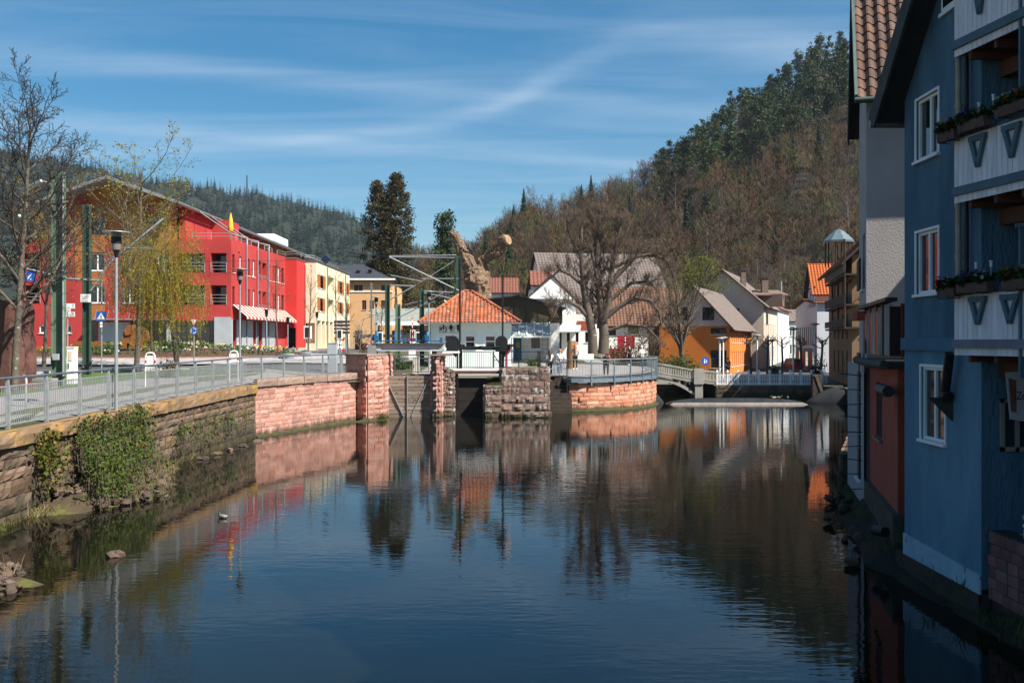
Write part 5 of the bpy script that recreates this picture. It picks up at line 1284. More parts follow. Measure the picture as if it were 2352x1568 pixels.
mb = MB(); mb.poly([at(2316,868,yb)+Vector((0,-.006,0)), at(2334,873,yb)+Vector((0,-.006,0)), at(2335,948,yb)+Vector((0,-.006,0)), at(2322,944,yb)+Vector((0,-.006,0))]); mb.build('printed_photo', M('printed_photo', (.10,.03,.025), (.22,.10,.05), 6, .7, spot=(.3,.12,.10), spot_scale=3), bn)
text(bn, 'Zeits', at(2334,917,yb)+Vector((0,-.008,0)), (1,0,0), .12, M('violet_print', (.06,.05,.12)), .25, 'lettering', .012)
plx = BX+.12; pt = [(plx,BY0-.05),(plx,12.2)]; ztp3 = 1.42
pw = wall_core('planter', pt, -.3, ztp3, .25, m_mort, 1, .02, 3)
tag(pw, 'dark red brick planter wall at the foot of the blue house', 'planter')
st_brick = stone_meshes('brick', [m_brick], 4, .06, .06, nx=3, nz=2, seed=21)
lay_stones(pw, pt, .38, ztp3, (.17,.18), (.30,.34), st_brick, .05, .012, 1, 0, None, 0, random.Random(4), name='brick', jit=.004)
mb = MB(); mb.bb(plx+.06,plx+1.6,12.3,BY0-.06,-.3,ztp3-.06); mb.build('soil_fill', m_soil, pw)
rg = random.Random(8); V, Fc = [], []
for k in range(900):
 p = np.array((plx+.1+rg.random()*1.0, 13.2+rg.random()*(BY0-.12-13.2), ztp3-.05)); r = rg.uniform(.012,.024)
 oct_ = np.array([(1,0,0),(-1,0,0),(0,1,0),(0,-1,0),(0,0,1),(0,0,-1)])*r*np.array((1,rg.uniform(.7,1.2),.7)); V.append(p+oct_)
 Fc.append(np.array([(0,2,4),(2,1,4),(1,3,4),(3,0,4),(2,0,5),(1,2,5),(3,1,5),(0,3,5)])+6*k)
g_ = link('gravel', np_mesh('gravel', np.concatenate(V), np.concatenate(Fc), M('white_gravel', (.62,.62,.62), (.45,.45,.46), 30, .8)), pw); g_['kind'] = 'stuff'
c = at(2336,1212,14.5); c.z = ztp3-.03; c.x = max(c.x, plx+.22)
cow = thing('cow_figurine', 'white cow garden figure with black hat on the planter', 'garden figure', c)
m_cow = M('white_ceramic', (.62,.61,.58), (.5,.5,.48), 8, .4, spot=(.03,.03,.03), spot_scale=9, spot_at=.60)
mb = MB(); mb.lathe(c, [(.06,0),(.085,.05),(.08,.16),(.05,.22)], 10); mb.ball(c+Vector((-.0,-.03,.27)), .075, 10, 8, (1.15,1,.9)); mb.ball(c+Vector((-.075,-.05,.235)), .045, 8, 6, (1.3,1,.8))
for s in (-1,1): mb.tube([c+Vector((.06*s,-.02,.31)), c+Vector((.10*s,-.02,.34)), c+Vector((.105*s,-.02,.39))], [.018,.014,.006], 6); mb.tube([c+Vector((.06*s,-.05,.03)), c+Vector((.08*s,-.12,.015))], [.04,.03], 6); mb.tube([c+Vector((.07*s,-.03,.17)), c+Vector((.08*s,-.09,.09))], [.025,.02], 6)
mb.build('body', m_cow, cow); mb = MB(); mb.lathe(c+Vector((0,-.02,.335)), [(.075,0),(.075,.012),(.04,.015),(.035,.06)], 10); mb.build('hat', m_black, cow)
mb = MB()
for s in (-1,1): mb.ball(c+Vector((.03*s-.02,-.10,.29)), .014, 6, 4)
mb.build('eye', m_black, cow)
# ================================================================ grey house with steep tiled roof
RD = Vector((.30,1)).normalized(); RN = Vector((1,-.30)).normalized()
g0 = Vector((8.54,24.0)); GL = 3.6
m_grey = M('warm_grey_roughcast', (.42,.385,.375), (.36,.33,.32), 1.2, .95, bump=.7, bscale=26, bdist=.015)
gh = thing('grey_house', 'grey roughcast house with steep brown tiled roof beside the blue house', 'building', (*g0, 3.8))
cs = [tuple(g0), tuple(g0+RN*9), tuple(g0+RN*9+RD*GL), tuple(g0+RD*GL)]
ze = zv(206,23.6)+.2; hs = {3: [(GL-1.7,.5+k*2.35,GL-.7,1.9+k*2.35) for k in range(3)]}
walls4(gh, cs, .4, ze, m_grey, hs, .15)
a3 = Vector((*cs[3],.4))
m_rframe = M('red_brown_frame', (.16,.05,.04))
for q in hs[3]:
 window(gh, a3, Vector((*(-RD),0)), q, frame=m_rframe, fw=.09)
 o = a3+Vector((*(-RD),0))*(q[0]-.1)+Vector((*(-RN),0))*.12+Vector((0,0,q[1]))
 railing(gh, [o, o+Vector((*(-RD),0))*1.2], .75, m_black, 2, .02, .14, 'window_rail')
m_bt = [M('brown_tile_a', (.125,.068,.047), (.09,.05,.038), 4, .85, rnd=.22, spot=(.42,.40,.36), spot_at=.70, spot_scale=7, bump=.4), M('brown_tile_b', (.105,.06,.045), (.075,.046,.037), 4, .85, rnd=.22, spot=(.45,.43,.40), spot_at=.66, spot_scale=8, bump=.4)]
OV, GO = .52, .25; sl = 1.43; half = GL/2
def gp(r, n, z): v = g0+RD*r+RN*n; return Vector((v.x, v.y, z))
zrid = ze+half*sl
FRp = [gp(-OV,-GO,ze-OV*sl+.95), gp(-OV,9,ze-OV*sl+.95), gp(half,9,zrid+.95), gp(half,-GO,zrid+.95)]
FRp = [gp(-OV,-GO,ze-OV*sl+.3), gp(-OV,9,ze-OV*sl+.3), gp(half,9,zrid+.3), gp(half,-GO,zrid+.3)]
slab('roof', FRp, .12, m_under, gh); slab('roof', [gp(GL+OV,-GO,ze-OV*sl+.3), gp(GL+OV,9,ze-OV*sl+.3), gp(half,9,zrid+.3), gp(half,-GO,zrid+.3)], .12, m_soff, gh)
mb = MB(); mb.poly([gp(0,0,ze),gp(half,0,zrid),gp(GL,0,ze)]); mb.build('gable', m_grey, gh)
tiles(gh, [FRp[0], FRp[0]+(FRp[1]-FRp[0]).normalized()*2.6, FRp[3]+(FRp[2]-FRp[3]).normalized()*2.6, FRp[3]], .265, .335, m_bt, True, amp=.045)
ex_ = (FRp[1]-FRp[0]).normalized(); tiles(gh, [FRp[0]+ex_*2.65, FRp[1], FRp[2], FRp[3]+ex_*2.65], .265, .335, m_bt[0], amp=.045)
mb = MB(); mb.beam(FRp[0]+Vector((0,0,.02)), FRp[3]+Vector((0,0,.02)), .07, .26); mb.build('verge_board', M('grey_green_verge', (.10,.14,.13), (.08,.11,.10), 4, .6), gh)
mb = MB(); mb.beam(gp(GL+OV,-GO-.02,ze-OV*sl+.2), gp(half,-GO-.02,zrid+.2), .05, .5); mb.build('verge_board', m_soff, gh)
MB().tube([FRp[0]+Vector((-.05,-.06,-.03)), FRp[1]+Vector((0,-.06,-.03))], .07, 8).build('gutter', M('copper_green_gutter', (.07,.10,.09), rough=.5), gh)
# ================================================================ low red house with weathered timber balcony
r0, r1 = Vector((7.36,19.0)), Vector((8.45,23.5))
m_redw = M('dark_red_render', (.40,.085,.05), (.29,.06,.036), 1.5, .9, bump=.4, bscale=12, bstretch=(2,2,.6))
lr = thing('low_house', 'low dark red house with a slit window at the water edge', 'building', (*r0, 1.05))
rd = (r1-r0).normalized(); rl = (r1-r0).length
mb = MB(); Or_ = Vector((*r1,1.0)); Ur = Vector((*(-rd),0)); zt_ = 3.78
sl_h = (1.2, zv(1005,21.7)-1.0, 2.3, zv(878,21.9)-1.0)
facade(mb, Or_, Ur, rl, zt_-1.0, [sl_h], .03)
facade(mb, Vector((*r0,1.0)), (1,-.1,0), 3, zt_-1.0); mb.build('wall', m_redw, lr)
back_wall(lr, Or_, Ur, sl_h, .028, m_dark, 'slit_window'); mb = MB(); p = Or_+Ur*(sl_h[0]-.08)+Vector((-.08,0,sl_h[1]-.06)); mb.prism([p, p+Ur*1.3, p+Ur*1.3+Vector((0,0,.05)), p+Vector((0,0,.05))], (.2,0,0)); mb.build('sill', m_pipe, lr)
ft = wall_core('footing', [tuple(r1+rd*.2+Vector((-.12,0))), tuple(r0-rd*.2+Vector((-.12,0)))], -1, 1.02, .5, M('rough_footing', (.085,.07,.05), (.05,.045,.03), 3, .95, bump=.8, bscale=8), 1, 0, 4); ft.parent = lr; ft.matrix_parent_inverse = Matrix.Translation(-lr.location)
mb = MB(); n2 = Vector((-rd.y, rd.x));
def rp(s, o, z): v = r0+rd*s+n2*o; return Vector((v.x, v.y, z))
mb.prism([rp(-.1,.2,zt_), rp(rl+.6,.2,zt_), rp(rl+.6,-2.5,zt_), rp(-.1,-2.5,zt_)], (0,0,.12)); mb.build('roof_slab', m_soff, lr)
mb = MB(); mb.tube([rp(-.2,.26,zt_+.08), rp(rl*.55,.26,zt_+.05), rp(rl+.5,.26,zt_+.08)], .09, 8); mb.build('gutter', M('mossy_gutter', (.06,.065,.05), (.03,.035,.02), 4, .8), lr)
MB().tube([rp(-.3,.2,zt_-.42), rp(.6,.25,zt_-.42)], .11, 10).build('waste_pipe', m_black, lr)
MB().tube([rp(.2,.2,.62), rp(.5,.35,.60)], .10, 10).build('waste_pipe', m_black, lr)
mb = MB(); mb.bb(11.9,17,19.2,23.2,1,9.2); mb.build('shadow_block', m_redw, lr)  # unseen block added to cast the shadow on the grey house wall
m_wth = M('weathered_board', (.34,.31,.28), (.17,.15,.13), 4, .9, rnd=.25, stretch=(6,6,.35), bump=.7, bscale=6, bstretch=(6,6,.3))
wbal = thing('timber_balcony', 'weathered grey plank balcony screen on top of the low red house', 'balcony', rp(0,.3,4))
zb0, zb1 = 4.02, 5.02; s = .05; k = 0; rg = random.Random(9)
while s < rl+.2:
 w_ = rg.uniform(.26,.34);
 mb = MB(); mb.prism([rp(s,.13,zb0), rp(s+w_,.13,zb0), rp(s+w_,.13,zb1+.02*math.sin(k)), rp(s,.13,zb1)], Vector((n2.x,n2.y,0))*-.035); mb.build('plank', m_wth, wbal); s += w_+.02; k += 1
 if k % 3 == 0: mb = MB(); mb.prism([rp(s,.16,zb0), rp(s+.11,.16,zb0), rp(s+.11,.16,zb1+.05), rp(s,.16,zb1+.05)], Vector((n2.x,n2.y,0))*-.1); mb.build('post', m_rframe, wbal); s += .12
mb = MB(); mb.beam(rp(-.2,.14,zb1+.08), rp(rl+.6,.14,zb1+.08), .22, .07); mb.build('hand_rail', m_black, wbal)
for s in (.1,.5): mb = MB(); mb.bb(rp(0,.05,0).x+s, rp(0,.05,0).x+s+.12, rp(0,.05,0).y-.12, rp(0,.05,0).y-.02, 4.0, zb1); mb.build('end_post', m_rframe, wbal)
mb = MB(); mb.bb(rp(0,.3,0).x+.15, rp(0,.3,0).x+.9, rp(0,.3,0).y-.06, rp(0,.3,0).y-.02, zb0, zb1-.05); mb.build('end_screen', m_dkwood, wbal)
for s in (rl-.2, rl+.5): mb = MB(); mb.prism([rp(s-.3,.34,zb1-.22), rp(s+.25,.34,zb1-.22), rp(s+.25,.34,zb1-.02), rp(s-.3,.34,zb1-.02)], Vector((n2.x,n2.y,0))*-.18); mb.build('plant_trough', m_redw, wbal)
gw = thing('bank_house', 'grey wall with tall glazed door and anti-climb spikes past the red house', 'wall', (*r1, 1))
g1 = r1+rd*.15; mb = MB(); q = [Vector((*(g1+rd*a-n2*-.12),0)) for a in (0,4.2)]
facade(mb, Vector((q[1].x,q[1].y,.35)), Vector((*(-rd),0)), 4.2, 3.4, [(2.6,.55,3.5,3.2)], .15); mb.build('wall', M('pale_grey_wall', (.34,.33,.34), (.28,.27,.28), 1.5, .9), gw)
window(gw, Vector((q[1].x,q[1].y,.35)), Vector((*(-rd),0)), (2.6,.55,3.5,3.2), frame=m_brownf, mull=(.5,), trans=(.4,.8), depth=.1)
for k in range(9):
 z = .75+k*.34; p = Vector((*(g1+rd*(.35+.1*(k % 2))+n2*.12), z)); mb = MB(); mb.tube([p, p+Vector((-.52,.02,-.02+.04*(k % 3)))], .012, 5); mb.build('spike', m_black, gw)
for i, (a, b_, z0_, z1_, lab) in enumerate((((9.7,29.2),(14.9,43),-.4,1.0,'mossy stone quay wall beyond the red house'),((14.9,43),(22.5,66),-.4,.9,'dark quay wall running on to the weir'))):
 w_ = wall_core('quay_wall', [b_, a], -.6, z1_, .5, m_mort, 1, .02, 8); tag(w_, lab, 'wall')
 lay_stones(w_, [b_, a], -.1, z1_, (.28,.4), (.4,.9), st_brown, .12, .02, 1, 0, None, 0, random.Random(90+i))
ww = thing('garden_wall', 'bright white low garden wall on the right bank near the weir', 'wall', (14.6,40,.9))
mb = MB(); mb.prism([(14.3,38.5,.95),(20.0,55,.95),(20.2,55,.95),(14.5,38.5,.95)], (0,0,.95)); mb.build('wall', m_white, ww); mb = MB(); mb.prism([(14.25,38.4,1.9),(19.95,55,1.9),(20.3,55,1.9),(14.6,38.4,1.9)], (0,0,.08)); mb.build('coping', m_white, ww)
# ---------------------------------------------------------------- plants
MINR = .007
def grow(rg, p, d, L, r, lev, cfg, segs, tips):
 """recursive branch: appends (p0, p1, r0, r1, level); tips collects (point, dir)"""
 c = cfg[lev]; n = c.get('n', 4); last = lev == len(cfg)-1
 r1 = r*c.get('taper', .45); pts = [p]; dirs = [d]
 for i in range(n):
  w = c.get('wig', .15)
  d = (d+Vector((rg.gauss(0,w), rg.gauss(0,w), rg.gauss(0,w)*.7))+Vector((0,0,c.get('up', .05)))).normalized()
  q = p+d*(L/n); ra, rb_ = r+(r1-r)*i/n, r+(r1-r)*(i+1)/n
  segs.append((p[:], q[:], ra, rb_, lev)); p = q; pts.append(p); dirs.append(d)
 if last: tips.append((pts, dirs)); return
 k = cfg[lev+1]; cnt = k['count']; cnt = int(round(cnt*rg.uniform(.8,1.2))); az = rg.uniform(0, 6.28)
 s0, s1 = k.get('from', .3), k.get('to', 1.0)
 for j in range(cnt):
  t = s0+(s1-s0)*(j+rg.uniform(.1,.9))/cnt; f = min(t*n, n-1e-3); i = int(f); q = pts[i].lerp(pts[i+1], f-i); dd = dirs[i+1]
  az += 2.4+rg.uniform(-.5,.5); an = R(rg.gauss(k.get('ang', 45), k.get('asd', 9)))
  o = dd.orthogonal().normalized(); o.rotate(Matrix.Rotation(az, 3, dd)); nd = (dd*math.cos(an)+o*math.sin(an)).normalized()
  shp = k.get('shape'); ls = shp(t) if shp else (1-.55*t)
  ln = k.get('len', .5)*(L if k.get('rel', True) else 1)*ls*rg.uniform(.75,1.2)
  rr = min(k.get('rad', .5)*(r+(r1-r)*t), r*.9)
  grow(rg, q, nd, ln, max(rr, MINR), lev+1, cfg, segs, tips)
def segs_mesh(name, segs, mat, sides=(8,6,4,3,3,3), rscale=1.0):
 V, Fq = [], []; base = 0
 S = {}
 for s in segs: S.setdefault(sides[min(s[4], len(sides)-1)], []).append(s)
 for n, ss in S.items():
  p0 = np.array([s[0] for s in ss]); p1 = np.array([s[1] for s in ss]); r0 = np.array([s[2] for s in ss])*rscale; r1 = np.array([s[3] for s in ss])*rscale
  t = p1-p0; t /= np.linalg.norm(t, axis=1, keepdims=True)+1e-9
  a = np.where(np.abs(t[:,2:3]) < .9, np.array([[0,0,1.]]), np.array([[1.,0,0]])); sd = np.cross(t, a); sd /= np.linalg.norm(sd, axis=1, keepdims=True); u2 = np.cross(t, sd)
  m = len(ss); ring0, ring1 = [], []
  for k in range(n):
   an = 2*PI*k/n; dv = sd*math.cos(an)+u2*math.sin(an); ring0.append(p0+dv*r0[:,None]); ring1.append(p1+dv*r1[:,None])
  A = np.stack(ring0+ring1, 1).reshape(-1, 3)
  idx = np.arange(m)[:,None]*(2*n)+base
  for k in range(n):
   k2 = (k+1) % n; Fq.append(np.concatenate([idx+k, idx+k2, idx+n+k2, idx+n+k], 1))
  V.append(A); base += m*2*n
 return np_mesh(name, np.concatenate(V), np.concatenate(Fq), mat, True)
def leaves_mesh(name, P, size, mat, aspect=.6, flat=0.0, rng=None, jitter=.35):
 """P (n,3): a small quad leaf at every point"""
 rng = rng or np.random.default_rng(1); P = np.asarray(P, dtype=float); n = len(P)
 a = rng.normal(size=(n,3)); a[:,2] += flat; a /= np.linalg.norm(a, axis=1, keepdims=True)
 b = np.cross(a, rng.normal(size=(n,3))); b /= np.linalg.norm(b, axis=1, keepdims=True); c = np.cross(a, b)
 s = size*(1+jitter*rng.normal(size=(n,1)).clip(-1.5,1.5))
 V = np.stack([P-b*s, P-c*s*aspect*.9+a*s*.15, P+b*s, P+c*s*aspect*.9+a*s*.15], 1).reshape(-1,3)
 Fq = np.arange(n*4).reshape(-1,4)
 return np_mesh(name, V, Fq, mat)
def tip_points(tips, rg, per, spread, start=.3):
 out = []
 for pts, dirs in tips:
  m = len(pts)-1
  for _ in range(per):
   f = rg.uniform(start, 1)*m; i = min(int(f), m-1); q = pts[i].lerp(pts[i+1], f-i)
   out.append((q.x+rg.gauss(0,spread), q.y+rg.gauss(0,spread), q.z+rg.gauss(0,spread)))
 return out
m_bark = M('grey_brown_bark', (.12,.095,.075), (.075,.06,.048), 5, .95, bump=.7, bscale=14, spot=(.24,.23,.20), spot_at=.66, spot_scale=5)
m_twig = M('brown_twig', (.12,.09,.07), (.08,.06,.048), 3, .95)
m_twigd = M('dark_twig', (.05,.04,.035), (.032,.027,.024), 3, .95)
m_twigr = M('reddish_twig', (.13,.085,.06), (.09,.06,.045), 3, .95)
m_lbark = M('lichen_bark', (.115,.095,.07), (.065,.054,.042), 4, .95, bump=.7, bscale=14, spot=(.33,.33,.29), spot_at=.60, spot_scale=7)
def make_tree(name, label, cat, base, height, r, cfg, seed, bark, leaf=None, leafn=0, leafs=.05, spread=.05, lean=(0,0), group=None, twig=None, sides=(8,6,4,3,3,3), wl=2):
 rg = random.Random(seed); segs, tips = [], []
 grow(rg, Vector(base), Vector((lean[0],lean[1],1)).normalized(), height, r, 0, cfg, segs, tips)
 t = thing(name, label, cat, base, group)
 big = [s for s in segs if s[4] < wl]; small = [s for s in segs if s[4] >= wl]
 link('trunk', segs_mesh('trunk', big, bark, sides), t)
 if small: link('crown', segs_mesh('crown', small, twig or m_twig, sides), t)
 if leaf is not None and leafn:
  link('foliage', leaves_mesh('foliage', tip_points(tips, rg, leafn, spread), leafs, leaf, .28 if 'willow' in name else .6, rng=np.random.default_rng(seed)), t)
 return t, len(segs)
dome = lambda t: 1.0-.75*max(0, t-.35)
B = (xu(33,35.8), 35.8, gz(-17.8,35.8)); MINR = .0095
CF = [dict(n=9, wig=.022, up=.05, taper=.30), dict(count=22, n=7, ang=50, len=.50, rad=.55, wig=.10, up=.07, taper=.25, **{'from': .26}, shape=lambda t: 1.1-.65*t),
   dict(count=12, n=6, ang=42, len=.50, rad=.5, wig=.14, up=.06, taper=.3, **{'from': .10}), dict(count=9, n=4, ang=40, len=.42, rad=.5, wig=.18, up=.05, taper=.4, **{'from': .1}), dict(count=5, n=2, ang=38, len=.45, rad=.6, wig=.2, up=.04, **{'from': .1})]
make_tree('bare_tree', 'big leafless tree at the left picture edge with lichen on its trunk', 'tree', B, 9.7, .15, CF, 8, m_lbark, twig=m_twigd)
MINR = .007
m_bud = Mleaf('yellow_green_bud', (.27,.25,.03), (.18,.18,.028), .15, .4); m_bud2 = Mleaf('orange_green_bud', (.30,.19,.03), (.22,.16,.03), .15, .4)
m_will = Mleaf('willow_leaf', (.34,.28,.045), (.25,.22,.04), .15, .4)
CB = [dict(n=7, wig=.05, up=.05, taper=.3), dict(count=19, n=6, ang=48, len=.58, rad=.5, wig=.10, up=.10, taper=.3, **{'from': .36}, shape=lambda t: 1.05-.55*t), dict(count=8, n=4, ang=40, len=.45, rad=.5, wig=.15, up=.05, **{'from': .15}), dict(count=6, n=3, ang=42, len=.42, rad=.5, wig=.2, up=.03, **{'from': .15})]
d = 58; make_tree('budding_tree', 'yellow-green budding tree in front of the red house roof', 'tree', (xu(313,d),d,gz(-22,d)), 11.6, .17, CB, 21, m_bark, m_bud, 3, .06, .13)
d = 62; make_tree('budding_tree', 'orange-tinted budding tree left of the green mast', 'tree', (xu(100,d),d,gz(-29,d)), 9.0, .14, CB, 23, m_bark, m_bud2, 4, .06, .12)
d = 46; make_tree('bare_tree', 'young slender bare tree beside the grey lamp post', 'tree', (xu(262,d)+.05,d,gz(-18,d)), 6.6, .06, CB, 28, m_lbark, m_bud2, 1, .04, .05)
d = 60; make_tree('budding_tree', 'thin budding tree between the willow and the tall budding tree', 'tree', (xu(352,d),d,gz(-21,d)), 8.2, .10, CB, 27, m_bark, m_bud, 2, .05, .1)
CW = [dict(n=6, wig=.06, up=.04, taper=.4), dict(count=13, n=6, ang=48, len=.36, rad=.5, wig=.10, up=.06, taper=.3, shape=lambda t: 1, **{'from': .42}), dict(count=9, n=6, ang=45, len=.5, rad=.4, wig=.12, up=-.06, **{'from': .2}), dict(count=7, n=8, ang=35, len=2.6, rad=.4, wig=.06, up=-.75, rel=False, shape=lambda t: 1, **{'from': .1})]
d = 54; make_tree('weeping_willow', 'weeping willow with trailing yellow branches by the roundabout', 'tree', (xu(408,d),d,gz(-18,d)), 6.4, .16, CW, 33, m_bark, m_will, 20, .062, .025, twig=m_will)
CS = [dict(n=6, wig=.03, up=.06, taper=.35), dict(count=11, n=4, ang=36, len=.38, rad=.5, wig=.1, up=.1, **{'from': .42}), dict(count=6, n=3, ang=38, len=.42, rad=.5, wig=.16, up=.05, **{'from': .15}), dict(count=4, n=2, ang=38, len=.45, rad=.55, wig=.2, **{'from': .15})]
for i, (u, d, h, lab) in enumerate(((638,72,6.6,'slender bare street tree in front of the red facade'),(708,78,6.3,'slender bare street tree in front of the red stair tower'),(772,84,6.8,'slender bare street tree before the cream house shutters'),(800,90,5.0,'small bare tree left of the station house'),(876,100,4.6,'small bare tree in front of the brick station house'),(968,105,4.6,'small bare tree beside the parking sign'))):
 make_tree('street_tree', lab, 'tree', (xu(u,d),d,gz(xu(u,d),d)), h, .07, CS, 50+i, m_bark, m_bud2, 1, .035, .04)
m_blos = Mleaf('white_blossom', (.6,.56,.46), (.45,.42,.33), .1, .3)
d = 88; make_tree('blossom_bush', 'pale blossoming bush beside the level crossing', 'bush', (xu(828,d),d,gz(-13,d)), 2.6, .05, [dict(n=3,up=.02,taper=.6), dict(count=16,n=4,ang=30,len=.8,rad=.6,up=.05,**{'from':.02}), dict(count=6,n=3,ang=35,len=.4,rad=.6,**{'from':.2})], 71, m_bark, m_blos, 5, .05, .05)
d = 80.0; B = (xu(1376,d), d, gz(xu(1376,d), d)); rg = random.Random(6); segs, tips = [], []
bx, by_, bz_ = B
px_m = d/F
def lin(u, v, dy=0): p = at(u, v, d); return Vector((p.x, p.y+dy, p.z))
stems = [([(1362,812),(1361,770),(1352,720),(1342,670),(1338,620),(1334,570),(1336,520)], .42, 0), ([(1386,812),(1388,770),(1383,720),(1376,660),(1372,600),(1374,540),(1378,480)], .46, .5), ([(1388,740),(1398,690),(1402,640),(1408,590),(1420,540),(1428,505)], .30, -.6),
   ([(1384,735),(1420,705),(1455,685),(1490,690),(1510,715),(1516,750)], .24, -1.2), ([(1390,660),(1430,620),(1460,590),(1500,585),(1530,600),(1545,640)], .22, -.8), ([(1396,620),(1440,600),(1480,580),(1510,590)], .17, .8), ([(1360,740),(1330,705),(1300,690),(1280,705),(1270,730)], .20, -.8), ([(1345,660),(1310,630),(1285,620),(1262,640)], .17, .6), ([(1340,600),(1318,560),(1305,530),(1300,505)], .15, -.4), ([(1372,640),(1360,580),(1352,520),(1358,490)], .16, .9), ([(1400,690),(1450,650),(1490,645),(1515,665)], .18, 1.2), ([(1405,600),(1425,560),(1445,520)], .13, .3), ([(1395,760),(1440,745),(1480,750),(1505,775),(1512,800)], .14, -1.6)]
MINR = .013
CL = [dict(n=1), dict(count=1, n=4), dict(count=1, n=5, wig=.14, up=.13, taper=.3), dict(count=7, n=4, ang=42, len=.5, rad=.5, wig=.2, up=.06, **{'from': .1}), dict(count=5, n=3, ang=40, len=.5, rad=.5, wig=.2, up=.05, **{'from': .1})]
for pts, r, dy in stems:
 P = [lin(u, v, dy*i/len(pts)) for i, (u, v) in enumerate(pts)]; n = len(P)-1
 for i in range(n):
  segs.append((P[i][:], P[i+1][:], r*(1-.72*i/n), r*(1-.72*(i+1)/n), 0))
 L = sum((P[i+1]-P[i]).length for i in range(n)); nb = int(L*3.4)
 for j in range(nb):
  t = .22+.78*(j+rg.random())/nb; f = min(t*n, n-.001); i = int(f); q = P[i].lerp(P[i+1], f-i); dd = (P[i+1]-P[i]).normalized()
  o = dd.orthogonal().normalized(); o.rotate(Matrix.Rotation(rg.uniform(0,6.28), 3, dd)); an = R(rg.uniform(35,70)); nd = (dd*math.cos(an)+o*math.sin(an)+Vector((0,0,.25))).normalized()
  grow(rg, q, nd, rg.uniform(.8,2.2)*(1-.3*t), r*(1-.72*t)*.33, 2, CL, segs, tips)
MINR = .008
t = thing('linden_tree', 'large bare linden with several stems and arching side limbs on the terrace', 'tree', B)
link('trunk', segs_mesh('trunk', [s for s in segs if s[4] == 0], m_bark, (9,)), t); link('crown', segs_mesh('crown', [s for s in segs if s[4] > 0], m_twig, (8,6,4,3,3)), t)
tp = [s for s in segs if s[4] >= 3 and rg.random() < .3]
rg2 = random.Random(3); s3 = []
for s in tp:
 for k in range(1):
  q = Vector(s[1]); s3.append((q[:], (q+Vector((rg2.gauss(0,.16), rg2.gauss(0,.16), rg2.uniform(.1,.5))))[:], .009, .005, 5))
link('shoot', segs_mesh('shoot', s3, m_twigr, (3,)), t)['kind'] = 'stuff'
d = 90; CT = [dict(n=3, wig=.04, taper=.8), dict(count=9, n=7, ang=28, len=2.6, rad=.6, wig=.07, up=.07, taper=.25, shape=lambda t: 1, **{'from': .6}), dict(count=10, n=5, ang=34, len=.42, rad=.45, wig=.12, up=.06, **{'from': .2}), dict(count=6, n=3, ang=38, len=.4, rad=.5, wig=.18, **{'from': .15}), dict(count=3, n=2, ang=38, len=.45, rad=.5, wig=.2, **{'from': .15})]
m_sleaf = Mleaf('pale_spring_leaf', (.17,.17,.035), (.12,.125,.03), .15, .4)
make_tree('budding_tree', 'wide vase-shaped budding tree in front of the orange house', 'tree', (xu(1568,d),d,1.4), 2.6, .26, CT, 80, m_bark, m_sleaf, 1, .05, .1)
d = 110; make_tree('budding_tree', 'pale green leafing tree behind the vase-shaped tree', 'tree', (xu(1625,d),d,2), 9.5, .2, CB, 83, m_bark, m_sleaf, 7, .09, .2)
m_shrub = Mleaf('dark_shrub_leaf', (.04,.075,.02), (.06,.085,.02), .2, .25); m_brush = Mleaf('brown_hedge_leaf', (.10,.065,.025), (.075,.06,.02), .2, .2)
def bush(name, label, c, rx, ry, h, n, leaf, size, seed, cat='bush', kindp='foliage'):
 rng = np.random.default_rng(seed); t = thing(name, label, cat, c)
 k = 26; cen = rng.normal(size=(k,3)); cen /= np.linalg.norm(cen, axis=1, keepdims=True); cen[:,2] = np.abs(cen[:,2]); cen *= rng.uniform(.3,.95,(k,1))
 P = cen[rng.integers(0,k,n)]+rng.normal(size=(n,3))*.17
 P = P*np.array([rx,ry,h])+np.array(c); P[:,2] = np.maximum(P[:,2], c[2]+.03)
 link(kindp, leaves_mesh(kindp, P, size, leaf, rng=rng), t)
 sg = [(tuple(c), tuple(np.array(c)+cen[i]*np.array([rx,ry,h])), .03, .01, 0) for i in range(0,k,2)]
 link('stem', segs_mesh('stem', sg, m_twigd, (4,)), t); return t
bush('evergreen_shrub', 'broad dark green shrub in front of the orange house', (xu(1545,84),84,1.6), 2.3, 1.6, 1.6, 2600, m_shrub, .09, 1)
bush('evergreen_shrub', 'low green shrub at the terrace railing under the linden', (xu(1488,76),76,2.35), .9, .7, 1.0, 900, m_shrub, .07, 2)
bush('twiggy_hedge', 'tangled brown twiggy bush right of the linden trunk', (xu(1462,86),86,2.3), 2.6, 1.5, 3.4, 2600, m_brush, .08, 3)
bush('twiggy_bush', 'small bare bush beside the blue walking sign', (xu(1642,82),82,1.0), .8, .7, 1.3, 500, m_brush, .06, 4)
bush('clipped_shrub', 'dark rounded shrub on the street before the white house', (xu(1881,80),80,1.0), .75, .7, 1.95, 1500, Mleaf('black_green', (.012,.025,.01), (.02,.035,.012)), .07, 5)
bush('evergreen_shrub', 'green shrub in a tub on the street', (xu(1780,88),88,1.4), .5, .5, .9, 500, m_shrub, .06, 6)
bush('twiggy_bush', 'brown bush at the warning triangle near the crossing', (xu(842,66),66,2.7), .75, .7, 1.9, 900, m_brush, .05, 7)
bush('evergreen_shrub', 'dark shrub beside the white toilet building', (xu(1225,76),76,2.4), .8, .5, .8, 700, m_shrub, .06, 8)
bush('evergreen_shrub', 'low green hedge behind the lock gate railing', (xu(925,64),64,2.5), 1.4, .5, .55, 900, m_shrub, .05, 9)
bush('evergreen_shrub', 'yellow-green hedge on the far side of the lock', (xu(905,72),72,2.8), 1.3, .6, .75, 900, Mleaf('hedge_leaf', (.10,.13,.02), (.07,.10,.02)), .05, 10)
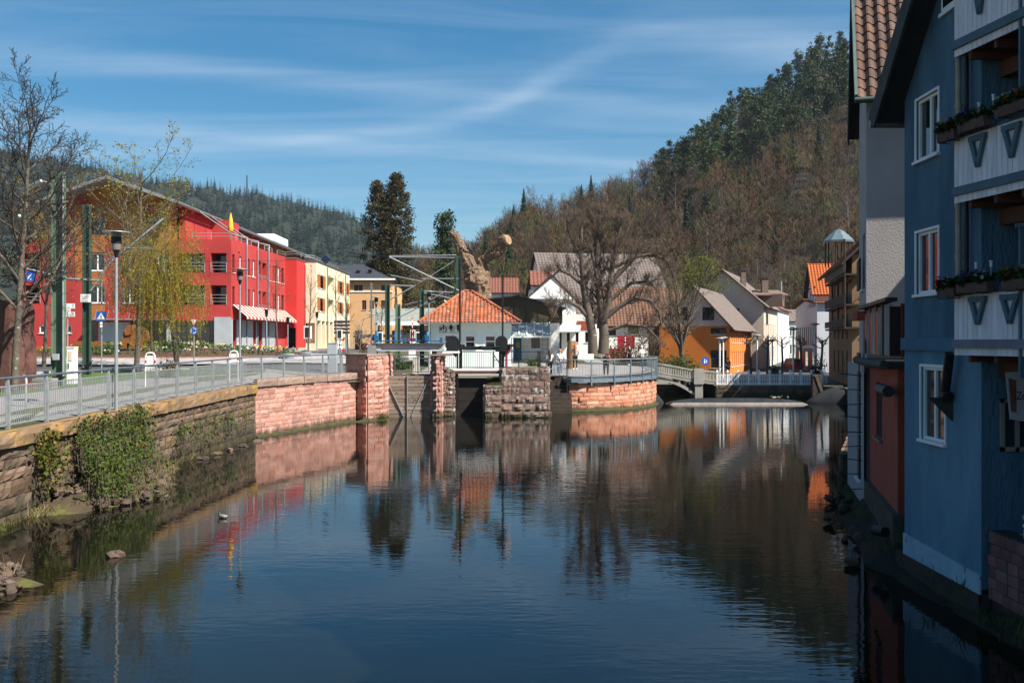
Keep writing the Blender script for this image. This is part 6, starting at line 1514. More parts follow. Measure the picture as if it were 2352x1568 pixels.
bush('twiggy_bush', 'bare rounded bush on the promenade before the willow', (xu(382,47),47,2.6), .75, .7, 1.35, 700, m_brush, .045, 11)
bush('evergreen_shrub', 'green bushes below the concrete footbridge', (xu(1570,83),83,.0), 2.0, 1.2, 1.3, 1400, Mleaf('bank_green', (.09,.13,.02), (.05,.08,.02)), .07, 12)
bush('twiggy_bush', 'bare bush by the grey cladding of the red house', (xu(645,70),70,2.85), .7, .6, 1.0, 500, m_brush, .05, 13)
def clump_conifer(name, label, base, h, rad, n_clump, per, leaf, size, seed, tops=((0,0,1.0),), prof=None, sp=.55, low=.06):
 rng = np.random.default_rng(seed); t = thing(name, label, 'tree', base); cen = []
 prof = prof or (lambda z: (1-z)**.75)
 for k in range(n_clump):
  tx, ty, th = tops[rng.integers(0, len(tops))]; z = rng.uniform(low, 1)**1.0; z = 1-(1-z)**1.25 if rng.random() < .5 else z
  rr = prof(z)*rad*rng.uniform(.45,1.05); an = rng.uniform(0, 2*PI)
  cen.append((tx*z+rr*math.cos(an), ty*z+rr*math.sin(an), z*h*th))
 cen = np.array(cen); idx = rng.integers(0, n_clump, n_clump*per); P = cen[idx]+rng.normal(size=(n_clump*per,3))*np.array([sp,sp,sp*.75])
 P += np.array(base); P[:,2] = np.maximum(P[:,2], base[2]+.2)
 link('crown', leaves_mesh('crown', P, size, leaf, rng=rng, flat=.3), t)
 sg = []
 for tx, ty, th in tops: sg.append((tuple(base), (base[0]+tx, base[1]+ty, base[2]+h*th*.97), rad*.12, .03, 0))
 for c in cen[::3]: sg.append(((base[0]+c[0]*.05, base[1]+c[1]*.05, base[2]+c[2]-abs(c[0])*.1), tuple(np.array(base)+c), .07, .03, 1))
 link('trunk', segs_mesh('trunk', sg, m_twigd, (7,4)), t); return t
m_seq = Mleaf('rust_green_needles', (.075,.052,.018), (.036,.036,.013), .1, .2); m_ced = Mleaf('blue_green_needles', (.035,.06,.025), (.055,.07,.025), .1, .2)
d = 165; clump_conifer('giant_conifer', 'tall twin-topped brown-green conifer behind the station', (xu(893,d),d,3.5), (zv(404,d)-3.5), 5.2, 900, 48, m_seq, .17, 91, ((1.3,0,1.0),(-1.9,0,.955)), lambda z: min(1, (1.01-z)*4.2)**.7*(.46+.40*(1-z)), .36)
d = 150; clump_conifer('conifer_tree', 'open-crowned conifer rising behind the cut-back trunk', (xu(1022,d),d,3.4), (zv(492,d)-3.4), 3.3, 120, 40, m_ced, .22, 92, prof=lambda z: (1.05-z)**.6*(.75+.35*math.sin(z*21)), sp=.5, low=.25)
# ---------------------------------------------------------------- wooded hills
def polar_hill(name, prof, d0f, d1f, zbase, mat, us, nd, bump=3.0, seed=1, tail=1.25):
 """terrain: skyline prof [(u, v)] reached at distance d1f(u), foot at d0f(u)"""
 rng = random.Random(seed); U_, V_ = zip(*prof); rows = []
 for u in us:
  v = float(np.interp(u, U_, V_)); d0, d1 = d0f(u), d1f(u); zr_ = zv(v, d1); row = []
  for k in range(nd+1):
   f = k/nd*tail; dd = d0+(d1-d0)*f
   s = f if f <= 1 else 1-(f-1)*.6
   z = zbase+(zr_-zbase)*(s**1.08 if s > 0 else 0)+(bump*math.sin(u*.031+dd*.05)+bump*.6*math.sin(u*.07-dd*.03+1))*min(1, f*4)*(1 if f < 1.02 else .4)
   row.append((xu(u,dd), dd, z))
  rows.append(row)
 m_ = nd+1; V = [p for r_ in rows for p in r_]; Fc = [(i*m_+k, (i+1)*m_+k, (i+1)*m_+k+1, i*m_+k+1) for i in range(len(rows)-1) for k in range(nd)]
 mb = MB(); mb.add(V, Fc, True); o = mb.build(name, mat); o['kind'] = 'structure'
 G = np.array(rows)
 def samp(u, f):
  i = (u-us[0])/(us[1]-us[0]); i0 = int(min(max(i,0),len(us)-2)); k = f/tail*nd; k0 = int(min(max(k,0),nd-1)); a, b_ = i-i0, k-k0
  return (G[i0,k0]*(1-a)*(1-b_)+G[i0+1,k0]*a*(1-b_)+G[i0,k0+1]*(1-a)*b_+G[i0+1,k0+1]*a*b_)
 return samp
m_floor = M('forest_floor', (.032,.021,.013), (.018,.016,.009), .12, .95, bump=.5, bscale=2)
m_floorg = M('dark_forest_floor', (.018,.026,.014), (.012,.018,.011), .05, .95)
LP = [(-900,330),(-300,322),(0,342),(150,374),(270,398),(450,428),(560,445),(700,468),(800,497),(860,528),(930,566),(1000,590),(1060,620),(1200,690)]
sampL = polar_hill('far_hill', LP, lambda u: 420, lambda u: 1150, 5, m_floorg, list(range(-900,1201,30)), 16, 5)
RP = [(900,650),(1000,640),(1060,622),(1100,600),(1140,570),(1200,530),(1270,518),(1330,506),(1380,474),(1440,448),(1500,420),(1560,380),(1620,334),(1680,295),(1740,264),(1800,216),(1870,168),(1950,136),(2100,60),(2400,-40),(3000,-130)]
d0R = lambda u: 178-.012*(u-1100); d1R = lambda u: 300+.13*max(0, u-1100)
sampR = polar_hill('wooded_hillside', RP, d0R, d1R, 3.5, m_floor, list(range(900,3001,25)), 24, 1.6, 2)
m_pine = Mleaf('pine_needles', (.022,.036,.012), (.040,.052,.016), .35, .12); m_spruce = Mleaf('spruce_needles', (.012,.024,.013), (.02,.034,.016), .35, .1)
m_bare = [M('hill_twig_brown', (.085,.057,.04), (.055,.038,.028), 1.5, .95, rnd=.3), M('hill_twig_rust', (.13,.072,.034), (.085,.05,.026), 1.5, .95, rnd=.3), M('hill_twig_grey', (.12,.10,.085), (.08,.068,.056), 1.5, .95, rnd=.25), M('hill_twig_olive', (.07,.072,.022), (.05,.046,.02), 1.5, .95, rnd=.3)]
m_hbark = M('hill_bark', (.13,.105,.085), (.08,.065,.055), 2, .95, rnd=.3); m_pbark = M('pine_bark', (.20,.105,.055), (.11,.075,.055), 1, .95); m_birch = M('birch_bark', (.22,.205,.185), (.14,.13,.12), 1.5, .9)
def bare_proto(seed, h, mat, bark, n1=14, ang=38, lift=.07, thick=.030):
 rg = random.Random(seed); segs, tips = [], []
 cfg = [dict(n=5, wig=.04, up=.04, taper=.3), dict(count=n1, n=4, ang=ang, len=.42, rad=.5, wig=.12, up=lift, **{'from': .28}, shape=lambda t: 1.15-.6*t), dict(count=9, n=3, ang=40, len=.45, rad=.5, wig=.18, up=.05, **{'from': .12}), dict(count=6, n=2, ang=42, len=.5, rad=.6, wig=.2, up=.02, **{'from': .1})]
 grow(rg, Vector((0,0,-.3)), Vector((0,0,1)), h, h*.014, 0, cfg, segs, tips)
 S2 = [(a, b_, max(r0, thick), max(r1, thick*.75), l) for a, b_, r0, r1, l in segs]
 return segs_mesh('trunk', [s for s in S2 if s[4] < 2], bark, (5,3)), segs_mesh('crown', [s for s in S2 if s[4] >= 2], mat, (3,3,3,3))
def pine_proto(seed, h):
 rng = np.random.default_rng(seed); k = 34; cen = []
 for i in range(k):
  z = rng.uniform(.42,1); r = (1.02-z)**.5*h*.19*rng.uniform(.3,1.1); a = rng.uniform(0,2*PI); cen.append((r*math.cos(a), r*math.sin(a), z*h))
 cen = np.array(cen); n = k*34; P = cen[rng.integers(0,k,n)]+rng.normal(size=(n,3))*np.array([.62,.62,.34])
 sg = [((0,0,-.3),(0.1,0,h*.95),h*.013,.05,0)]+[((0,0,c[2]-.8),tuple(c),.07,.03,1) for c in cen[::2]]
 return segs_mesh('trunk', sg, m_pbark, (5,3)), leaves_mesh('crown', P, .30, m_pine, rng=rng, flat=.6)
def spruce_geo(seed, h, rad, levels=17, per=9):
 rng = np.random.default_rng(seed); V, Fc = [], []; k = 0
 for i in range(levels):
  z0 = h*(.10+.90*i/levels); r = rad*(1-i/levels)**.85+.12
  for j in range(per):
   z = z0+rng.uniform(-.5,.5)*h/levels; a = 2*PI*(j+rng.uniform(-.3,.3))/per+i; L_ = r*rng.uniform(.7,1.15); w = L_*.30+.10; dz = -L_*.38
   c, s = math.cos(a), math.sin(a); e = (c*L_, s*L_, z+dz); m_ = (c*L_*.55, s*L_*.55)
   V += [(0,0,z+.25), (m_[0]-s*w, m_[1]+c*w, z+dz*.65-.1), e, (m_[0]+s*w, m_[1]-c*w, z+dz*.65-.1)]; Fc += [(k,k+1,k+2,k+3)]; k += 4
 V += [(0,0,h*1.04),(.08,.08,h*.85),(-.08,.08,h*.85),(0,-.1,h*.85)]; Fc += [(k,k+1,k+2,k+3)]
 return np.array(V), np.array(Fc)
def spruce_proto(seed, h, rad):
 V, Fc = spruce_geo(seed, h, rad, 26, 15); return segs_mesh('trunk', [((0,0,-.3),(0,0,h*.95),h*.014,.03,0)], m_hbark, (5,)), np_mesh('crown', V, Fc, m_spruce)
PR = {'brown': [bare_proto(s, 13, m_bare[0], m_hbark) for s in (1,2,3,4)], 'rust': [bare_proto(s, 12, m_bare[1], m_hbark, 16, 42) for s in (5,6,7)], 'grey': [bare_proto(s, 14, m_bare[2], m_birch, 15, 30, .12) for s in (8,9,10)],
   'olive': [bare_proto(s, 11, m_bare[3], m_hbark, 15, 46) for s in (11,12)], 'pine': [pine_proto(s, 17) for s in (1,2,3,4)], 'spruce': [spruce_proto(s, 16, 2.7) for s in (1,2)]}
LAB = {'brown': ('bare_tree', 'leafless brown tree on the hillside', 'leafless brown trees on the hillside'), 'rust': ('bare_tree', 'leafless rust-tinted tree on the hillside', 'rust-tinted trees on the hillside'), 'grey': ('birch_tree', 'pale birch on the hillside', 'pale birches on the hillside'),
    'olive': ('budding_tree', 'olive budding tree on the hillside', 'budding trees on the hillside'), 'pine': ('pine_tree', 'dark pine on the hillside', 'pines on the hillside'), 'spruce': ('spruce_tree', 'dark pointed spruce on the hillside', 'spruces on the hillside')}
def plant(kind, p, sc_, rz, rg, u=1500, f=.5):
 name, lab, grp = LAB[kind]; lab = ('tall ' if sc_[2] > .8 else 'small ' if sc_[2] < .66 else '')+lab+(' skyline' if f > .93 else ' upper slope' if f > .6 else ' middle slope' if f > .3 else ' foot')+next(t for a, t in ((1200,' left of the big roof'),(1400,' above the linden'),(1560,' above the vase-shaped tree'),(1680,' above the orange house'),(1820,' above the beige house'),(9e9,' beside the grey house')) if u < a); tr, cr = rg.choice(PR[kind])
 e = bpy.data.objects.new(name, None); COL.objects.link(e); e.location = p; e.rotation_euler = (0,0,rz); e.scale = sc_; e.empty_display_size = .2
 tag(e, lab, 'tree', grp)
 for nm, me in (('trunk', tr), ('crown', cr)):
  o = bpy.data.objects.new(nm, me); COL.objects.link(o); o.parent = e
rg = random.Random(17); spots = []
def kind_at(u, f, rg):
 pine_w = max(0, min(1, (u-1480)/260))*max(0, min(1, (f-.58)/.16)); x = rg.random()
 if x < pine_w*.93: return 'pine'
 if u > 1500 and f > .35 and rg.random() < .22: return 'pine'
 return rg.choices(['brown','rust','grey','olive','spruce'], [34,18,5,32,9])[0]
tries = 0
while len(spots) < 255 and tries < 20000:
 tries += 1; u = rg.uniform(1010, 1990); f = rg.random()**.8*1.0; p = sampR(u, f)
 v = V0-(p[2]-EYE)*F/p[1]
 if any((u-a)**2+((v-b_)*1.5)**2 < 21**2 for a, b_, *_ in spots): continue
 spots.append((u, v, f, p))
for u, v, f, p in spots:
 k = kind_at(u, f, rg); s = rg.uniform(.55,.92)*(1.0 if k != 'pine' else .9)
 plant(k, Vector(p), (s*rg.uniform(.9,1.15),)*2+(s,), rg.uniform(0,6.28), rg, u, f)
for u, f, k, s in ((1083,.99,'spruce',.42),(1398,.98,'spruce',.62),(1415,.98,'spruce',.55),(1720,.985,'spruce',.85),(1525,.97,'spruce',.75),(1548,.95,'spruce',.5),(1340,.22,'spruce',1.25),(1720,.50,'spruce',.8),(1560,.42,'spruce',.6),(1130,.98,'brown',.7),(1165,.98,'grey',.8),(1215,.97,'rust',.9),(1240,.96,'brown',1.0),(1290,.97,'grey',.85),(1330,.98,'brown',.8),(1360,.98,'brown',.8),(1450,.99,'grey',.8),(1478,.99,'brown',.8),(1770,.99,'pine',.95),(1830,.99,'pine',1.0),(1885,.99,'pine',1.05),(1930,.99,'pine',1.1),(1965,.99,'pine',1.1),(1565,.98,'pine',.7),(1600,.985,'pine',.75),(1650,.99,'brown',.85),(1690,.99,'brown',.85),(1060,.9,'grey',.6),(1040,.9,'grey',.5)):
 s *= .82; plant(k, Vector(sampR(u, f)), (s,s,s), rg.uniform(0,6.28), rg, u, f)
def bulk(name, V0l, F0l, places, mat, parent=None):
 VV, FF, o = [], [], 0
 for (p, s, rz, i) in places:
  v, f = V0l[i], F0l[i]; c, sn = math.cos(rz), math.sin(rz); Rm = np.array([[c,sn,0],[-sn,c,0],[0,0,1]]); VV.append((v*s)@Rm+p); FF.append(f+o); o += len(v)
 me = np_mesh(name, np.concatenate(VV), np.concatenate(FF), mat); ob = link(name, me, parent); ob['kind'] = 'stuff'; return ob
def me_np(me):
 V = np.empty(len(me.vertices)*3, dtype=np.float32); me.vertices.foreach_get('co', V); n = len(me.polygons); L_ = np.empty(n*4, dtype=np.int32); me.loops.foreach_get('vertex_index', L_); return V.reshape(-1,3), L_.reshape(-1,4)
def light_bare(seed, h, nb=105):
 rng = np.random.default_rng(seed); V, Fc = [], []; k = 0
 for i in range(nb):
  z = rng.uniform(.3,1)*h; r = h*.24*math.sqrt(max(.05, 1-((z/h-.58)/.46)**2))*rng.uniform(.2,1); a = rng.uniform(0,2*PI); p = np.array((r*math.cos(a), r*math.sin(a), z)); d_ = np.array((math.cos(a)*.6, math.sin(a)*.6, rng.uniform(.4,1.3)))+rng.normal(size=3)*.4; d_ /= np.linalg.norm(d_); L_ = rng.uniform(1.0,2.9); w = np.cross(d_, rng.normal(size=3)); w = w/np.linalg.norm(w)*.075
  V += [p-w, p+w, p+d_*L_+w*.3, p+d_*L_-w*.3]; Fc.append((k,k+1,k+2,k+3)); k += 4
 for s in (0, 1):
  w = .12; V += [(-w,-w if s else w,-.3),(w,w if s else -w,-.3),(.04,0,h*.8),(-.04,0,h*.8)]; Fc.append((k,k+1,k+2,k+3)); k += 4
 return np.array(V), np.array(Fc)
LB_ = [light_bare(s, 12) for s in range(5)]
rg = random.Random(23); pl3 = [[], [], []]
for k in range(3000):
 u = rg.uniform(960, 2420); f = rg.random()**.85*1.06; p = sampR(u, f); pw_ = max(0, min(1, (u-1480)/260))*max(0, min(1, (f-.58)/.16))
 if rg.random() < pw_: continue
 pl3[rg.choices((0,1,2), (46,26,28))[0]].append((p, rg.uniform(.45,.8), rg.uniform(0,6.28), rg.randrange(5)))
for i, nm in enumerate(('hillside_thicket','hillside_thicket','hillside_thicket')):
 o = bulk(nm, [a for a, _ in LB_], [b_ for _, b_ in LB_], pl3[i], m_bare[(0,1,3)[i]]); tag(o, ('leafless brown thicket covering the wooded hillside','rust-tinted leafless thicket covering the wooded hillside','olive budding thicket covering the wooded hillside')[i], 'thicket')
pn = []; plp = []
for s in range(4):
 V_, F_ = me_np(PR['pine'][s][1]); k_ = np.arange(s, len(F_), 4); q = V_[F_[k_]].reshape(-1,4,3); m_ = q.mean(1, keepdims=True); pn.append(((m_+(q-m_)*1.75).reshape(-1,3), np.arange(len(k_)*4).reshape(-1,4)))
for k in range(720):
 u = rg.uniform(1500, 2420); f = rg.uniform(.6,1.08); p = sampR(u, f)
 if rg.random() > max(0, min(1, (u-1480)/260)): continue
 plp.append((p, rg.uniform(.5,.82), rg.uniform(0,6.28), rg.randrange(4)))
tag(bulk('pine_wood', [a for a, _ in pn], [b_ for _, b_ in pn], plp, m_pine), 'dense dark pine wood on the crest of the right hill', 'forest')
SG = [spruce_geo(s, 19, 3.9, 8, 5) for s in range(4)]; pf = []; pg = []
rg = random.Random(29)
for k in range(6400):
 u = rg.uniform(-330, 1130); f = rg.random()**.9*1.05; p = sampL(u, f); (pf if rg.random() < .90 else pg).append((p-np.array((0,0,1.5)), rg.uniform(.48,.86), rg.uniform(0,6.28), rg.randrange(4)))
m_ffor = Mleaf('far_spruce', (.011,.021,.017), (.02,.032,.02), .2, 0)
tag(bulk('conifer_forest', [a for a, _ in SG], [b_ for _, b_ in SG], pf, m_ffor), 'dark conifer forest covering the far left hill', 'forest')
LB2 = [light_bare(s+20, 18, 50) for s in range(3)]
tag(bulk('bare_woodland', [a for a, _ in LB2], [b_ for _, b_ in LB2], [(p, s, r_, i % 3) for p, s, r_, i in pg], m_bare[0]), 'brown leafless patches within the far conifer forest', 'forest')
p = Vector(sampL(567,.985)); ms = thing('radio_mast', 'thin lattice radio mast on the far hill', 'mast', p)
mb = MB(); h = zv(402,p.y)-p.z
for a in (0, 2.1, 4.2): mb.tube([p+Vector((1.2*math.cos(a),1.2*math.sin(a),0)), p+Vector((.3*math.cos(a),.3*math.sin(a),h))], .25, 4)
for k in range(8): z = h*(k+1)/9; mb.box(p+Vector((0,0,z)), (1.4,1.4,.25))
mb.build('lattice', m_black, ms)
# ---------------------------------------------------------------- promenade railing
fence = thing('promenade_railing', 'long grey steel railing with vertical bars along the left river wall', 'railing', (-12.15,24,gz(-12,24)))
FP = Path(FENCE); s0 = Path(FENCE[:2]).L; fz = lambda s: gz(-12, FP.at(s)[0].y)+.02
sA = Path(FENCE[:3]).L; step = 1.95
posts = []; s = sA-3*step
while s < FP.L: posts.append(s); s += step
posts.append(FP.L)
pm = MB()
pm.prism([(-.045,-.035,-.05),(.045,-.035,-.05),(.045,-.035,.85),(.012,-.035,1.20),(-.045,-.035,1.20)], (0,.07,0)); pmesh = pm.mesh('post', m_steel)
bm_ = MB(); bm_.bb(-.008,.008,-.008,.008,0,.90); bmesh_ = bm_.mesh('bar', m_steel)
mb = MB(); mb.tube([(*FP.at(s)[0], fz(s)+1.22) for s in np.linspace(posts[0], FP.L, 90)], .032, 10); mb.build('hand_rail', m_rail, fence)
mbf = MB(); rest = MB(); nbar = 0
for i, s in enumerate(posts):
 p, t = FP.at(s); ang = math.atan2(t.y, t.x)+PI/2
 o = bpy.data.objects.new('post', pmesh); COL.objects.link(o); o.location = (*p, fz(s)); o.rotation_euler = (0,0,ang-PI/2); o.rotation_euler[2] = ang+PI
 o.parent = fence; o.matrix_parent_inverse = Matrix.Translation(-fence.location)
 if i == len(posts)-1: break
 e = posts[i+1]; fr = MB()
 for dz, w_ in ((.10,.035),(1.02,.035)):
  n = 3
  for k in range(n):
   a, b_ = s+.07+(e-s-.14)*k/n, s+.07+(e-s-.14)*(k+1)/n
   fr.beam((*FP.at(a)[0], fz(a)+dz), (*FP.at(b_)[0], fz(b_)+dz), .03, w_)
 for q in (s+.08, e-.08): fr.beam((*FP.at(q)[0], fz(q)+.1), (*FP.at(q)[0], fz(q)+1.02), .05, .03)
 pan_ = fr.build('panel_frame', m_steel, fence)
 nb = 17 if e-s > 1.5 else 8
 for k in range(1, nb):
  q = s+.08+(e-s-.16)*k/nb; pt = FP.at(q)[0]
  if i < 13:
   o = bpy.data.objects.new('bar', bmesh_); COL.objects.link(o); o.location = (*pt, fz(q)+.11); o.rotation_euler = (0,0,ang); o.parent = fence; o.matrix_parent_inverse = Matrix.Translation(-fence.location)
  else: rest.bb(pt.x-.008, pt.x+.008, pt.y-.008, pt.y+.008, fz(q)+.11, fz(q)+1.01)
if rest.v: rest.build('bar', m_steel, fence)['kind'] = 'stuff'
# ---------------------------------------------------------------- lock gate
yg = 56.75; gx0, gx1 = xu(880,yg), xu(992,yg); gzt = zv(862,yg)
lg = thing('lock_gate', 'old grey-brown plank lock gate with steel straps in a V', 'gate', ((gx0+gx1)/2, yg, 0))
m_gw = M('wet_grey_planks', (.27,.215,.17), (.17,.13,.10), 2.5, .85, rnd=.22, stretch=(.5,1,5), bump=.6, bscale=5, bstretch=(.4,1,9), spot=(.05,.035,.025), spot_at=.60, spot_scale=.9)
rg = random.Random(3); nrow = 12
for k in range(nrow):
 z0_, z1_ = -.25+(gzt+.25)*k/nrow, -.25+(gzt+.25)*(k+1)/nrow
 for a, b_ in ((gx0,(gx0+gx1)/2-.02),((gx0+gx1)/2+.02,gx1)):
  mb = MB(); y = yg+rg.uniform(-.02,.02); mb.box(((a+b_)/2, y, (z0_+z1_)/2), (b_-a, .09, z1_-z0_-.02), 0, Matrix.Rotation(rg.uniform(-.004,.004),3,'Y')); mb.build('plank', m_gw, lg)
xm_ = (gx0+gx1)/2
for a, b_ in (((gx0+.2,zv(871,yg)),(xm_-.22,.05)),((gx1-.15,zv(867,yg)),(xm_+.25,.1)),((xm_,gzt+.02),(xm_,-.1)),((gx1-.02,gzt+.15),(gx1-.02,-.1))):
 mb = MB(); mb.beam((a[0],yg-.09,a[1]),(b_[0],yg-.09,b_[1]),.045,.075,up=(0,1,0)); mb.build('strap', m_steel, lg)
rg = random.Random(6)
for k in range(46):
 if k == 0: mb = MB()
 mb.box((rg.uniform(gx0+.1,gx1-.1), yg-.07, -.05+ (gzt)*((k % 12)+.5)/nrow), (.03,.03,.03))
mb.build('bolt', m_steel, lg)['kind'] = 'stuff'
mb = MB(); mb.bb(xm_+.9,xm_+.97,yg-.13,yg-.06,-.2,1.05); mb.build('guide_post', m_black, lg)
yb = 56.6; gd = thing('gate_girder', 'light grey steel girder with blue winding gear above the lock gate', 'girder', (xu(940,yb), yb, zv(804,yb)))
x0, x1 = xu(868,yb), xu(1019,yb); mb = MB(); mb.bb(x0,x1,yb-.2,yb+.2,zv(793,yb),zv(791,yb)); mb.bb(x0,x1,yb-.05,yb+.05,zv(803,yb),zv(793,yb)); mb.bb(x0,x1,yb-.2,yb+.2,zv(806,yb),zv(803.6,yb)); mb.build('beam', M('pale_grey_steel', (.50,.50,.51), (.42,.42,.43), 2, .6), gd)
mb = MB(); mb.bb(x0-.3,x1+.02,yb-.32,yb+.45,zv(791,yb)+.002,zv(788,yb)); mb.build('deck', M('dark_grating', (.07,.06,.055), rough=.8), gd)
for xa in (x0, x1-.2): mb = MB(); mb.bb(xa-.05,xa+.2,yb-.21,yb+.21,zv(806,yb),zv(793,yb)); mb.build('end_plate', m_greypanel, gd)
mb = MB(); mb.bb(x0-.55,x0-.06,yb-.3,yb+.4,zv(812,yb),zv(788.5,yb)); mb.build('bearing_block', M('concrete_block', (.22,.22,.22), rough=.9), gd)
m_bluem = M('blue_machine_paint', (.02,.12,.24), (.015,.09,.18), 3, .45)
for u in (866,982):
 c = at(u,787,yb); mb = MB(); mb.lathe((c.x,yb,c.z), [(.22,0),(.22,.06),(.10,.08),(.10,.60),(.04,.62),(.04,.66)], 12); mb.box((c.x-.02,yb-.14,c.z+.26), (.24,.16,.30)); mb.lathe((c.x-.16,yb-.05,c.z+.1), [(.11,0),(.13,.12),(.11,.26)], 10); mb.build('drive_unit', m_bluem, gd)
mb = MB(); mb.tube([(x0+.1,yb-.05,zv(783,yb)),(x1-.1,yb-.05,zv(783,yb))], .035, 8); mb.build('drive_shaft', m_bluem, gd)
for u in (930,1013): c = at(u,787,yb); mb = MB(); mb.box((c.x,yb,c.z+.15), (.14,.2,.3)); mb.build('shaft_bearing', m_bluem, gd)
mb = MB(); mb.bb(x1-.5,x1+.9,yb-.1,yb+.3,zv(811,yb),zv(806.5,yb)); mb.build('support', m_white, gd)
mb = MB(); mb.bb(gx1+.02,gx1+.28,yg-.35,yg+.1,-1,zv(806,yb)); mb.build('guide_column', m_black, gd)
yr2 = 60.4; rl2 = thing('lock_railing', 'dark railing across the lock behind the wooden gate', 'railing', (xu(920,yr2), yr2, 2.5))
mb = MB(); za, zb_ = zv(858,yr2)+.0, zv(815,yr2); a, b_ = xu(878,yr2), xu(986,yr2)
mb.tube([(a,yr2,zb_),(b_,yr2,zb_)], .03, 8); mb.beam((a,yr2,zb_-.2),(b_,yr2,zb_-.2),.03,.04); mb.beam((a,yr2,za+.1),(b_,yr2,za+.1),.03,.04)
for u in (907,960): mb.beam((xu(u,yr2),yr2,za-.1),(xu(u,yr2),yr2,zb_),.05,.08)
mb.build('frame', m_rail, rl2)
for k in range(22): mb = MB(); x = a+(b_-a)*(k+.5)/22; mb.bb(x-.01,x+.01,yr2-.01,yr2+.01,za+.1,zb_-.2); mb.build('bar', m_black, rl2)
mb = MB(); mb.bb(gx0-.2,gx1+.2,59.55,60.3,-1,zv(860,60)); lb = mb.build('lock_sill', m_mort); tag(lb, 'mossy stone sill of the lock behind the plank gate', 'wall')
lay_stones(lb, [(gx0,59.5),(gx1,59.5)], gzt-.1, zv(858,60)+.02, (.2,.25), (.3,.6), st_lich, .1, .02, 1, 0, None, 0, random.Random(1))
# ---------------------------------------------------------------- sluice with rack rods
ys = 57.6; sg = thing('sluice', 'black sluice gear with two tall toothed rods over a dark opening', 'sluice', (xu(1105,ys), ys, 0))
for u, vt in ((1056,626),(1154,632)):
 x = xu(u,ys); mb = MB(); mb.bb(x-.045,x+.045,ys-.05,ys+.05,zv(852,ys),zv(vt,ys)); rod = mb.build('rack_rod', m_black, sg)
 mb = MB(); n = 60
 for k in range(n): z = zv(785,ys)+(zv(vt,ys)-zv(785,ys))*k/n; mb.bb(x+.045,x+.085,ys-.04,ys+.04,z,z+.035)
 mb.build('tooth', m_black, rod)['kind'] = 'stuff'
for u in (1040,1152):
 c = Vector((xu(u,ys), ys-.25, zv(795,ys))); mb = MB(); pr = [(-.36,-.32),(.30,-.32),(.36,-.1),(.36,.25)]+[(.36*math.cos(t), .25+.36*math.sin(t)) for t in np.linspace(.3,PI-.1,8)]+[(-.36,-.1)]
 mb.prism([c+Vector((x,0,z)) for x, z in pr], (0,.55,0)); mb.build('gear_housing', m_black, sg)
 mb = MB(); mb.lathe((c.x+.48,c.y+.25,c.z-.1), [(.10,0),(.10,.2)], 10); mb.tube([c+Vector((.36,.25,.05)), c+Vector((.7,.25,.05))], .07, 8); mb.build('pinion', m_black, sg)
 mb = MB(); mb.prism([c+Vector((-.1,.1,-.3)), c+Vector((.4,.1,-.3)), c+Vector((.16,.1,-.65))], (0,.3,0)); mb.build('bracket', m_black, sg)
mb = MB(); mb.bb(xu(1045,ys),xu(1160,ys),ys-.12,ys+.15,zv(803,ys),zv(795,ys)); mb.build('cross_beam', m_black, sg)
MB().tube([(xu(1060,ys),ys-.25,zv(797,ys)),(xu(1150,ys),ys-.25,zv(797,ys))], .04, 8).build('drive_shaft', m_black, sg)
mb = MB(); mb.lathe((xu(1105,ys)-.0,ys-.25,zv(797,ys)-.08), [(.09,0),(.11,.08),(.09,.16)], 10); mb.build('shaft_bearing', m_black, sg)
for u in (1055,1152): mb = MB(); x = xu(u,ys); mb.bb(x-.16,x-.06,ys-.08,ys+.1,zv(940,ys),zv(803,ys)); mb.bb(x+.06,x+.16,ys-.08,ys+.1,zv(852,ys),zv(803,ys)); mb.build('guide_post', m_black, sg)
m_rust = M('rusty_beam', (.13,.05,.035), (.08,.035,.025), 4, .8)
mb = MB(); mb.bb(xu(1030,ys),xu(1160,ys),ys-.1,ys+1.4,zv(851,ys),zv(846,ys)); mb.build('walkway', m_white, sg); mb = MB(); mb.bb(xu(1030,ys),xu(1160,ys),ys-.14,ys-.02,zv(858,ys),zv(851,ys)-.002); mb.build('walkway_edge', m_rust, sg)
for k in range(5): mb = MB(); z1_ = zv(868,ys)-.45*k; mb.bb(xu(1042,ys),xu(1152,ys),ys+.25,ys+.35,z1_-.43,z1_); mb.build('gate_board', M('black_wood', (.025,.02,.017), rough=.9) if k == 0 else bpy.data.materials['black_wood'], sg)
mb = MB(); z_ = zv(848,ys); xs_ = [xu(1002+(1131-1002)*k/26, ys+1.3) for k in range(27)]
for k, x in enumerate(xs_):
 mb = MB(); mb.bb(x-.012,x+.012,ys+1.29,ys+1.31,z_,zv(808,ys+1.3)); mb.build('rail_bar', m_black, sg)
mb = MB(); mb.beam((xs_[0],ys+1.3,zv(808,ys+1.3)),(xs_[-1],ys+1.3,zv(808,ys+1.3)),.04,.04); mb.beam((xs_[0],ys+1.3,z_+.05),(xs_[-1],ys+1.3,z_+.05),.04,.04)
for u in (1133,1150): mb.bb(xu(u,ys)-.04,xu(u,ys)+.04,ys+1.2,ys+1.3,z_,zv(806,ys))
mb.tube([(xu(1133,ys),ys+1.25,zv(815,ys)),(xu(1152,ys),ys+.2,zv(842,ys))], .03, 6); mb.tube([(xu(1133,ys),ys+1.25,zv(828,ys)),(xu(1250,ys),ys+1.25,zv(828,ys))], .025, 6); mb.tube([(xu(1160,ys),ys+1.25,zv(808,ys)),(xu(1250,ys),ys+1.25,zv(808,ys))], .025, 6)
for u in (1192,1237): mb.bb(xu(u,ys)-.035,xu(u,ys)+.035,ys+1.2,ys+1.3,zv(848,ys),zv(806,ys))
mb.build('rail_frame', m_black, sg)
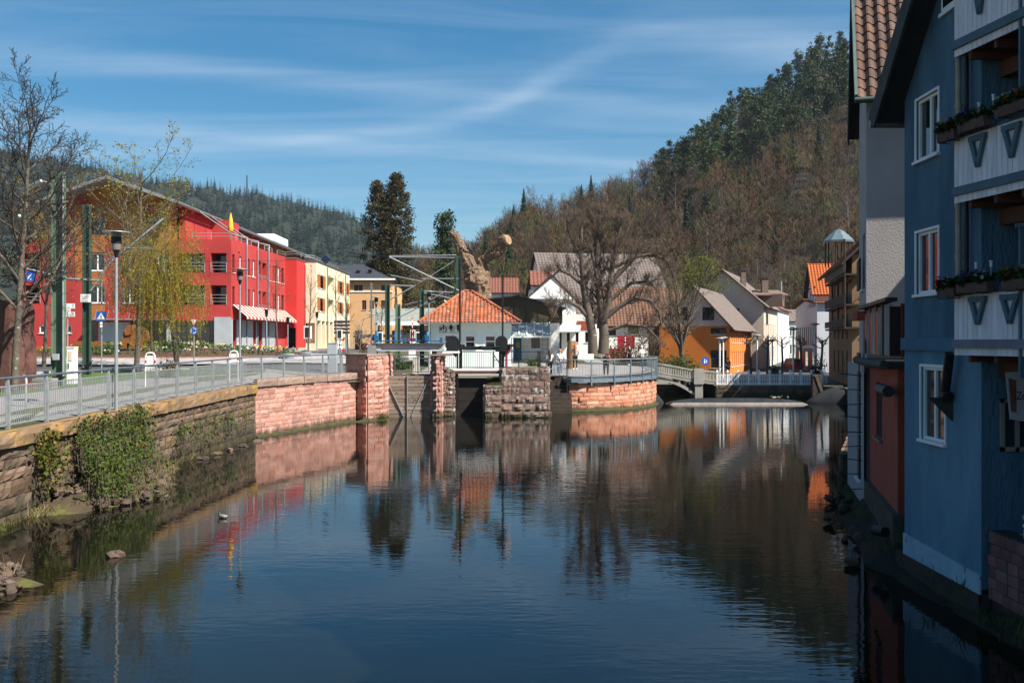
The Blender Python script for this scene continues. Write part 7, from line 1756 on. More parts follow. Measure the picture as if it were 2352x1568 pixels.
mb = MB(); mb.prism([(xu(1160,ys),ys,zv(800,ys)),(xu(1172,ys),ys,zv(787,ys)),(xu(1174,ys),ys,zv(806,ys)),(xu(1164,ys),ys,zv(818,ys))], (0,.3,0)); mb.bb(xu(1160,ys),xu(1166,ys),ys-.1,ys+.1,zv(848,ys),zv(812,ys)); mb.build('red_lever', M('magenta_rust', (.30,.045,.08), (.18,.04,.05), 5, .7), sg)
# ---------------------------------------------------------------- terrace deck, railing, people
tk = thing('terrace_railing', 'blue-grey steel railing curving round the river terrace', 'railing', (6.5,63,1.9))
m_tr = M('blue_grey_steel', (.15,.19,.22), (.11,.14,.17), 4, .5, metal=.2); m_trl = M('pale_steel_bar', (.26,.29,.31), rough=.45, metal=.3)
zd = 2.02
RP_ = [(xu(1268,62.6),66.0),(xu(1290,61.2),62.5)]+[(x+(.12 if x > 9 else 0), y-(.32 if y < 68 else .1)) for x, y in TERR[:]]; RPth = Path(RP_)
mb = MB(); top_pts = [(p[0],p[1]) for p in RP_]
for i in range(60):
 (p, t), (q, t2) = RPth.at(RPth.L*i/60), RPth.at(RPth.L*(i+1)/60); n1, n2_ = Vector((t.y,-t.x)), Vector((t2.y,-t2.x))
 a, b_ = p+n1*.05, q+n2_*.05; c, d_ = p-n1*1.2, q-n2_*1.2
 mb.quad((a.x,a.y,zd-.22),(b_.x,b_.y,zd-.22),(b_.x,b_.y,zd),(a.x,a.y,zd)); mb.quad((a.x,a.y,zd),(b_.x,b_.y,zd),(d_.x,d_.y,zd+.08),(c.x,c.y,zd+.08)); mb.quad((a.x,a.y,zd-.22),(c.x,c.y,zd-.22),(d_.x,d_.y,zd-.22),(b_.x,b_.y,zd-.22))
mb.build('deck_edge', m_tr, tk)
mb = MB(); mb.tube([(*RPth.at(s)[0], zd+1.16) for s in np.linspace(0,RPth.L,60)], .035, 8); mb.build('hand_rail', m_trl, tk)
mb = MB()
for dz in (.10, .96): mb.tube([(*RPth.at(s)[0], zd+dz) for s in np.linspace(0,RPth.L,60)], .018, 6)
mb.build('panel_frame', m_tr, tk)
npst = 15
for k in range(npst):
 s = RPth.L*(k+.02)/(npst-1); p, t = RPth.at(s); n1 = Vector((t.y,-t.x)); q = p+n1*.06; mb = MB(); mb.beam((q.x,q.y,zd-.42),(q.x,q.y,zd+1.14),.10,.05,up=(n1.x,n1.y,0)); ps = mb.build('post', m_tr, tk)
 mb = MB(); w = p-n1*.5; mb.prism([(q.x,q.y,zd-.24),(w.x,w.y,zd-.24),(q.x,q.y,zd-.46)], (t.x*.05,t.y*.05,0)); mb.build('bracket', m_tr, ps)
nbar = 120
bme = MB(); bme.bb(-.008,.008,-.008,.008,0,.86); bm2 = bme.mesh('bar', m_trl)
for k in range(nbar):
 p, t = RPth.at(RPth.L*(k+.5)/nbar); o = bpy.data.objects.new('bar', bm2); COL.objects.link(o); o.location = (*p, zd+.10); o.parent = tk; o.matrix_parent_inverse = Matrix.Translation(-tk.location)
ch = thing('chain_railing', 'thin chain strung between posts above the stone steps', 'railing', (xu(1262,60),60,2.1))
mb = MB(); mb.tube([(xu(1240,58),58.8,zv(838,58)),(xu(1262,60),60,zv(848,60)),(xu(1290,61.5),61.8,zv(838,61.5))], .02, 6); mb.build('chain', m_steel, ch)
for u, d in ((1240,58.8),): mb = MB(); mb.bb(xu(u,d)-.04,xu(u,d)+.04,d-.04,d+.04,2.0,zv(806,d)); mb.build('post', m_black, ch)
m_skin = M('skin', (.50,.30,.22), (.45,.26,.19), 8, .6)
def skin_obj(name, J, E, Rd, mat, parent, root=None, sub=1):
 ks = list(J); me = bpy.data.meshes.new(name); me.from_pydata([tuple(J[k]) for k in ks], [(ks.index(a), ks.index(b_)) for a, b_ in E], []); me.materials.append(mat)
 o = bpy.data.objects.new(name, me); COL.objects.link(o); md = o.modifiers.new('Skin', 'SKIN'); md.use_smooth_shade = True
 sv = me.skin_vertices[0].data
 for i, k in enumerate(ks):
  r = Rd[k]; sv[i].radius = r if isinstance(r, tuple) else (r, r); sv[i].use_root = (k == (root or ks[0]))
 o.modifiers.new('Sub', 'SUBSURF').levels = sub; o.modifiers['Sub'].render_levels = sub
 if parent is not None: o.parent = parent; o.matrix_parent_inverse = Matrix.Translation(-Vector(parent.location))
 return o
def hand(mb, w, d, s):
 d = Vector(d).normalized(); sd = d.cross(Vector((0,1,0))).normalized() if abs(d.y) < .9 else d.cross(Vector((0,0,1))).normalized(); f = sd.cross(d)
 mb.tube([w, w+d*.05*s, w+d*.09*s], [.022*s,.032*s,.03*s], 6)
 for k in range(4):
  b_ = w+d*.085*s+f*(k-1.5)*.017*s; L_ = (.055,.068,.064,.05)[k]*s; mb.tube([b_, b_+d*L_*.6+sd*.006*s, b_+d*L_+sd*.02*s], [.009*s,.008*s,.006*s], 5)
 b_ = w+d*.03*s+f*.03*s; mb.tube([b_, b_+(d*.6+f).normalized()*.035*s, b_+(d*.6+f).normalized()*.035*s+d*.03*s], [.012*s,.01*s,.007*s], 5)
def person(label, base, h, face, pose, top, bottom, hair, hairlen=.0, sleeves=True, hairm=None, shoes=None, group=None):
 """pose: joint overrides in body units (x right, y forward, z up, fraction of height)"""
 J = dict(pel=(0,0,.52), spi=(0,-.005,.62), che=(0,0,.73), nek=(0,.005,.835), hd1=(0,.015,.90), hd2=(0,.02,.955), nose=(0,.085,.915), earL=(-.055,.012,.91), earR=(.055,.012,.91),
    shL=(-.105,0,.79), elL=(-.135,-.01,.635), wrL=(-.135,.03,.49), shR=(.105,0,.79), elR=(.135,-.01,.635), wrR=(.135,.03,.49),
    hiL=(-.052,0,.50), knL=(-.058,.012,.28), anL=(-.06,-.01,.05), toL=(-.065,.07,.018), hiR=(.052,0,.50), knR=(.058,.012,.28), anR=(.06,-.01,.05), toR=(.065,.07,.018))
 J.update(pose); ca, sa = math.cos(face), math.sin(face); base = Vector(base)
 W = {k: base+Vector((x*ca-y*sa, x*sa+y*ca, z))*h for k, (x, y, z) in J.items()}
 Rb = dict(pel=.075,spi=.065,che=(.085,.06),nek=.030,hd1=(.048,.055),hd2=(.045,.05),nose=.010,earL=.010,earR=.010,shL=.036,elL=.026,wrL=.018,shR=.036,elR=.026,wrR=.018,hiL=.055,knL=.036,anL=.024,toL=.020,hiR=.055,knR=.036,anR=.024,toR=.020)
 sc_ = lambda ks, k: {q: (tuple(a*h*k for a in Rb[q]) if isinstance(Rb[q], tuple) else Rb[q]*h*k) for q in ks}
 t = thing('person', label, 'person', base, group)
 E = [('pel','spi'),('spi','che'),('che','nek'),('nek','hd1'),('hd1','hd2'),('hd1','nose'),('hd1','earL'),('hd1','earR'),('che','shL'),('shL','elL'),('elL','wrL'),('che','shR'),('shR','elR'),('elR','wrR'),('pel','hiL'),('hiL','knL'),('knL','anL'),('anL','toL'),('pel','hiR'),('hiR','knR'),('knR','anR'),('anR','toR')]
 skin_obj('body', W, E, sc_(W, .94), m_skin, t, 'pel')
 Kt = ['pel','spi','che','shL','shR']+(['elL','elR']); Wt = {k: W[k] for k in Kt}
 if not sleeves:
  for s_ in 'LR': Wt['el'+s_] = W['sh'+s_].lerp(W['el'+s_], .5)
 skin_obj('shirt', Wt, [e for e in E if e[0] in Wt and e[1] in Wt], sc_(Wt, 1.14), top, t, 'pel')
 Kb = ['pel','hiL','knL','anL','hiR','knR','anR']; skin_obj('trousers', {k: W[k] for k in Kb}, [e for e in E if e[0] in Kb and e[1] in Kb], sc_(Kb, 1.16), bottom, t, 'pel')
 mb = MB(); fw_ = Vector((-sa, ca, 0)); c = W['hd2']-fw_*.012*h; mb.ball(c, .062*h, 10, 8, (1,1,.95))
 if hairlen: mb.tube([c-fw_*.03*h, W['nek']-fw_*.055*h, W['che']-fw_*.085*h-Vector((0,0,hairlen*.3*h))], [.06*h,.062*h,.035*h], 8)
 mb.build('hair', hairm, t)
 for s_ in 'LR':
  mb = MB(); d_ = W['wr'+s_]-W['el'+s_]; hand(mb, W['wr'+s_], d_, h*.95); mb.build('hand', m_skin, t)
  mb = MB(); mb.tube([W['an'+s_]-fw_*.02*h-Vector((0,0,.028*h)), W['an'+s_]+fw_*.03*h-Vector((0,0,.026*h)), W['to'+s_]+fw_*.01*h], [.032*h,.034*h,.024*h], 8); mb.build('shoe', shoes or m_white, t)
 return t
m_hbr = M('brown_hair', (.11,.045,.02), (.07,.03,.015), 20, .5); m_hbl = M('strawberry_hair', (.50,.22,.08), (.38,.16,.06), 20, .5); m_hred = M('red_hair', (.42,.12,.03), (.30,.08,.02), 20, .5); m_hdk = M('black_hair', (.02,.015,.012), rough=.5); m_hwh = M('white_hair', (.7,.7,.7), rough=.6)
m_tblk = M('black_cloth', (.015,.015,.018), rough=.9); m_twh = M('white_cloth', (.75,.74,.73), (.66,.65,.64), 6, .9); m_tgr = M('grey_cloth', (.36,.37,.38), (.3,.31,.32), 6, .9); m_pat = M('patterned_cloth', (.16,.19,.27), (.10,.12,.19), 3, .9, spot=(.55,.55,.58), spot_at=.55, spot_scale=14); m_tbr = M('dark_brown_cloth', (.06,.04,.035), rough=.9)
walk = dict(knL=(-.055,.03,.285), anL=(-.055,-.03,.055), toL=(-.058,.05,.018), knR=(.055,.02,.28), anR=(.052,.045,.045), toR=(.055,.12,.018))
person('person with long brown hair, white top and black trousers walking on the terrace', (xu(1263,63.6),63.6,2.15), 1.60, .1, dict(walk, wrR=(.15,.07,.55), elR=(.15,-.02,.62)), m_twh, m_tblk, None, .35, True, m_hbr)
person('person in white T-shirt and patterned trousers walking on the terrace', (xu(1286,63.4),63.4,2.15), 1.66, -.05, dict(wrR=(.155,.05,.5), elR=(.16,-.01,.63), wrL=(-.155,.05,.5), elL=(-.16,-.01,.63)), m_twh, m_pat, None, .0, False, m_hbl)
person('person with long red hair and grey top seen from behind at the railing', (xu(1321,70),70,2.35), 1.72, .0, dict(elL=(-.15,.02,.64), wrL=(-.11,.14,.60), elR=(.15,.02,.64), wrR=(.11,.14,.60)), m_tgr, m_tblk, None, .4, True, m_hred)
lean = dict(pel=(0,-.06,.53), spi=(0,.02,.63), che=(0,.13,.69), nek=(0,.22,.715), hd1=(0,.28,.70), hd2=(0,.32,.70), nose=(0,.32,.625), earL=(-.05,.28,.69), earR=(.05,.28,.69), shL=(-.10,.16,.70), shR=(.10,.16,.70), elL=(-.16,.26,.66), elR=(.16,.26,.66), wrL=(-.15,.36,.70), wrR=(.15,.36,.70), hiL=(-.052,-.06,.50), hiR=(.052,-.06,.50), knL=(-.06,-.05,.27), knR=(.06,-.03,.27), anL=(-.06,-.10,.05), anR=(.06,-.04,.05), toL=(-.065,-.02,.018), toR=(.065,.04,.018))
person('dark-haired person in dark top leaning far over the terrace railing', (xu(1392,62.9),62.95,zd+.06), 1.75, PI-.15, lean, m_tbr, m_tblk, None, 0, True, m_hdk)
person('white-haired person in white shirt standing behind the leaning one', (xu(1474,76),76,2.35), 1.62, .5, {}, m_twh, m_tgr, None, 0, True, m_hwh)
person('person in dark clothes and cap further back on the terrace', (xu(1446,78),78,2.45), 1.65, .8, {}, m_tblk, m_tblk, None, 0, True, m_hdk)
person('person in dark coat walking along the street by the orange house', (xu(1672,90),90,1.15), 1.72, .3, walk, m_tblk, m_tblk, None, 0, True, m_hbr, m_black)
cp = thing('carved_stump', 'carved tree-trunk pillar on the terrace behind the red-haired person', 'sculpture', (xu(1313,72),72,2.4)); mb = MB(); mb.lathe((xu(1313,72),72,2.35), [(.42,0),(.38,.5),(.40,1.2),(.33,1.7),(.30,2.0)], 9); mb.build('trunk', M('carved_wood', (.30,.17,.07), (.17,.09,.04), 4, .8, stretch=(3,3,.5)), cp)
pbx = thing('concrete_block', 'pale grey concrete block at the head of the steps', 'block', (xu(1270,65),65,2.15)); mb = MB(); mb.bb(xu(1266,65),xu(1290,65),64.8,65.4,2.1,2.85); mb.bb(xu(1266,65)-.03,xu(1290,65)+.03,64.77,65.43,2.85,2.93); mb.build('block', m_greypanel, pbx)
# ---------------------------------------------------------------- footbridge, weir, street railing
m_conc = M('weathered_concrete', (.33,.31,.27), (.22,.21,.18), 1.5, .9, bump=.4, spot=(.10,.10,.07), spot_at=.64, spot_scale=2)
fb = thing('footbridge', 'pale concrete arch footbridge with balustrade beyond the terrace', 'bridge', (12.5,78,0))
A, Bp, C = Vector((xu(1506,77),77,zv(862,77))), Vector((xu(1598,77),77,zv(879,77))), Vector((xu(1656,77),77,zv(884,77)))
mb = MB()
for a, b_ in ((A,Bp),(Bp,C)): mb.prism([a, b_, b_+Vector((0,0,.22)), a+Vector((0,0,.22))], (0,2.2,0))
mb.build('deck', m_conc, fb)
mb = MB(); mb.bb(Bp.x-.05,Bp.x+.55,76.95,79.2,-1,zv(841,77)-1.1+.0); mb.build('pier', m_conc, fb)
n = 10; prv = None; mb = MB()
for k in range(n+1):
 t = k/n; x = A.x+(Bp.x-A.x)*t; z = (A.z-.15)*(1-t**2)+ .30*t**2 if t > 0 else A.z-.15
 if prv: mb.prism([(prv[0],77.1,prv[1]-.26),(x,77.1,z-.26),(x,77.1,z),(prv[0],77.1,prv[1])], (0,2.0,0))
 prv = (x, z)
mb.build('arch_rib', m_conc, fb)
for t in (.55,.75): x = A.x+(Bp.x-A.x)*t; mb = MB(); mb.bb(x-.08,x+.08,77.2,78.9,(A.z-.15)*(1-t**2)+.3*t**2-.1,A.z+(Bp.z-A.z)*t+.02); mb.build('spandrel_post', m_conc, fb)
for a, b_, n in ((A,Bp,17),(Bp,C,8)):
 for yy in (0, 2.1):
  mb = MB(); mb.beam(a+Vector((0,yy+.06,.95)), b_+Vector((0,yy+.06,.95)), .18, .14); mb.beam(a+Vector((0,yy+.06,.27)), b_+Vector((0,yy+.06,.27)), .16, .1); mb.build('parapet_rail', m_conc, fb)
  for k in range(n):
   q = a.lerp(b_, (k+.5)/n)+Vector((0,yy+.06,0)); mb = MB(); mb.bb(q.x-.05,q.x+.05,q.y-.05,q.y+.05,q.z+.3,q.z+.9); mb.build('baluster', m_conc, fb)
mb = MB(); mb.bb(Bp.x-.15,Bp.x+.6,76.85,77.3,Bp.z-.1,Bp.z+1.1); mb.build('pier_head', m_conc, fb)
m_rub = M('grey_rubber', (.035,.037,.04), (.024,.026,.028), 1.2, .9, spec=0.0, bump=.3, bscale=8, spot=(.09,.09,.085), spot_at=.68, spot_scale=1.5)
we = thing('rubber_weir', 'long grey inflated rubber weir lying across the river', 'weir', (15.3,68.2,0))
def tube_prof(pts, rad, n=16):
 mb = MB(); vs, fs = [], []
 for (x, y), r in zip(pts, rad):
  for k in range(n+1):
   an = PI*k/n; vs.append((x, y-math.cos(an)*r[0], math.sin(an)*r[1]-.03))
 m_ = n+1
 for i in range(len(pts)-1):
  for k in range(n): fs.append((i*m_+k, i*m_+k+1, (i+1)*m_+k+1, (i+1)*m_+k))
 mb.add(vs, fs, True); return mb
xs = np.linspace(xu(1530,68), xu(1862,68), 26); mid = (xs[0]+xs[-1])/2; hw_ = (xs[-1]-xs[0])/2
rad = [(1.0*max(.02,(1-abs((x-mid)/hw_)**5))**.5, (.42*max(.004,(1-abs((x-mid)/hw_)**3.2))**.62)) for x in xs]
tube_prof([(x, 69.0) for x in xs], rad).build('tube', m_rub, we)
for k in range(2, 24, 3): tube_prof([(xs[k]-.03,69.0),(xs[k]+.03,69.0)], [(rad[k][0]+.012,rad[k][1]+.012)]*2).build('seam', m_black, we)
mb = MB(); mb.prism([(xs[0]+.2,67.7,-.02),(xs[-1]-.2,67.7,-.02),(xs[-1]-.5,67.9,.13),(xs[0]+.5,67.9,.13)], (0,.15,0)); mb.build('clamp_rail', M('pale_clamp', (.2,.175,.16), (.13,.11,.10), 3, .8), we)
for u0, u1, hgt_, lab in ((1488,1527,1.05,'left'),(1852,1935,1.2,'right')):
 w2 = thing('rubber_weir_end', 'dark rubber weir end rising against the '+('terrace wall' if lab == 'left' else 'right bank wall'), 'weir', (xu((u0+u1)/2,69.5),69.5,0))
 xs = np.linspace(xu(u0,69.5), xu(u1,69.5), 14); rad = []
 for i, x in enumerate(xs):
  t = i/13; t = t if lab == 'left' else 1-t; rad.append((1.1*(1-t)**.5+.02, hgt_*(1-t**1.6)**.9+.01))
 tube_prof([(x, 69.8) for x in xs], rad).build('cushion', m_rub, w2)
rw = thing('side_wall', 'dark concrete side wall of the weir on the right bank', 'wall', (xu(1905,72),72,0)); mb = MB(); mb.prism([(xu(1893,71),71,-.5),(xu(1935,70),70,-.5),(xu(1960,74),76,-.5),(xu(1893,75),75.9,-.5)], (0,0,1.6)); mb.build('wall', m_mort, rw)
mb = MB(); mb.beam((xu(1872,70.5),70.5,zv(862,70.5)),(xu(1893,70.9),70.9,.05),.25,.25); mb.bb(xu(1865,72),xu(1886,72),71.8,72.3,0,zv(860,72)); mb.build('buttress', m_mort, rw)
wr = thing('street_railing', 'white ornamental cast railing along the right street embankment', 'railing', (20,76.4,.95))
m_wrl = M('white_cast_paint', (.78,.78,.77), (.66,.66,.65), 3, .6)
x0, x1 = 15.75, 24.2; n = 21; zb_ = .93
pu = MB(); w = (x1-x0)/n
for dz in (.08,.82): pu.beam((.03,0,dz),(w-.03,0,dz),.04,.05)
for k in range(3):
 cx_ = w*(k+.5)/3;
 for a in range(8):
  t0, t1 = 2*PI*a/8, 2*PI*(a+1)/8
  for cz__, r in ((.62,.11),(.30,.13)): pu.beam((cx_+r*.6*math.cos(t0),0,cz__+r*math.sin(t0)),(cx_+r*.6*math.cos(t1),0,cz__+r*math.sin(t1)),.025,.03,up=(0,1,0))
for k in range(4): pu.beam((w*k/3,0,.08),(w*k/3,0,.82),.03,.035,up=(0,1,0))
pu_m = pu.mesh('panel', m_wrl)
po_ = MB(); po_.bb(-.05,.05,-.05,.05,-.05,.95); po_.box((0,0,1.02), (.18,.18,.10)); po_.box((0,0,1.12), (.10,.10,.12)); po_m = po_.mesh('post', m_wrl)
for k in range(n+1):
 for nm, me in (('post', po_m),)+((('panel', pu_m),) if k < n else ()):
  if nm == 'post' and k % 2: continue
  o = bpy.data.objects.new(nm, me); COL.objects.link(o); o.location = (x0+w*k, 76.45, zb_+.02); o.parent = wr; o.matrix_parent_inverse = Matrix.Translation(-wr.location)
mb = MB(); mb.bb(15.5,25.0,76.28,76.75,.93,.99); tag(mb.build('embankment_coping', m_conc), 'pale coping along the top of the street embankment', 'coping')
for i, (u, v, rx_, ry_, lab) in enumerate(((1307,941,.95,.6,'round concrete slab in the water in front of the terrace'),(1272,938,.55,.4,'small round concrete slab at the foot of the steps'))):
 d = F*EYE/(v-V0); mb = MB(); prf = [(rx_*math.cos(2*PI*k/20), ry_*math.sin(2*PI*k/20)) for k in range(20)]; c = Vector((xu(u,d), d, -.3)); mb.prism([c+Vector((x,y,0)) for x, y in prf], (0,0,.40)); tag(mb.build('concrete_slab', m_conc), lab, 'slab')
# ---------------------------------------------------------------- masts and overhead line
def ibeam_mast(label, u, d, vtop, w, vbase=None, mat=None):
 x = xu(u,d); zb_ = gz(x,d)-.1; zt_ = zv(vtop,d); t = thing('catenary_mast', label, 'mast', (x,d,zb_))
 mb = MB(); mb.bb(x-w/2,x-w/2+.03,d-.13,d+.13,zb_,zt_); mb.bb(x+w/2-.03,x+w/2,d-.13,d+.13,zb_,zt_); mb.bb(x-w/2+.03,x+w/2-.03,d-.015,d+.015,zb_,zt_); mb.build('steel_section', mat or m_green, t); return t
def arm(t, pts, r, mat=None, d=None, name='arm'):
 mb = MB(); mb.tube([at(u,v,dd) for u, v, dd in pts], r, 7); return mb.build(name, mat or m_steel, t)
m1 = ibeam_mast('broad green steel mast beside the white switch box', 134, 40, 395, .50, mat=m_lgreen)
xq = xu(149.5,40); mb = MB(); mb.tube([(xq,39.8,gz(xq,40)),(xq,39.8,zv(400,40))], .035, 8); mb.build('cable_pipe', m_steel, m1)
for v in (470,640,865): mb = MB(); mb.box((xu(140,40),39.8,zv(v,40)), (.5,.12,.06)); mb.build('clamp', m_black, m1)
mb = MB(); mb.bb(xu(127,40),xu(140,40),39.75,39.86,zv(826,40),zv(812,40)); mb.build('plate', m_greypanel, m1)
for u0, v0, u1, v1 in ((120,398,135,405),(128,425,90,415),(95,415,60,432),(45,495,28,510)): arm(m1, [(u0,v0,40),(u1,v1,41)], .05, m_signw, name='insulator')
m2 = ibeam_mast('green steel mast carrying the voltage notice', 199.5, 50, 470, .36)
x = xu(197,49.8); nt_ = MB(); nt_.bb(xu(185.5,49.8),xu(208.5,49.8),49.75,49.8,zv(694,49.8),zv(675.5,49.8)); np_ = nt_.build('voltage_notice', m_signw, m2)
for s_, v, h, w in (('System-Wechsel',681,.05,.42),('750 V',687.2,.085,.30),('15 kV',693.2,.085,.30)): text(np_, s_, Vector((x-w/2,49.745,zv(v,49.8))), (1,0,0), h, m_ink, w)
arm(m2, [(150,640,50),(235,645,50)], .06); arm(m2, [(208,668,50),(255,600,50),(375,502,51)], .05); arm(m2, [(240,600,50),(300,570,50.5)], .03); arm(m2, [(270,569,50),(350,571,50)], .025)
m3 = ibeam_mast('green mast left of the crossing behind the girder', 890, 75, 652, .34); arm(m3, [(894,655,75),(950,657,75)], .05); arm(m3, [(892,690,75),(955,655,75)], .05)
m4 = ibeam_mast('green mast left of the toilet building roof', 969, 78, 665, .36); arm(m4, [(972,668,78),(1040,672,78)], .04); arm(m4, [(972,700,78),(905,735,78)], .04); arm(m4, [(972,690,78),(930,700,78)], .03); arm(m4, [(935,720,78),(1025,668,78)], .045); arm(m4, [(930,712,78),(1000,692,78)], .03)
m5 = ibeam_mast('pale green mast standing between the two dark green ones', 914, 80, 698, .40, mat=m_lgreen)
m6 = ibeam_mast('tall green mast behind the cut-back trunk carrying the main cantilever', 1053, 82, 588, .42)
arm(m6, [(894,588,82),(1048,586,82)], .045, m_steel); arm(m6, [(894,590,82),(1048,592,82)], .04); arm(m6, [(894,590,82),(1055,668,82)], .055, m_steel); arm(m6, [(966,648,82),(1048,596,82)], .04); arm(m6, [(897,632,82),(967,646,82)], .04, m_steel); arm(m6, [(968,640,82),(1058,640,82)], .04, m_steel); arm(m6, [(968,671,82),(1060,690,82)], .04, m_steel); arm(m6, [(800,580,90),(850,586,86),(894,588,82)], .03, m_black); arm(m6, [(1020,690,82),(1040,702,82)], .05, m_signw)
arm(m6, [(960,640,82),(982,668,82)], .02, m_black)
for k in range(7): mb = MB(); c = at(1060+5*k,573+(k % 3)*4,82); mb.lathe(c, [(.05,0),(.12,.05),(.05,.1),(.12,.15),(.05,.2)], 8); mb.build('insulator', m_black, m6)
mb = MB(); mb.tube([at(1062,575,82), at(1090,585,82)], .08, 6); mb.build('transformer_arm', m_black, m6)
m7 = ibeam_mast('thin mast with cantilever left of the station house', 853, 92, 650, .12, mat=m_steel); arm(m7, [(830,735,92),(875,718,92)], .04); arm(m7, [(840,722,92),(905,726,92)], .03)
wires = thing('overhead_wires', 'thin overhead contact wires crossing above the street', 'wires', at(700,600,80))
for pts in (((150,575,45),(470,600,60),(700,598,75),(810,610,95)), ((760,588,85),(880,592,84)), ((810,610,95),(760,580,88)), ((470,635,60),(640,610,70))): MB().tube([at(*p) for p in pts], .012, 4).build('wire', m_black, wires)
# ---------------------------------------------------------------- lamps
def park_lamp(label, u, d, vtop, s=1.0):
 x = xu(u,d); zb_ = gz(x,d); zt_ = zv(vtop,d); t = thing('street_lamp', label, 'lamp post', (x,d,zb_), 'lantern lamp posts with flat discs')
 mb = MB(); mb.tube([(x,d,zb_),(x,d,zt_-.75)], [.055,.045], 10); mb.build('pole', m_steel, t)
 mb = MB(); mb.lathe((x,d,zt_-.03), [(.40,0),(.40,.02),(.05,.04)], 24); mb.build('disc', m_steel, t)
 mb = MB(); mb.lathe((x,d,zt_-.55), [(.13,0),(.14,.12),(.15,.52)], 12); mb.build('lantern_glass', M('lantern_glass', (.20,.17,.15), rough=.25) if 'lantern_glass' not in bpy.data.materials else bpy.data.materials['lantern_glass'], t)
 MB().lathe((x,d,zt_-.36), [(.155,0),(.155,.20)], 12).build('band', m_black, t); MB().lathe((x,d,zt_-.78), [(.05,0),(.08,.15),(.12,.24)], 10).build('collar', m_black, t)
park_lamp('tall lamp post with flat disc lantern near the bare tree on the left', 267, 30, 532)
park_lamp('lamp post with flat disc lantern in front of the red house corner', 551, 48.6, 617)
park_lamp('lamp post with flat disc lantern left of the toilet building', 985, 67, 669)
park_lamp('lamp post with flat disc lantern in front of the station house', 864, 76, 682)
for i, (u, d, v, lab) in enumerate(((612,74,712,'small lamp post under the red house awning'),(661,80,730,'small lamp post beside the red stair tower entrance'),(728,90,718,'small lamp post before the cream house'))):
 x = xu(u,d); t = thing('street_lamp', lab, 'lamp post', (x,d,gz(x,d))); mb = MB(); mb.tube([(x,d,gz(x,d)),(x,d,zv(v,d))], .05, 8); mb.build('pole', m_steel, t); mb = MB(); mb.lathe((x,d,zv(v,d)-.5), [(.07,0),(.13,.25),(.13,.5),(.3,.52),(.3,.55)], 10); mb.build('head', m_black, t)
for i, (u, d, v, lab) in enumerate(((1653,84,778,'white street lamp left of the orange corner'),(1661,86,776,'white street lamp just right of the first'),(1739,88,771,'white street lamp in front of the orange side wall'),(1774,92,782,'white street lamp between the bare plane trees'),(1822,84,756,'tall white street lamp left of the pale house'),(1871,80,745,'tall white street lamp right of the pale house'))):
 x = xu(u,d); t = thing('street_lamp', lab, 'lamp post', (x,d,1.0), 'white street lamps'); mb = MB(); mb.tube([(x,d,1.0),(x,d,zv(v,d))], .075, 8); mb.build('pole', m_white, t); mb = MB(); mb.lathe((x,d,zv(v,d)), [(.08,-.1),(.42,.0),(.42,.05),(.1,.12)], 14); mb.build('head', m_steel, t)
CPl = [dict(n=4, wig=.05, taper=.7), dict(count=7, n=4, ang=62, len=.55, rad=.55, wig=.2, up=.12, **{'from': .75}), dict(count=7, n=3, ang=45, len=.5, rad=.5, wig=.22, up=.12, **{'from': .35})]
for i, (u, d, lab) in enumerate(((1762,86,'pollarded plane tree by the orange side wall'),(1796,90,'pollarded plane tree before the beige facade'),(1838,86,'pollarded plane tree before the pale house front'),(1884,78,'pollarded plane tree before the dark balcony house'),(1725,88,'pollarded plane tree at the orange corner'))):
 make_tree('plane_tree', lab, 'tree', (xu(u,d),d,1.0), 3.4, .12, CPl, 200+i, m_bark, m_bud2, 1, .05, .05, wl=1)
# ---------------------------------------------------------------- signs, boxes and street furniture
def pole(t, x, y, z0_, z1_, r=.035, mat=None): return MB().tube([(x,y,z0_),(x,y,z1_)], r, 8).build('pole', mat or m_steel, t)
def tri(cx_, y, cz__, r, up=True): return [(cx_+r*math.cos(a), y, cz__+r*math.sin(a)) for a in [(PI/2 if up else -PI/2)+2*PI*k/3 for k in range(3)]]
d = 52; x, z = xu(232.5,d), zv(726,d); t = thing('crossing_sign', 'blue square pedestrian crossing sign with walking figure', 'sign', (x,d,gz(x,d))); pole(t, x, d+.04, gz(x,d), zv(640,d))
mb = MB(); s = .25; mb.bb(x-s,x+s,d-.03,d,z-s,z+s); pq = mb.build('plate', m_signb, t)
mb = MB(); mb.poly(tri(x, d-.034, z-.05, .24)); mb.build('white_triangle', m_signw, pq)
mb = MB(); y = d-.038; mb.poly([(x+.02*math.cos(a),y,z+.08+.025*math.sin(a)) for a in np.linspace(0,6.0,9)]); mb.poly([(x-.03,y,z-.04),(x+.03,y,z-.04),(x+.02,y,z+.05),(x-.02,y,z+.05)]); mb.poly([(x-.06,y,z-.12),(x-.03,y,z-.12),(x+.0,y,z-.04),(x-.03,y,z-.04)]); mb.poly([(x+.03,y,z-.12),(x+.06,y,z-.12),(x+.03,y,z-.04),(x,y,z-.04)])
for k in range(4): mb.poly([(x-.14+.08*k,y,z-.16),(x-.10+.08*k,y,z-.16),(x-.10+.07*k,y,z-.125),(x-.14+.08*k+.01,y,z-.125)])
mb.build('walking_figure', m_ink, pq); mb = MB(); mb.bb(x-.06,x+.06,d-.03,d,z-.42,z-.3); mb.bb(x-.06,x+.06,d-.03,d,z-.58,z-.46); mb.build('small_plate', m_signw, t)
d = 56; x = xu(445,d); t = thing('roundabout_sign', 'round blue roundabout sign under a give-way triangle', 'sign', (x,d,gz(x,d))); pole(t, x, d+.03, gz(x,d), zv(726,d))
z = zv(759,d); mb = MB(); mb.lathe((0,0,0), [(.24,0),(.24,.03)], 24);
me = mb.mesh('disc', m_signb); o = link('disc', me, t, (x,d,z), (R(90),0,0))
mb = MB()
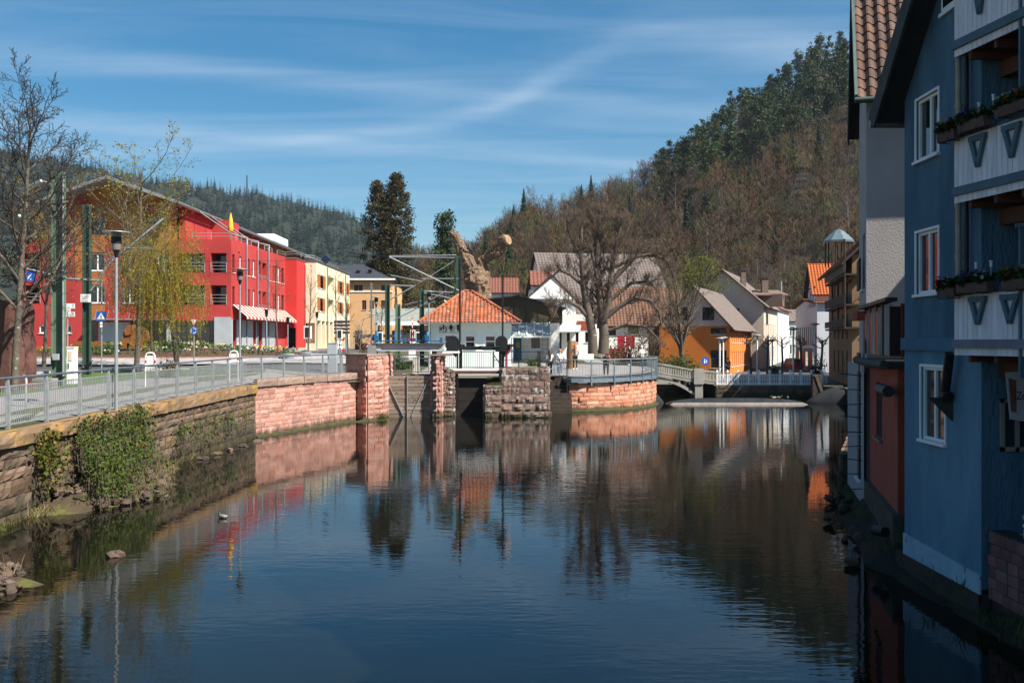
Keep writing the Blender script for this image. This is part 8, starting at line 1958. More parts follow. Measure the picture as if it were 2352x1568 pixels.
for k in range(3):
 a0 = k*2*PI/3+.3
 for j in range(5): t0, t1 = a0+j*.25, a0+(j+1)*.25; mb.poly([(x+r*math.cos(a),d-.034,z+r*math.sin(a)) for r, a in ((.12,t0),(.17,t0),(.17,t1),(.12,t1))])
 a = a0+1.25; mb.poly([(x+.10*math.cos(a),d-.034,z+.10*math.sin(a)),(x+.19*math.cos(a),d-.034,z+.19*math.sin(a)),(x+.15*math.cos(a+.3),d-.034,z+.15*math.sin(a+.3))])
mb.build('white_arrow', m_signw, t)
z = zv(738,d); mb = MB(); mb.prism(tri(x,d-.02,z,.30,False), (0,.02,0)); pq = mb.build('yield_rim', m_signr, t); mb = MB(); mb.poly(tri(x,d-.026,z,.20,False)); mb.build('yield_field', m_signw, pq)
d = 45; x = xu(158,d); t = thing('direction_sign', 'white direction sign boards beside the broad green mast', 'sign', (xu(160,d),d,gz(x,d))); pole(t, xu(154,d), d+.04, gz(x,d), zv(697,d))
for v0, v1, u1, s1, s2 in ((697,708.5,172,'elm       20','nbach   4,2'),(709.5,715,162,'Bahnhof',None),(716,727,172,'      8,5','    40')):
 mb = MB(); mb.bb(xu(147.5,d),xu(u1,d),d-.02,d,zv(v1,d),zv(v0,d)); pq = mb.build('board', m_signw, t)
 if s1: text(pq, s1, Vector((xu(149,d),d-.022,zv(v0+4.6,d))), (1,0,0), .065, m_ink, xu(u1-1.5,d)-xu(149,d))
 if s2: text(pq, s2, Vector((xu(149,d),d-.022,zv(v1-1.6,d))), (1,0,0), .065, m_ink, xu(u1-1.5,d)-xu(149,d))
d = 48; t = thing('gantry_sign', 'blue direction sign with white arrow hanging on the gantry tube', 'sign', at(70,632,d)); MB().tube([at(60,617,d), at(155,640,d)], .05, 8).build('tube', m_steel, t)
mb = MB(); mb.prism([at(60,646,d), at(60,624,d), at(70,618,d), at(82,618,d), at(82,628,d), at(78,644,d)], (0,.03,0)); pq = mb.build('plate', m_signb, t)
mb = MB(); o = Vector((0,-.012,0)); mb.poly([at(63,643,d)+o, at(64,636,d)+o, at(74,627,d)+o, at(70,634,d)+o]); mb.poly([at(68,642,d)+o, at(73,638,d)+o, at(71,643,d)+o]); mb.build('white_arrow', m_signw, pq)
d = 47; t = thing('direction_sign', 'small blue arrow plate next to the gantry sign', 'sign', at(79,644,d)); mb = MB(); mb.prism([at(75.5,650,d), at(83,650,d), at(83,643.5,d), at(75.5,643.5,d)], (0,.03,0)); mb.build('plate', m_signb, t)
d = 42; x = xu(54,d); t = thing('sign_back', 'grey back of a tall sign panel by the sandstone block', 'sign', (x,d,gz(x,d))); pole(t, x, d+.05, gz(x,d), zv(703,d), .04)
mb = MB(); mb.bb(xu(51,d),xu(70,d),d,d+.03,zv(757,d),zv(706,d)); mb.build('panel', m_greypanel, t)
d = 36.5; t = thing('sandstone_block', 'rough reddish sandstone monolith at the left picture edge', 'rock', (xu(10,d),d,gz(-18,d)))
rg = random.Random(2); mb = MB(); V, Fc = [], []; nu, nv = 14, 9
for j in range(nv+1):
 for i in range(nu):
  a = 2*PI*i/nu; f = j/nv; rx_ = .72*(1-.18*f)*(1+.12*rg.uniform(-1,1)); V.append((xu(-2,d)+(rx_*(abs(math.cos(a))**.6)*math.copysign(1,math.cos(a)))*(1 if j < nv else .8), d+1.0+.8*(abs(math.sin(a))**.6)*math.copysign(1,math.sin(a)), gz(-18,d)-.1+f*(zv(690,d)-gz(-18,d)+.1)+.12*rg.uniform(-1,1)*(f > .5)))
for j in range(nv):
 for i in range(nu): Fc.append((j*nu+i, j*nu+(i+1) % nu, (j+1)*nu+(i+1) % nu, (j+1)*nu+i))
Fc.append(tuple(nv*nu+i for i in range(nu))); mb.add(V, Fc); mb.build('block', M('red_monolith', (.12,.055,.042), (.075,.034,.028), 1.5, .95, bump=.9, bscale=5), t)
t = thing('stone_bench', 'low pale stone seat behind the railing at the far left', 'bench', (xu(70,38),38,gz(-18,38)))
for k in range(3): mb = MB(); mb.bb(xu(62,38),xu(128,38),37.6+.01*k,38.2,gz(-18,38)+.14*k,gz(-18,38)+.14*k+.12); mb.build('slab', m_pave, t)
def cabinet(label, u0, u1, v0, d, depth=.35, mat=None):
 x0, x1 = xu(u0,d), xu(u1,d); z0_ = gz(x0,d); t = thing('switch_box', label, 'cabinet', ((x0+x1)/2,d,z0_)); mb = MB(); mb.bb(x0,x1,d,d+depth,z0_,zv(v0,d)); b_ = mb.build('cabinet', mat or m_signw, t)
 mb = MB(); mb.bb(x0-.02,x1+.02,d-.02,d+depth+.02,zv(v0,d)+.002,zv(v0,d)+.05); mb.build('lid', mat or m_signw, t); mb = MB(); mb.bb(x0+.06,x0+.09,d-.02,d-.003,(z0_+zv(v0,d))/2-.1,(z0_+zv(v0,d))/2+.12); mb.build('handle', m_black, b_); return t
t = cabinet('white electrical switch box at the foot of the broad green mast', 153, 170, 799, 41); mb = MB(); x, z = xu(161,41), zv(816,41); mb.bb(x-.07,x+.07,40.985,40.998,z-.22,z+.16); mb.build('sticker', M('tan_sticker', (.6,.42,.26), (.7,.6,.5), 20), t)
cabinet('concrete-grey cabinet behind the railing right of the red house', 752, 772, 789, 62, .5, m_greypanel)
cabinet('pale litter box near the lock railing', 948, 962, 822, 63, .4, M('pale_bin', (.55,.5,.42)))
for u, d, lab in ((345,40,'white and red tubular barrier hoop behind the railing'),(537,46,'white and red barrier hoop near the second lamp post')):
 x = xu(u,d); w = .19; z0_ = gz(x,d); t = thing('barrier_hoop', lab, 'barrier', (x,d,z0_)); h = zv(810,d)-z0_ if u < 400 else zv(806,d)-z0_
 mb = MB(); mb.tube([(x-w,d,z0_),(x-w,d,z0_+h-.15),(x-w+.05,d,z0_+h-.03),(x-w+.14,d,z0_+h),(x+w-.14,d,z0_+h),(x+w-.05,d,z0_+h-.03),(x+w,d,z0_+h-.15),(x+w,d,z0_)], .032, 8); mb.build('hoop', m_white, t)
 for s_ in (-1,1): mb = MB(); mb.tube([(x+s_*w,d,z0_+h-.42),(x+s_*w,d,z0_+h-.30)], .035, 8); mb.build('red_band', m_signr, t)
 mb = MB(); mb.bb(x-w+.06,x+w-.06,d-.01,d+.01,z0_+h-.5,z0_+h-.12); mb.build('notice', m_signw, t)
 mb = MB(); mb.tube([(x-w,d,z0_+h-.6),(x+w,d,z0_+h-.6)], .025, 6); mb.build('cross_bar', m_white, t)
for k, (u, d) in enumerate(((60,30),(104,31))):
 x = xu(u,d); z0_ = gz(x,d); t = thing('bicycle_stand', ('first','second')[k]+' curved steel bicycle stand behind the near railing from the left', 'bicycle stand', (x,d,z0_))
 MB().tube([(x,d,z0_),(x,d,z0_+.75),(x-.06,d+.1,z0_+.88),(x-.25,d+.35,z0_+.92),(x-.45,d+.7,z0_+.84)], .04, 8).build('tube', m_steel, t)
d = 72; c = Vector((xu(318,d),d,isl_z(xu(318,d),d)))
bi = thing('bison_sculpture', 'rust-brown steel bison sculpture on the planted roundabout', 'sculpture', c); m_corten = M('rusted_steel', (.26,.095,.025), (.18,.065,.02), 3, .8, bump=.2)
def bp(u, v): p = at(u,v,d); return p
out = [(283,790),(284,772),(288,758),(296,749),(306,746),(318,750),(330,752),(338,760),(342,772),(349,777),(347,784),(338,786),(334,782),(330,790),(333,800),(327,800),(324,788),(312,790),(311,800),(305,800),(304,789),(294,788),(292,800),(286,800)]
mb = MB(); mb.prism([bp(u,v)+Vector((0,-.25,0)) for u, v in out], (0,.5,0)); mb.build('plate_body', m_corten, bi)
for a, b_ in (((342,774),(349,770)),): mb = MB(); mb.tube([bp(*a), bp(*b_)], .05, 6); mb.build('horn', m_corten, bi)
mb = MB(); mb.prism([bp(u,v)+Vector((0,-.35,0)) for u, v in ((288,758),(296,749),(306,746),(316,752),(306,768),(292,770))], (0,.7,0)); mb.build('hump', m_corten, bi)
for u, lab in ((182,'low rust steel disc at the left of the planting'),(224,'low rust steel disc behind the zebra sign')):
 c = at(u,798,d); mb = MB(); mb.prism([c+Vector((.55*math.cos(a),0,.38*math.sin(a)+.1)) for a in np.linspace(0,PI,10)], (0,.12,0)); tag(mb.build('steel_disc', m_corten), lab, 'sculpture')
rng = np.random.default_rng(4); n = 2600
def isl_pts(n, rmax=.95, lo=0):
 a = rng.uniform(0,2*PI,n); r = np.sqrt(rng.uniform(lo,rmax,n)); x = ISL.x+10.4*r*np.cos(a); y = ISL.y+7.4*r*np.sin(a); return np.array([(p, q, isl_z(p,q)) for p, q in zip(x,y)])
P = isl_pts(2200); P[:,2] += rng.uniform(.05,.35,len(P)); o = link('ground_cover', leaves_mesh('ground_cover', P, .13, Mleaf('bulb_leaf', (.07,.13,.03), (.05,.09,.025), .1, .3), .35, rng=rng)); tag(o, 'green leafy bulb planting on the roundabout', 'planting', kind='stuff')
for col_, nm, cnt, lab in (((.72,.55,.03),'daffodil_bloom',420,'yellow daffodil blooms scattered over the roundabout planting'),((.75,.72,.6),'narcissus_bloom',340,'white narcissus blooms scattered over the roundabout planting')):
 cl = isl_pts(26); P = cl[rng.integers(0,26,cnt)]+rng.normal(size=(cnt,3))*np.array([.5,.4,.04]); P[:,2] += .38; o = link(nm, leaves_mesh(nm, P, .065, Mleaf(nm, col_, tuple(c*.8 for c in col_), .05, .3), .9, rng=rng)); tag(o, lab, 'flowers', kind='stuff')
bush('evergreen_shrub', 'low dark juniper in the middle of the roundabout', (xu(245,70),70,isl_z(xu(245,70),70)), .9, .7, .8, 800, m_shrub, .07, 31)
bush('evergreen_shrub', 'round green shrub at the right end of the roundabout', (xu(395,72),72,isl_z(xu(395,72),72)), .9, .7, .9, 800, m_shrub, .07, 32)
def st_andrew(u, d, lab):
 x = xu(u,d); t = thing('crossbuck', lab, 'sign', (x,d,gz(x,d))); pole(t, x, d+.05, gz(x,d), zv(758,d), .05)
 c = Vector((x,d,zv(792,d)))
 for s_ in (-1,1):
  a, b_ = c+Vector((-.42,0,-.62*s_)), c+Vector((.42,0,.62*s_)); mb = MB(); mb.beam(a,b_,.03,.16,up=(0,1,0)); mb = MB(); mb.prism([a+Vector((0,0,.09*s_*-1)), b_+Vector((0,0,-.09)), b_+Vector((0,0,.09)), a+Vector((0,0,.09))] if False else [a+Vector((-.06,0,.05*s_)), a+Vector((.06,0,-.05*s_)), b_+Vector((.06,0,-.05*s_)), b_+Vector((-.06,0,.05*s_))], (0,.03,0)); mb.build('white_arm', m_signw, t)
  for e, f_ in ((a, b_), (b_, a)): q = e.lerp(f_, .22); dd_ = Vector((-.06,0,.05*s_)); mb = MB(); mb.prism([e+dd_+Vector((0,-.01,0)), e-dd_+Vector((0,-.01,0)), q-dd_+Vector((0,-.01,0)), q+dd_+Vector((0,-.01,0))], (0,.05,0)); mb.build('red_tip', m_signr, t)
 mb = MB(); z = zv(765,d); mb.bb(x-.22,x+.22,d-.02,d+.12,z-.45,z+.30); pq = mb.build('signal_head', m_signw, t); mb = MB(); mb.bb(x-.15,x+.15,d-.05,d-.021,z-.38,z+.23); mb.build('signal_lens', m_ink, pq)
st_andrew(780, 84, 'white and red level-crossing cross before the cream house steps'); st_andrew(948, 88, 'white and red level-crossing cross beside the barrier arm')
x = xu(707,80); t = thing('traffic_signal', 'white-rimmed crossing signal before the red stair tower', 'signal', (x,80,gz(x,80))); pole(t, x, 80.1, gz(x,80), zv(772,80), .05); z = zv(763,80); mb = MB(); mb.bb(x-.30,x+.30,79.9,80.05,z-.50,z+.50); pq = mb.build('head', m_signw, t); mb = MB(); mb.bb(x-.2,x+.2,79.87,79.898,z-.40,z+.40); mb.build('lens', m_ink, pq)
for u in (873,962):
 x = xu(u,86); t = thing('traffic_signal', 'white-rimmed crossing signal '+('left' if u < 900 else 'right')+' of the blue parking sign', 'signal', (x,86,gz(x,86))); pole(t, x, 86.1, gz(x,86), zv(785,86), .05); z = zv(775,86); mb = MB(); mb.bb(x-.25,x+.25,85.9,86.05,z-.50,z+.50); pq = mb.build('head', m_signw, t); mb = MB(); mb.bb(x-.17,x+.17,85.87,85.898,z-.40,z+.40); mb.build('lens', m_ink, pq)
d = 88; x = xu(947,d); t = thing('crossing_barrier', 'raised red and white striped crossing barrier arm', 'barrier', (x,d,gz(x,d))); n = 12
for k in range(n): a, b_ = at(949-2.5*k/n,800-72*k/n,d), at(949-2.5*(k+1)/n,800-72*(k+1)/n,d); mb = MB(); mb.beam(a,b_,.06,.16,up=(0,1,0)); mb.build('stripe', m_signr if k % 2 else m_signw, t)
mb = MB(); mb.bb(x-.3,x+.3,d-.2,d+.2,gz(x,d),zv(790,d)); mb.build('drive_box', m_signw, t)
d = 84; x0, x1 = xu(905.5,d), xu(923,d); t = thing('parking_sign', 'blue parking garage sign with white P and arrow plate', 'sign', ((x0+x1)/2,d,gz(-9,d))); pole(t, (x0+x1)/2, d+.05, gz(-9,d), zv(758,d), .05)
mb = MB(); mb.bb(x0,x1,d-.03,d,zv(786,d),zv(760,d)); pq = mb.build('plate', m_signb, t); text(pq, 'P', Vector((x0+.20,d-.034,zv(783.5,d))), (1,0,0), .42, m_signw, .30, 'letter_p', .03); text(pq, 'Altstadt', Vector((x0+.06,d-.034,zv(764.2,d))), (1,0,0), .09, m_signw, x1-x0-.12)
mb = MB(); y = d-.036; cxm_ = (x0+x1)/2; mb.poly([(x0+.06,y,zv(772,d)),(cxm_,y,zv(767,d)),(x1-.06,y,zv(772,d)),(x1-.06,y,zv(770,d)),(cxm_,y,zv(765.3,d)),(x0+.06,y,zv(770,d))]); mb.build('roof_mark', m_signw, pq)
mb = MB(); mb.bb(x0+.03,x1-.03,d-.03,d,zv(796,d),zv(787,d)); pw2 = mb.build('arrow_plate', m_signw, t); mb = MB(); zc2 = zv(791.5,d); mb.poly([(x0+.12,y,zc2),(x0+.26,y,zc2+.1),(x0+.26,y,zc2+.03),(x1-.12,y,zc2+.03),(x1-.12,y,zc2-.03),(x0+.26,y,zc2-.03),(x0+.26,y,zc2-.1)]); mb.build('arrow', m_ink, pw2)
d = 92; t = thing('guide_boards', 'stack of dark brown guide boards in front of the cream house', 'sign', (xu(785,d),d,3.2)); pole(t, xu(783,d), d+.05, 3.2, zv(732,d), .05); pole(t, xu(796,d), d+.05, 3.2, zv(732,d), .05)
for k in range(4): mb = MB(); v = 735+8.2*k; mb.bb(xu(767,d),xu(803,d),d-.03,d,zv(v+6.6,d),zv(v,d)); pq = mb.build('board', M('guide_brown', (.06,.025,.02)) if k == 0 else bpy.data.materials['guide_brown'], t); mb = MB(); mb.bb(xu(767,d),xu(803,d),d-.034,d-.031,zv(v+1,d),zv(v+.1,d)); mb.build('edge_line', m_signw, pq)
mb = MB(); p = at(748,596,86); mb.prism([p+Vector((0,0,.42)), p+Vector((.42,0,0)), p+Vector((0,0,-.42)), p+Vector((-.42,0,0))], (0,.03,0)); t = thing('signal_board', 'dark blue diamond rail signal board hanging over the cream house', 'sign', p); mb.build('plate', M('navy_plate', (.01,.02,.06)), t)
d = 70; x = xu(848,d); t = thing('warning_sign', 'small red-rimmed warning triangle half hidden in the brown bush', 'sign', (x,d,gz(x,d))); pole(t, x, d+.04, gz(x,d), zv(789,d)); z = zv(792,d); mb = MB(); mb.prism(tri(x,d,z,.34), (0,.02,0)); pq = mb.build('rim', m_signr, t); mb = MB(); mb.poly(tri(x,d-.006,z-.01,.23)); mb.build('field', m_signw, pq)
d = 84; x = xu(1620,d); t = thing('footway_sign', 'round blue footpath sign with white walkers by the footbridge', 'sign', (x,d,1.0)); pole(t, x, d+.04, 1.0, zv(822,d)); z = zv(829,d); o = link('disc', MB().lathe((0,0,0), [(.34,0),(.34,.03)], 20).mesh('disc', m_signb), t, (x,d,z), (R(90),0,0)); mb = MB()
for dx, s_ in ((-.06,1),(.11,.7)): mb.poly([(x+dx+.05*s_*math.cos(a),d-.036,z+.15*s_+.05*s_*math.sin(a)) for a in np.linspace(0,5.6,8)]); mb.poly([(x+dx-.06*s_,d-.036,z-.2*s_),(x+dx+.06*s_,d-.036,z-.2*s_),(x+dx+.05*s_,d-.036,z+.09*s_),(x+dx-.05*s_,d-.036,z+.09*s_)])
mb.build('walkers', m_signw, t)
d = 104; x0, x1 = xu(1819,d), xu(1846,d); car = thing('parked_car', 'small dark red car parked at the end of the street', 'car', ((x0+x1)/2,d,1.1)); m_car = M('car_red', (.25,.012,.02), rough=.25, spec=.6); zc0 = 1.15; W_ = x1-x0
mb = MB(); pr = [(0,.25),(0,.75),(.06*W_,.85),(.16*W_,1.35),(.84*W_,1.35),(.94*W_,.85),(W_,.75),(W_,.25)]; mb.prism([(x0+x,d,zc0+z) for x, z in pr], (0,3.2,0)); body = mb.build('body', m_car, car)
mb = MB(); mb.poly([(x0+.12*W_,d-.01,zc0+.85),(x0+.88*W_,d-.01,zc0+.85),(x0+.80*W_,d-.01,zc0+1.28),(x0+.20*W_,d-.01,zc0+1.28)]); mb.build('rear_window', m_glass, car)
for s_ in (.04,.86): mb = MB(); mb.bb(x0+s_*W_,x0+(s_+.1)*W_,d-.02,d+.0,zc0+.55,zc0+.75); mb.build('tail_light', m_signr, car)
for s_ in (.12,.80): mb = MB(); mb.tube([(x0+s_*W_,d+.5,zc0+.28),(x0+(s_+.1)*W_,d+.5,zc0+.28)], .30, 12); mb.build('wheel', m_black, car)
for u, d, lab, w in ((660,70,'grey planter tub in front of the red facade, left one',.5),(700,74,'grey planter tub in front of the red stair tower',.5),(1780,88,'reddish planter tub holding the street shrub',.45)):
 x = xu(u,d); t = thing('planter_tub', lab, 'planter', (x,d,gz(x,d))); mb = MB(); mb.lathe((x,d,gz(x,d)), [(w*.75,0),(w*.95,.5),(w,.52),(w,.6)], 12); mb.build('tub', m_greypanel if u < 1000 else m_pipe, t);
 if u < 1000: mb = MB(); mb.lathe((x,d,gz(x,d)+.56), [(w*.9,0),(w*.5,.12),(.05,.2)], 8); mb.build('plants', m_shrub, t)
for k, u in enumerate((1462,1474,1436)):
 d = 92; x = xu(u,d); t = thing('flag_pole', ('left','middle','right')[(1,2,0)[k]]+' one of three thin white poles before the crimson board', 'pole', (x,d,2.7)); pole(t, x, d, 2.7, zv(771+k,d), .05, m_white)
d = 86; ct = thing('pollarded_trunk', 'massive cut-back old tree trunk with two stubs behind the toilet roof', 'tree', (xu(1098,d),d,gz(-2,d)))
m_tr_ = M('rough_pale_bark', (.21,.14,.09), (.14,.093,.06), 5, .95, bump=1.0, bscale=7, bstretch=(2,2,.6), spot=(.38,.285,.20), spot_at=.60, spot_scale=4, bdist=.08)
from mathutils.noise import noise as noise3
def limb(pts, name='trunk'):
 rg = random.Random(len(pts)*7); P = [(Vector(at(u,v,d+dy)), r*d/F) for u, v, r, dy in pts]; mb = MB(); n = 34; Q = []
 for (p, r), (q, r2) in zip(P, P[1:]):
  for k in range(10): Q.append((p.lerp(q, k/10), r+(r2-r)*k/10))
 Q.append(P[-1]); vs, fs = [], []; prev = None
 for i, (p, r) in enumerate(Q):
  t = (Q[min(i+1,len(Q)-1)][0]-Q[max(i-1,0)][0]).normalized(); sd = t.cross(Vector((0,1,0))).normalized() if prev is None else (prev-t*prev.dot(t)).normalized(); prev = sd; u2 = t.cross(sd)
  for k in range(n): a = 2*PI*k/n; dv = sd*math.cos(a)+u2*math.sin(a); q_ = Vector((math.cos(a)*2.6,math.sin(a)*2.6,i*.22)); rr = r*(1+.22*noise3(p*.9+dv*.5)+.20*noise3(q_+p*.3)+.16*noise3(q_*2.3+p)); vs.append(p+(sd*math.cos(a)+u2*math.sin(a))*rr)
 for i in range(len(Q)-1):
  for k in range(n): fs.append((i*n+k, i*n+(k+1) % n, (i+1)*n+(k+1) % n, (i+1)*n+k))
 mb.add(vs, fs, False); mb.add(vs[-n:], [tuple(range(n))]); return mb.build(name, m_tr_, ct), vs[-n:]
limb([(1096,815,30,0),(1100,700,27,0),(1098,660,26,0),(1092,630,25,0),(1086,614,20,0)])
limb([(1090,632,20,0),(1074,602,16,0),(1062,582,13.5,0),(1055,560,11.5,0),(1046,543,10,0),(1035,531,6,0)], 'limb')
limb([(1106,660,15,.3),(1110,628,15,.3),(1104,608,13,.3),(1112,597,12,.3),(1124,588,12,0),(1140,580,12,-.3),(1150,568,11.5,-.5),(1157,555,11.5,-.6),(1164,548,11,-.7)], 'limb')
limb([(1148,572,12,-.3),(1154,569,11,-.4),(1157,566,9,-.5)], 'stub'); limb([(1156,552,12,-.6),(1153,544,13,-.6),(1152,541,9,-.6)], 'stub')
p = at(1168,550,d-.95); nrm = Vector((.75,-.6,.15)).normalized(); a_ = nrm.orthogonal().normalized(); b_ = nrm.cross(a_); mb = MB(); mb.poly([p+(a_*math.cos(t)+b_*math.sin(t)*1.25)*.36 for t in np.linspace(0,2*PI,15)[:-1]]); mb.prism([p+(a_*math.cos(t)+b_*math.sin(t)*1.25)*.36 for t in np.linspace(0,2*PI,15)[:-1]], -nrm*.5); mb.build('cut_face', M('fresh_cut_wood', (.62,.42,.27), (.52,.33,.2), 5, .8), ct)
# ---------------------------------------------------------------- crow, duck
c = Vector((*FP.at(sA+4.35)[0], 0)); sF = sA+4.35; c.z = fz(sF)+1.25
cr_ = thing('crow', 'black crow perched on the railing', 'bird', c); m_crow = M('crow_black', (.008,.008,.010), (.015,.015,.02), 9, .4)
J = dict(b0=(-.02,0,.10), b1=(.07,0,.16), nk=(.11,0,.215), hd=(.125,0,.265), t0=(-.11,0,.055), t1=(-.22,0,-.01)); J = {k: c+Vector(v)*1.0 for k, v in J.items()}
skin_obj('body', J, [('b0','b1'),('b1','nk'),('nk','hd'),('b0','t0'),('t0','t1')], dict(b0=.062,b1=.06,nk=.042,hd=.038,t0=(.04,.022),t1=(.035,.008)), m_crow, cr_, 'b0')
mb = MB(); mb.tube([c+Vector((.15,0,.262)), c+Vector((.20,0,.25))], [.016,.003], 6); mb.build('bill', m_black, cr_)
for s_ in (-1,1):
 mb = MB(); mb.tube([c+Vector((.02,.025*s_,.07)), c+Vector((.03,.025*s_,.0))], .008, 5)
 for a in (-.5,0,.5): mb.tube([c+Vector((.03,.025*s_,.004)), c+Vector((.03+.035*math.cos(a),.025*s_+.035*math.sin(a),.004))], .005, 4)
 mb.build('leg', m_black, cr_)
 mb = MB(); mb.prism([c+Vector((.07,.058*s_,.18)), c+Vector((.03,.062*s_,.08)), c+Vector((-.16,.03*s_,.0)), c+Vector((-.08,.05*s_,.12))], (0,.006*s_,0)); mb.build('wing', m_crow, cr_)
d = F*EYE/(1189-V0); c = Vector((xu(511,d),d,0)); dk = thing('mallard_duck', 'mallard drake with green head swimming on the river', 'bird', c); m_dgrey = M('drake_grey', (.26,.23,.20), (.16,.14,.12), 20, .6)
J = dict(b0=(.04,0,.045), b1=(-.07,0,.05), ch=(-.11,0,.06), nk=(-.125,0,.11), hd=(-.15,0,.155), t0=(.13,0,.06), t1=(.19,0,.085)); J = {k: c+Vector(v) for k, v in J.items()}
skin_obj('body', J, [('b0','b1'),('b1','ch'),('ch','nk'),('nk','hd'),('b0','t0'),('t0','t1')], dict(b0=.085,b1=.08,ch=.06,nk=.032,hd=.036,t0=.05,t1=.015), m_dgrey, dk, 'b0')
mb = MB(); mb.ball(c+Vector((-.152,0,.157)), .043, 10, 8, (1.1,.9,1)); mb.tube([c+Vector((-.128,0,.10)), c+Vector((-.145,0,.15))], .036, 8); mb.build('head', M('drake_green', (.008,.09,.05), rough=.3), dk)
mb = MB(); mb.tube([c+Vector((-.185,0,.15)), c+Vector((-.24,0,.142))], [.017,.012], 6); mb.build('bill', M('bill_yellow', (.55,.42,.05)), dk); mb = MB(); mb.ball(c+Vector((-.10,0,.055)), .066, 8, 6, (.9,1,1)); mb.build('breast', M('drake_breast', (.10,.04,.025)), dk)
mb = MB(); mb.tube([c+Vector((.15,0,.065)), c+Vector((.21,0,.095))], [.035,.012], 6); mb.build('tail', m_twh, dk)
bpy.context.view_layer.update()
for u, y, rz, lab in ((1776,68.9,.4,'dark duck resting on the rubber weir, leftmost of three'),(1789,68.9,2.6,'duck resting on the rubber weir, middle of three'),(1809,68.9,1.2,'duck resting on the rubber weir, rightmost of three')):
 k = copy_tree(dk); k.location = (xu(u,y),y,.37); k.rotation_euler = (0,0,rz); k['label'] = lab; k.name = 'duck'
dk.scale = (.72,.72,.72); dk.rotation_euler = (0,0,-.5)
# ---------------------------------------------------------------- banks, rubble, ivy, grass
m_bank = M('muddy_bank', (.075,.05,.032), (.04,.03,.018), 1.5, .95, bump=.9, bscale=6, spot=(.085,.085,.02), spot_at=.52, spot_scale=1.2, bdist=.06)
def bankh(y): return float(np.interp(y, (5,18.6,19.8,24.2,25.6,29,31,33,36), (.26,.26,-.1,-.1,.55,.9,.6,.25,.06)))
def bankf(y): return float(np.interp(y, (5,14,17.5,18.9,19.8,21.6,24.3,25.4,27.5,29.5,31,33,36,44), (2.6,2.8,3.1,2.3,.25,.15,.15,1.4,2.1,1.8,1.2,.5,.2,.15)))
rg = random.Random(13); V, Fc = [], []; ny, nx = 150, 16
for j in range(ny+1):
 y = 8+(46-8)*j/ny; bw2 = bankf(y)+.18*math.sin(y*2.3)+.1*math.sin(y*5.1)
 for i in range(nx+1):
  f = i/nx; x = -11.95+bw2*1.25*f; hmax = bankh(y)
  z = hmax*(1-f*1.25)+.10*math.sin(x*4+y*1.7)*math.sin(y*2.9)+rg.uniform(-.05,.05)
  V.append((x, y, z if f < .98 else -.4))
for j in range(ny):
 for i in range(nx): a = j*(nx+1)+i; Fc.append((a, a+1, a+nx+2, a+nx+1))
mb = MB(); mb.add(V, Fc, True); tag(mb.build('river_bank', m_bank), kind='structure')
def rock_mesh(seed, mat):
 rg = random.Random(seed); mb = MB(); V, Fc = [], []; n, m_ = 9, 6
 for i in range(m_+1):
  th = PI*i/m_
  for k in range(n):
   a = 2*PI*k/n; r = .5*(1+rg.uniform(-.22,.22)); V.append((r*math.sin(th)*math.cos(a)*1.0, r*math.sin(th)*math.sin(a)*.8, r*math.cos(th)*.62))
 for i in range(m_):
  for k in range(n): Fc.append((i*n+k, (i+1)*n+k, (i+1)*n+(k+1) % n, i*n+(k+1) % n))
 mb.add(V, Fc, False); return mb.mesh('rubble_stone', mat)
m_rub1 = M('grey_rubble', (.13,.09,.07), (.075,.054,.043), 4, .95, rnd=.35, bump=.8, bscale=14, spot=(.36,.33,.30), spot_at=.64, spot_scale=5); m_rub2 = M('mossy_rubble', (.09,.065,.045), (.05,.038,.028), 4, .95, rnd=.3, bump=.8, bscale=14, spot=(.06,.065,.015), spot_at=.56, spot_scale=3)
rocks = [rock_mesh(s, m) for s in range(4) for m in (m_rub1, m_rub2)]
hp = thing('rubble_heap', 'heap of broken sandstone rubble at the foot of the left wall', 'rubble', (-11,22,.3))
rg = random.Random(19)
for k in range(330):
 y = rg.choice((rg.uniform(16.5,19.3), rg.uniform(16.5,19.3), rg.uniform(25.3,28.5), rg.uniform(25.3,31))); f = rg.random()**1.2; w_ = bankf(y); x = -11.75+w_*f*1.05; z = bankh(y)*(1-f)+.02
 s = rg.uniform(.10,.28)*(1 if k % 5 else 1.6); o = bpy.data.objects.new('stone', rg.choice(rocks)); COL.objects.link(o); o.location = (x,y,z+.02); o.rotation_euler = (rg.uniform(-.6,.6),rg.uniform(-.6,.6),rg.uniform(0,6.3)); o.scale = (s,s*rg.uniform(.7,1.2),s*rg.uniform(.6,1.2)); o.parent = hp; o.matrix_parent_inverse = Matrix.Translation(-hp.location)
d = F*EYE/(1278-V0); wrk = thing('boulder', 'single pale boulder standing in the shallow water', 'rock', (xu(265,d),d,0)); o = link('rock', rocks[0], wrk, (xu(265,d),d,.02), (0,0,.4), (.36,.27,.34))
for k in range(5): y = 36+k*1.6+rg.uniform(-.5,.5); o = link('boulder', rocks[k], None, (-11.3+.1*k,y,.03), (0,0,k), (.5,.35,.3)); tag(o, 'flat stone lying at the waterline of the left wall', 'rock', 'flat stones along the wall foot')
m_ivy = Mleaf('ivy_leaf', (.035,.068,.013), (.075,.105,.02), .1, .25); m_ivyy = Mleaf('autumn_ivy_leaf', (.22,.17,.03), (.13,.10,.02), .1, .3)
iv = thing('ivy', 'dense green ivy hanging over the left river wall', 'ivy', (-11.6,30,.5)); rng = np.random.default_rng(5)
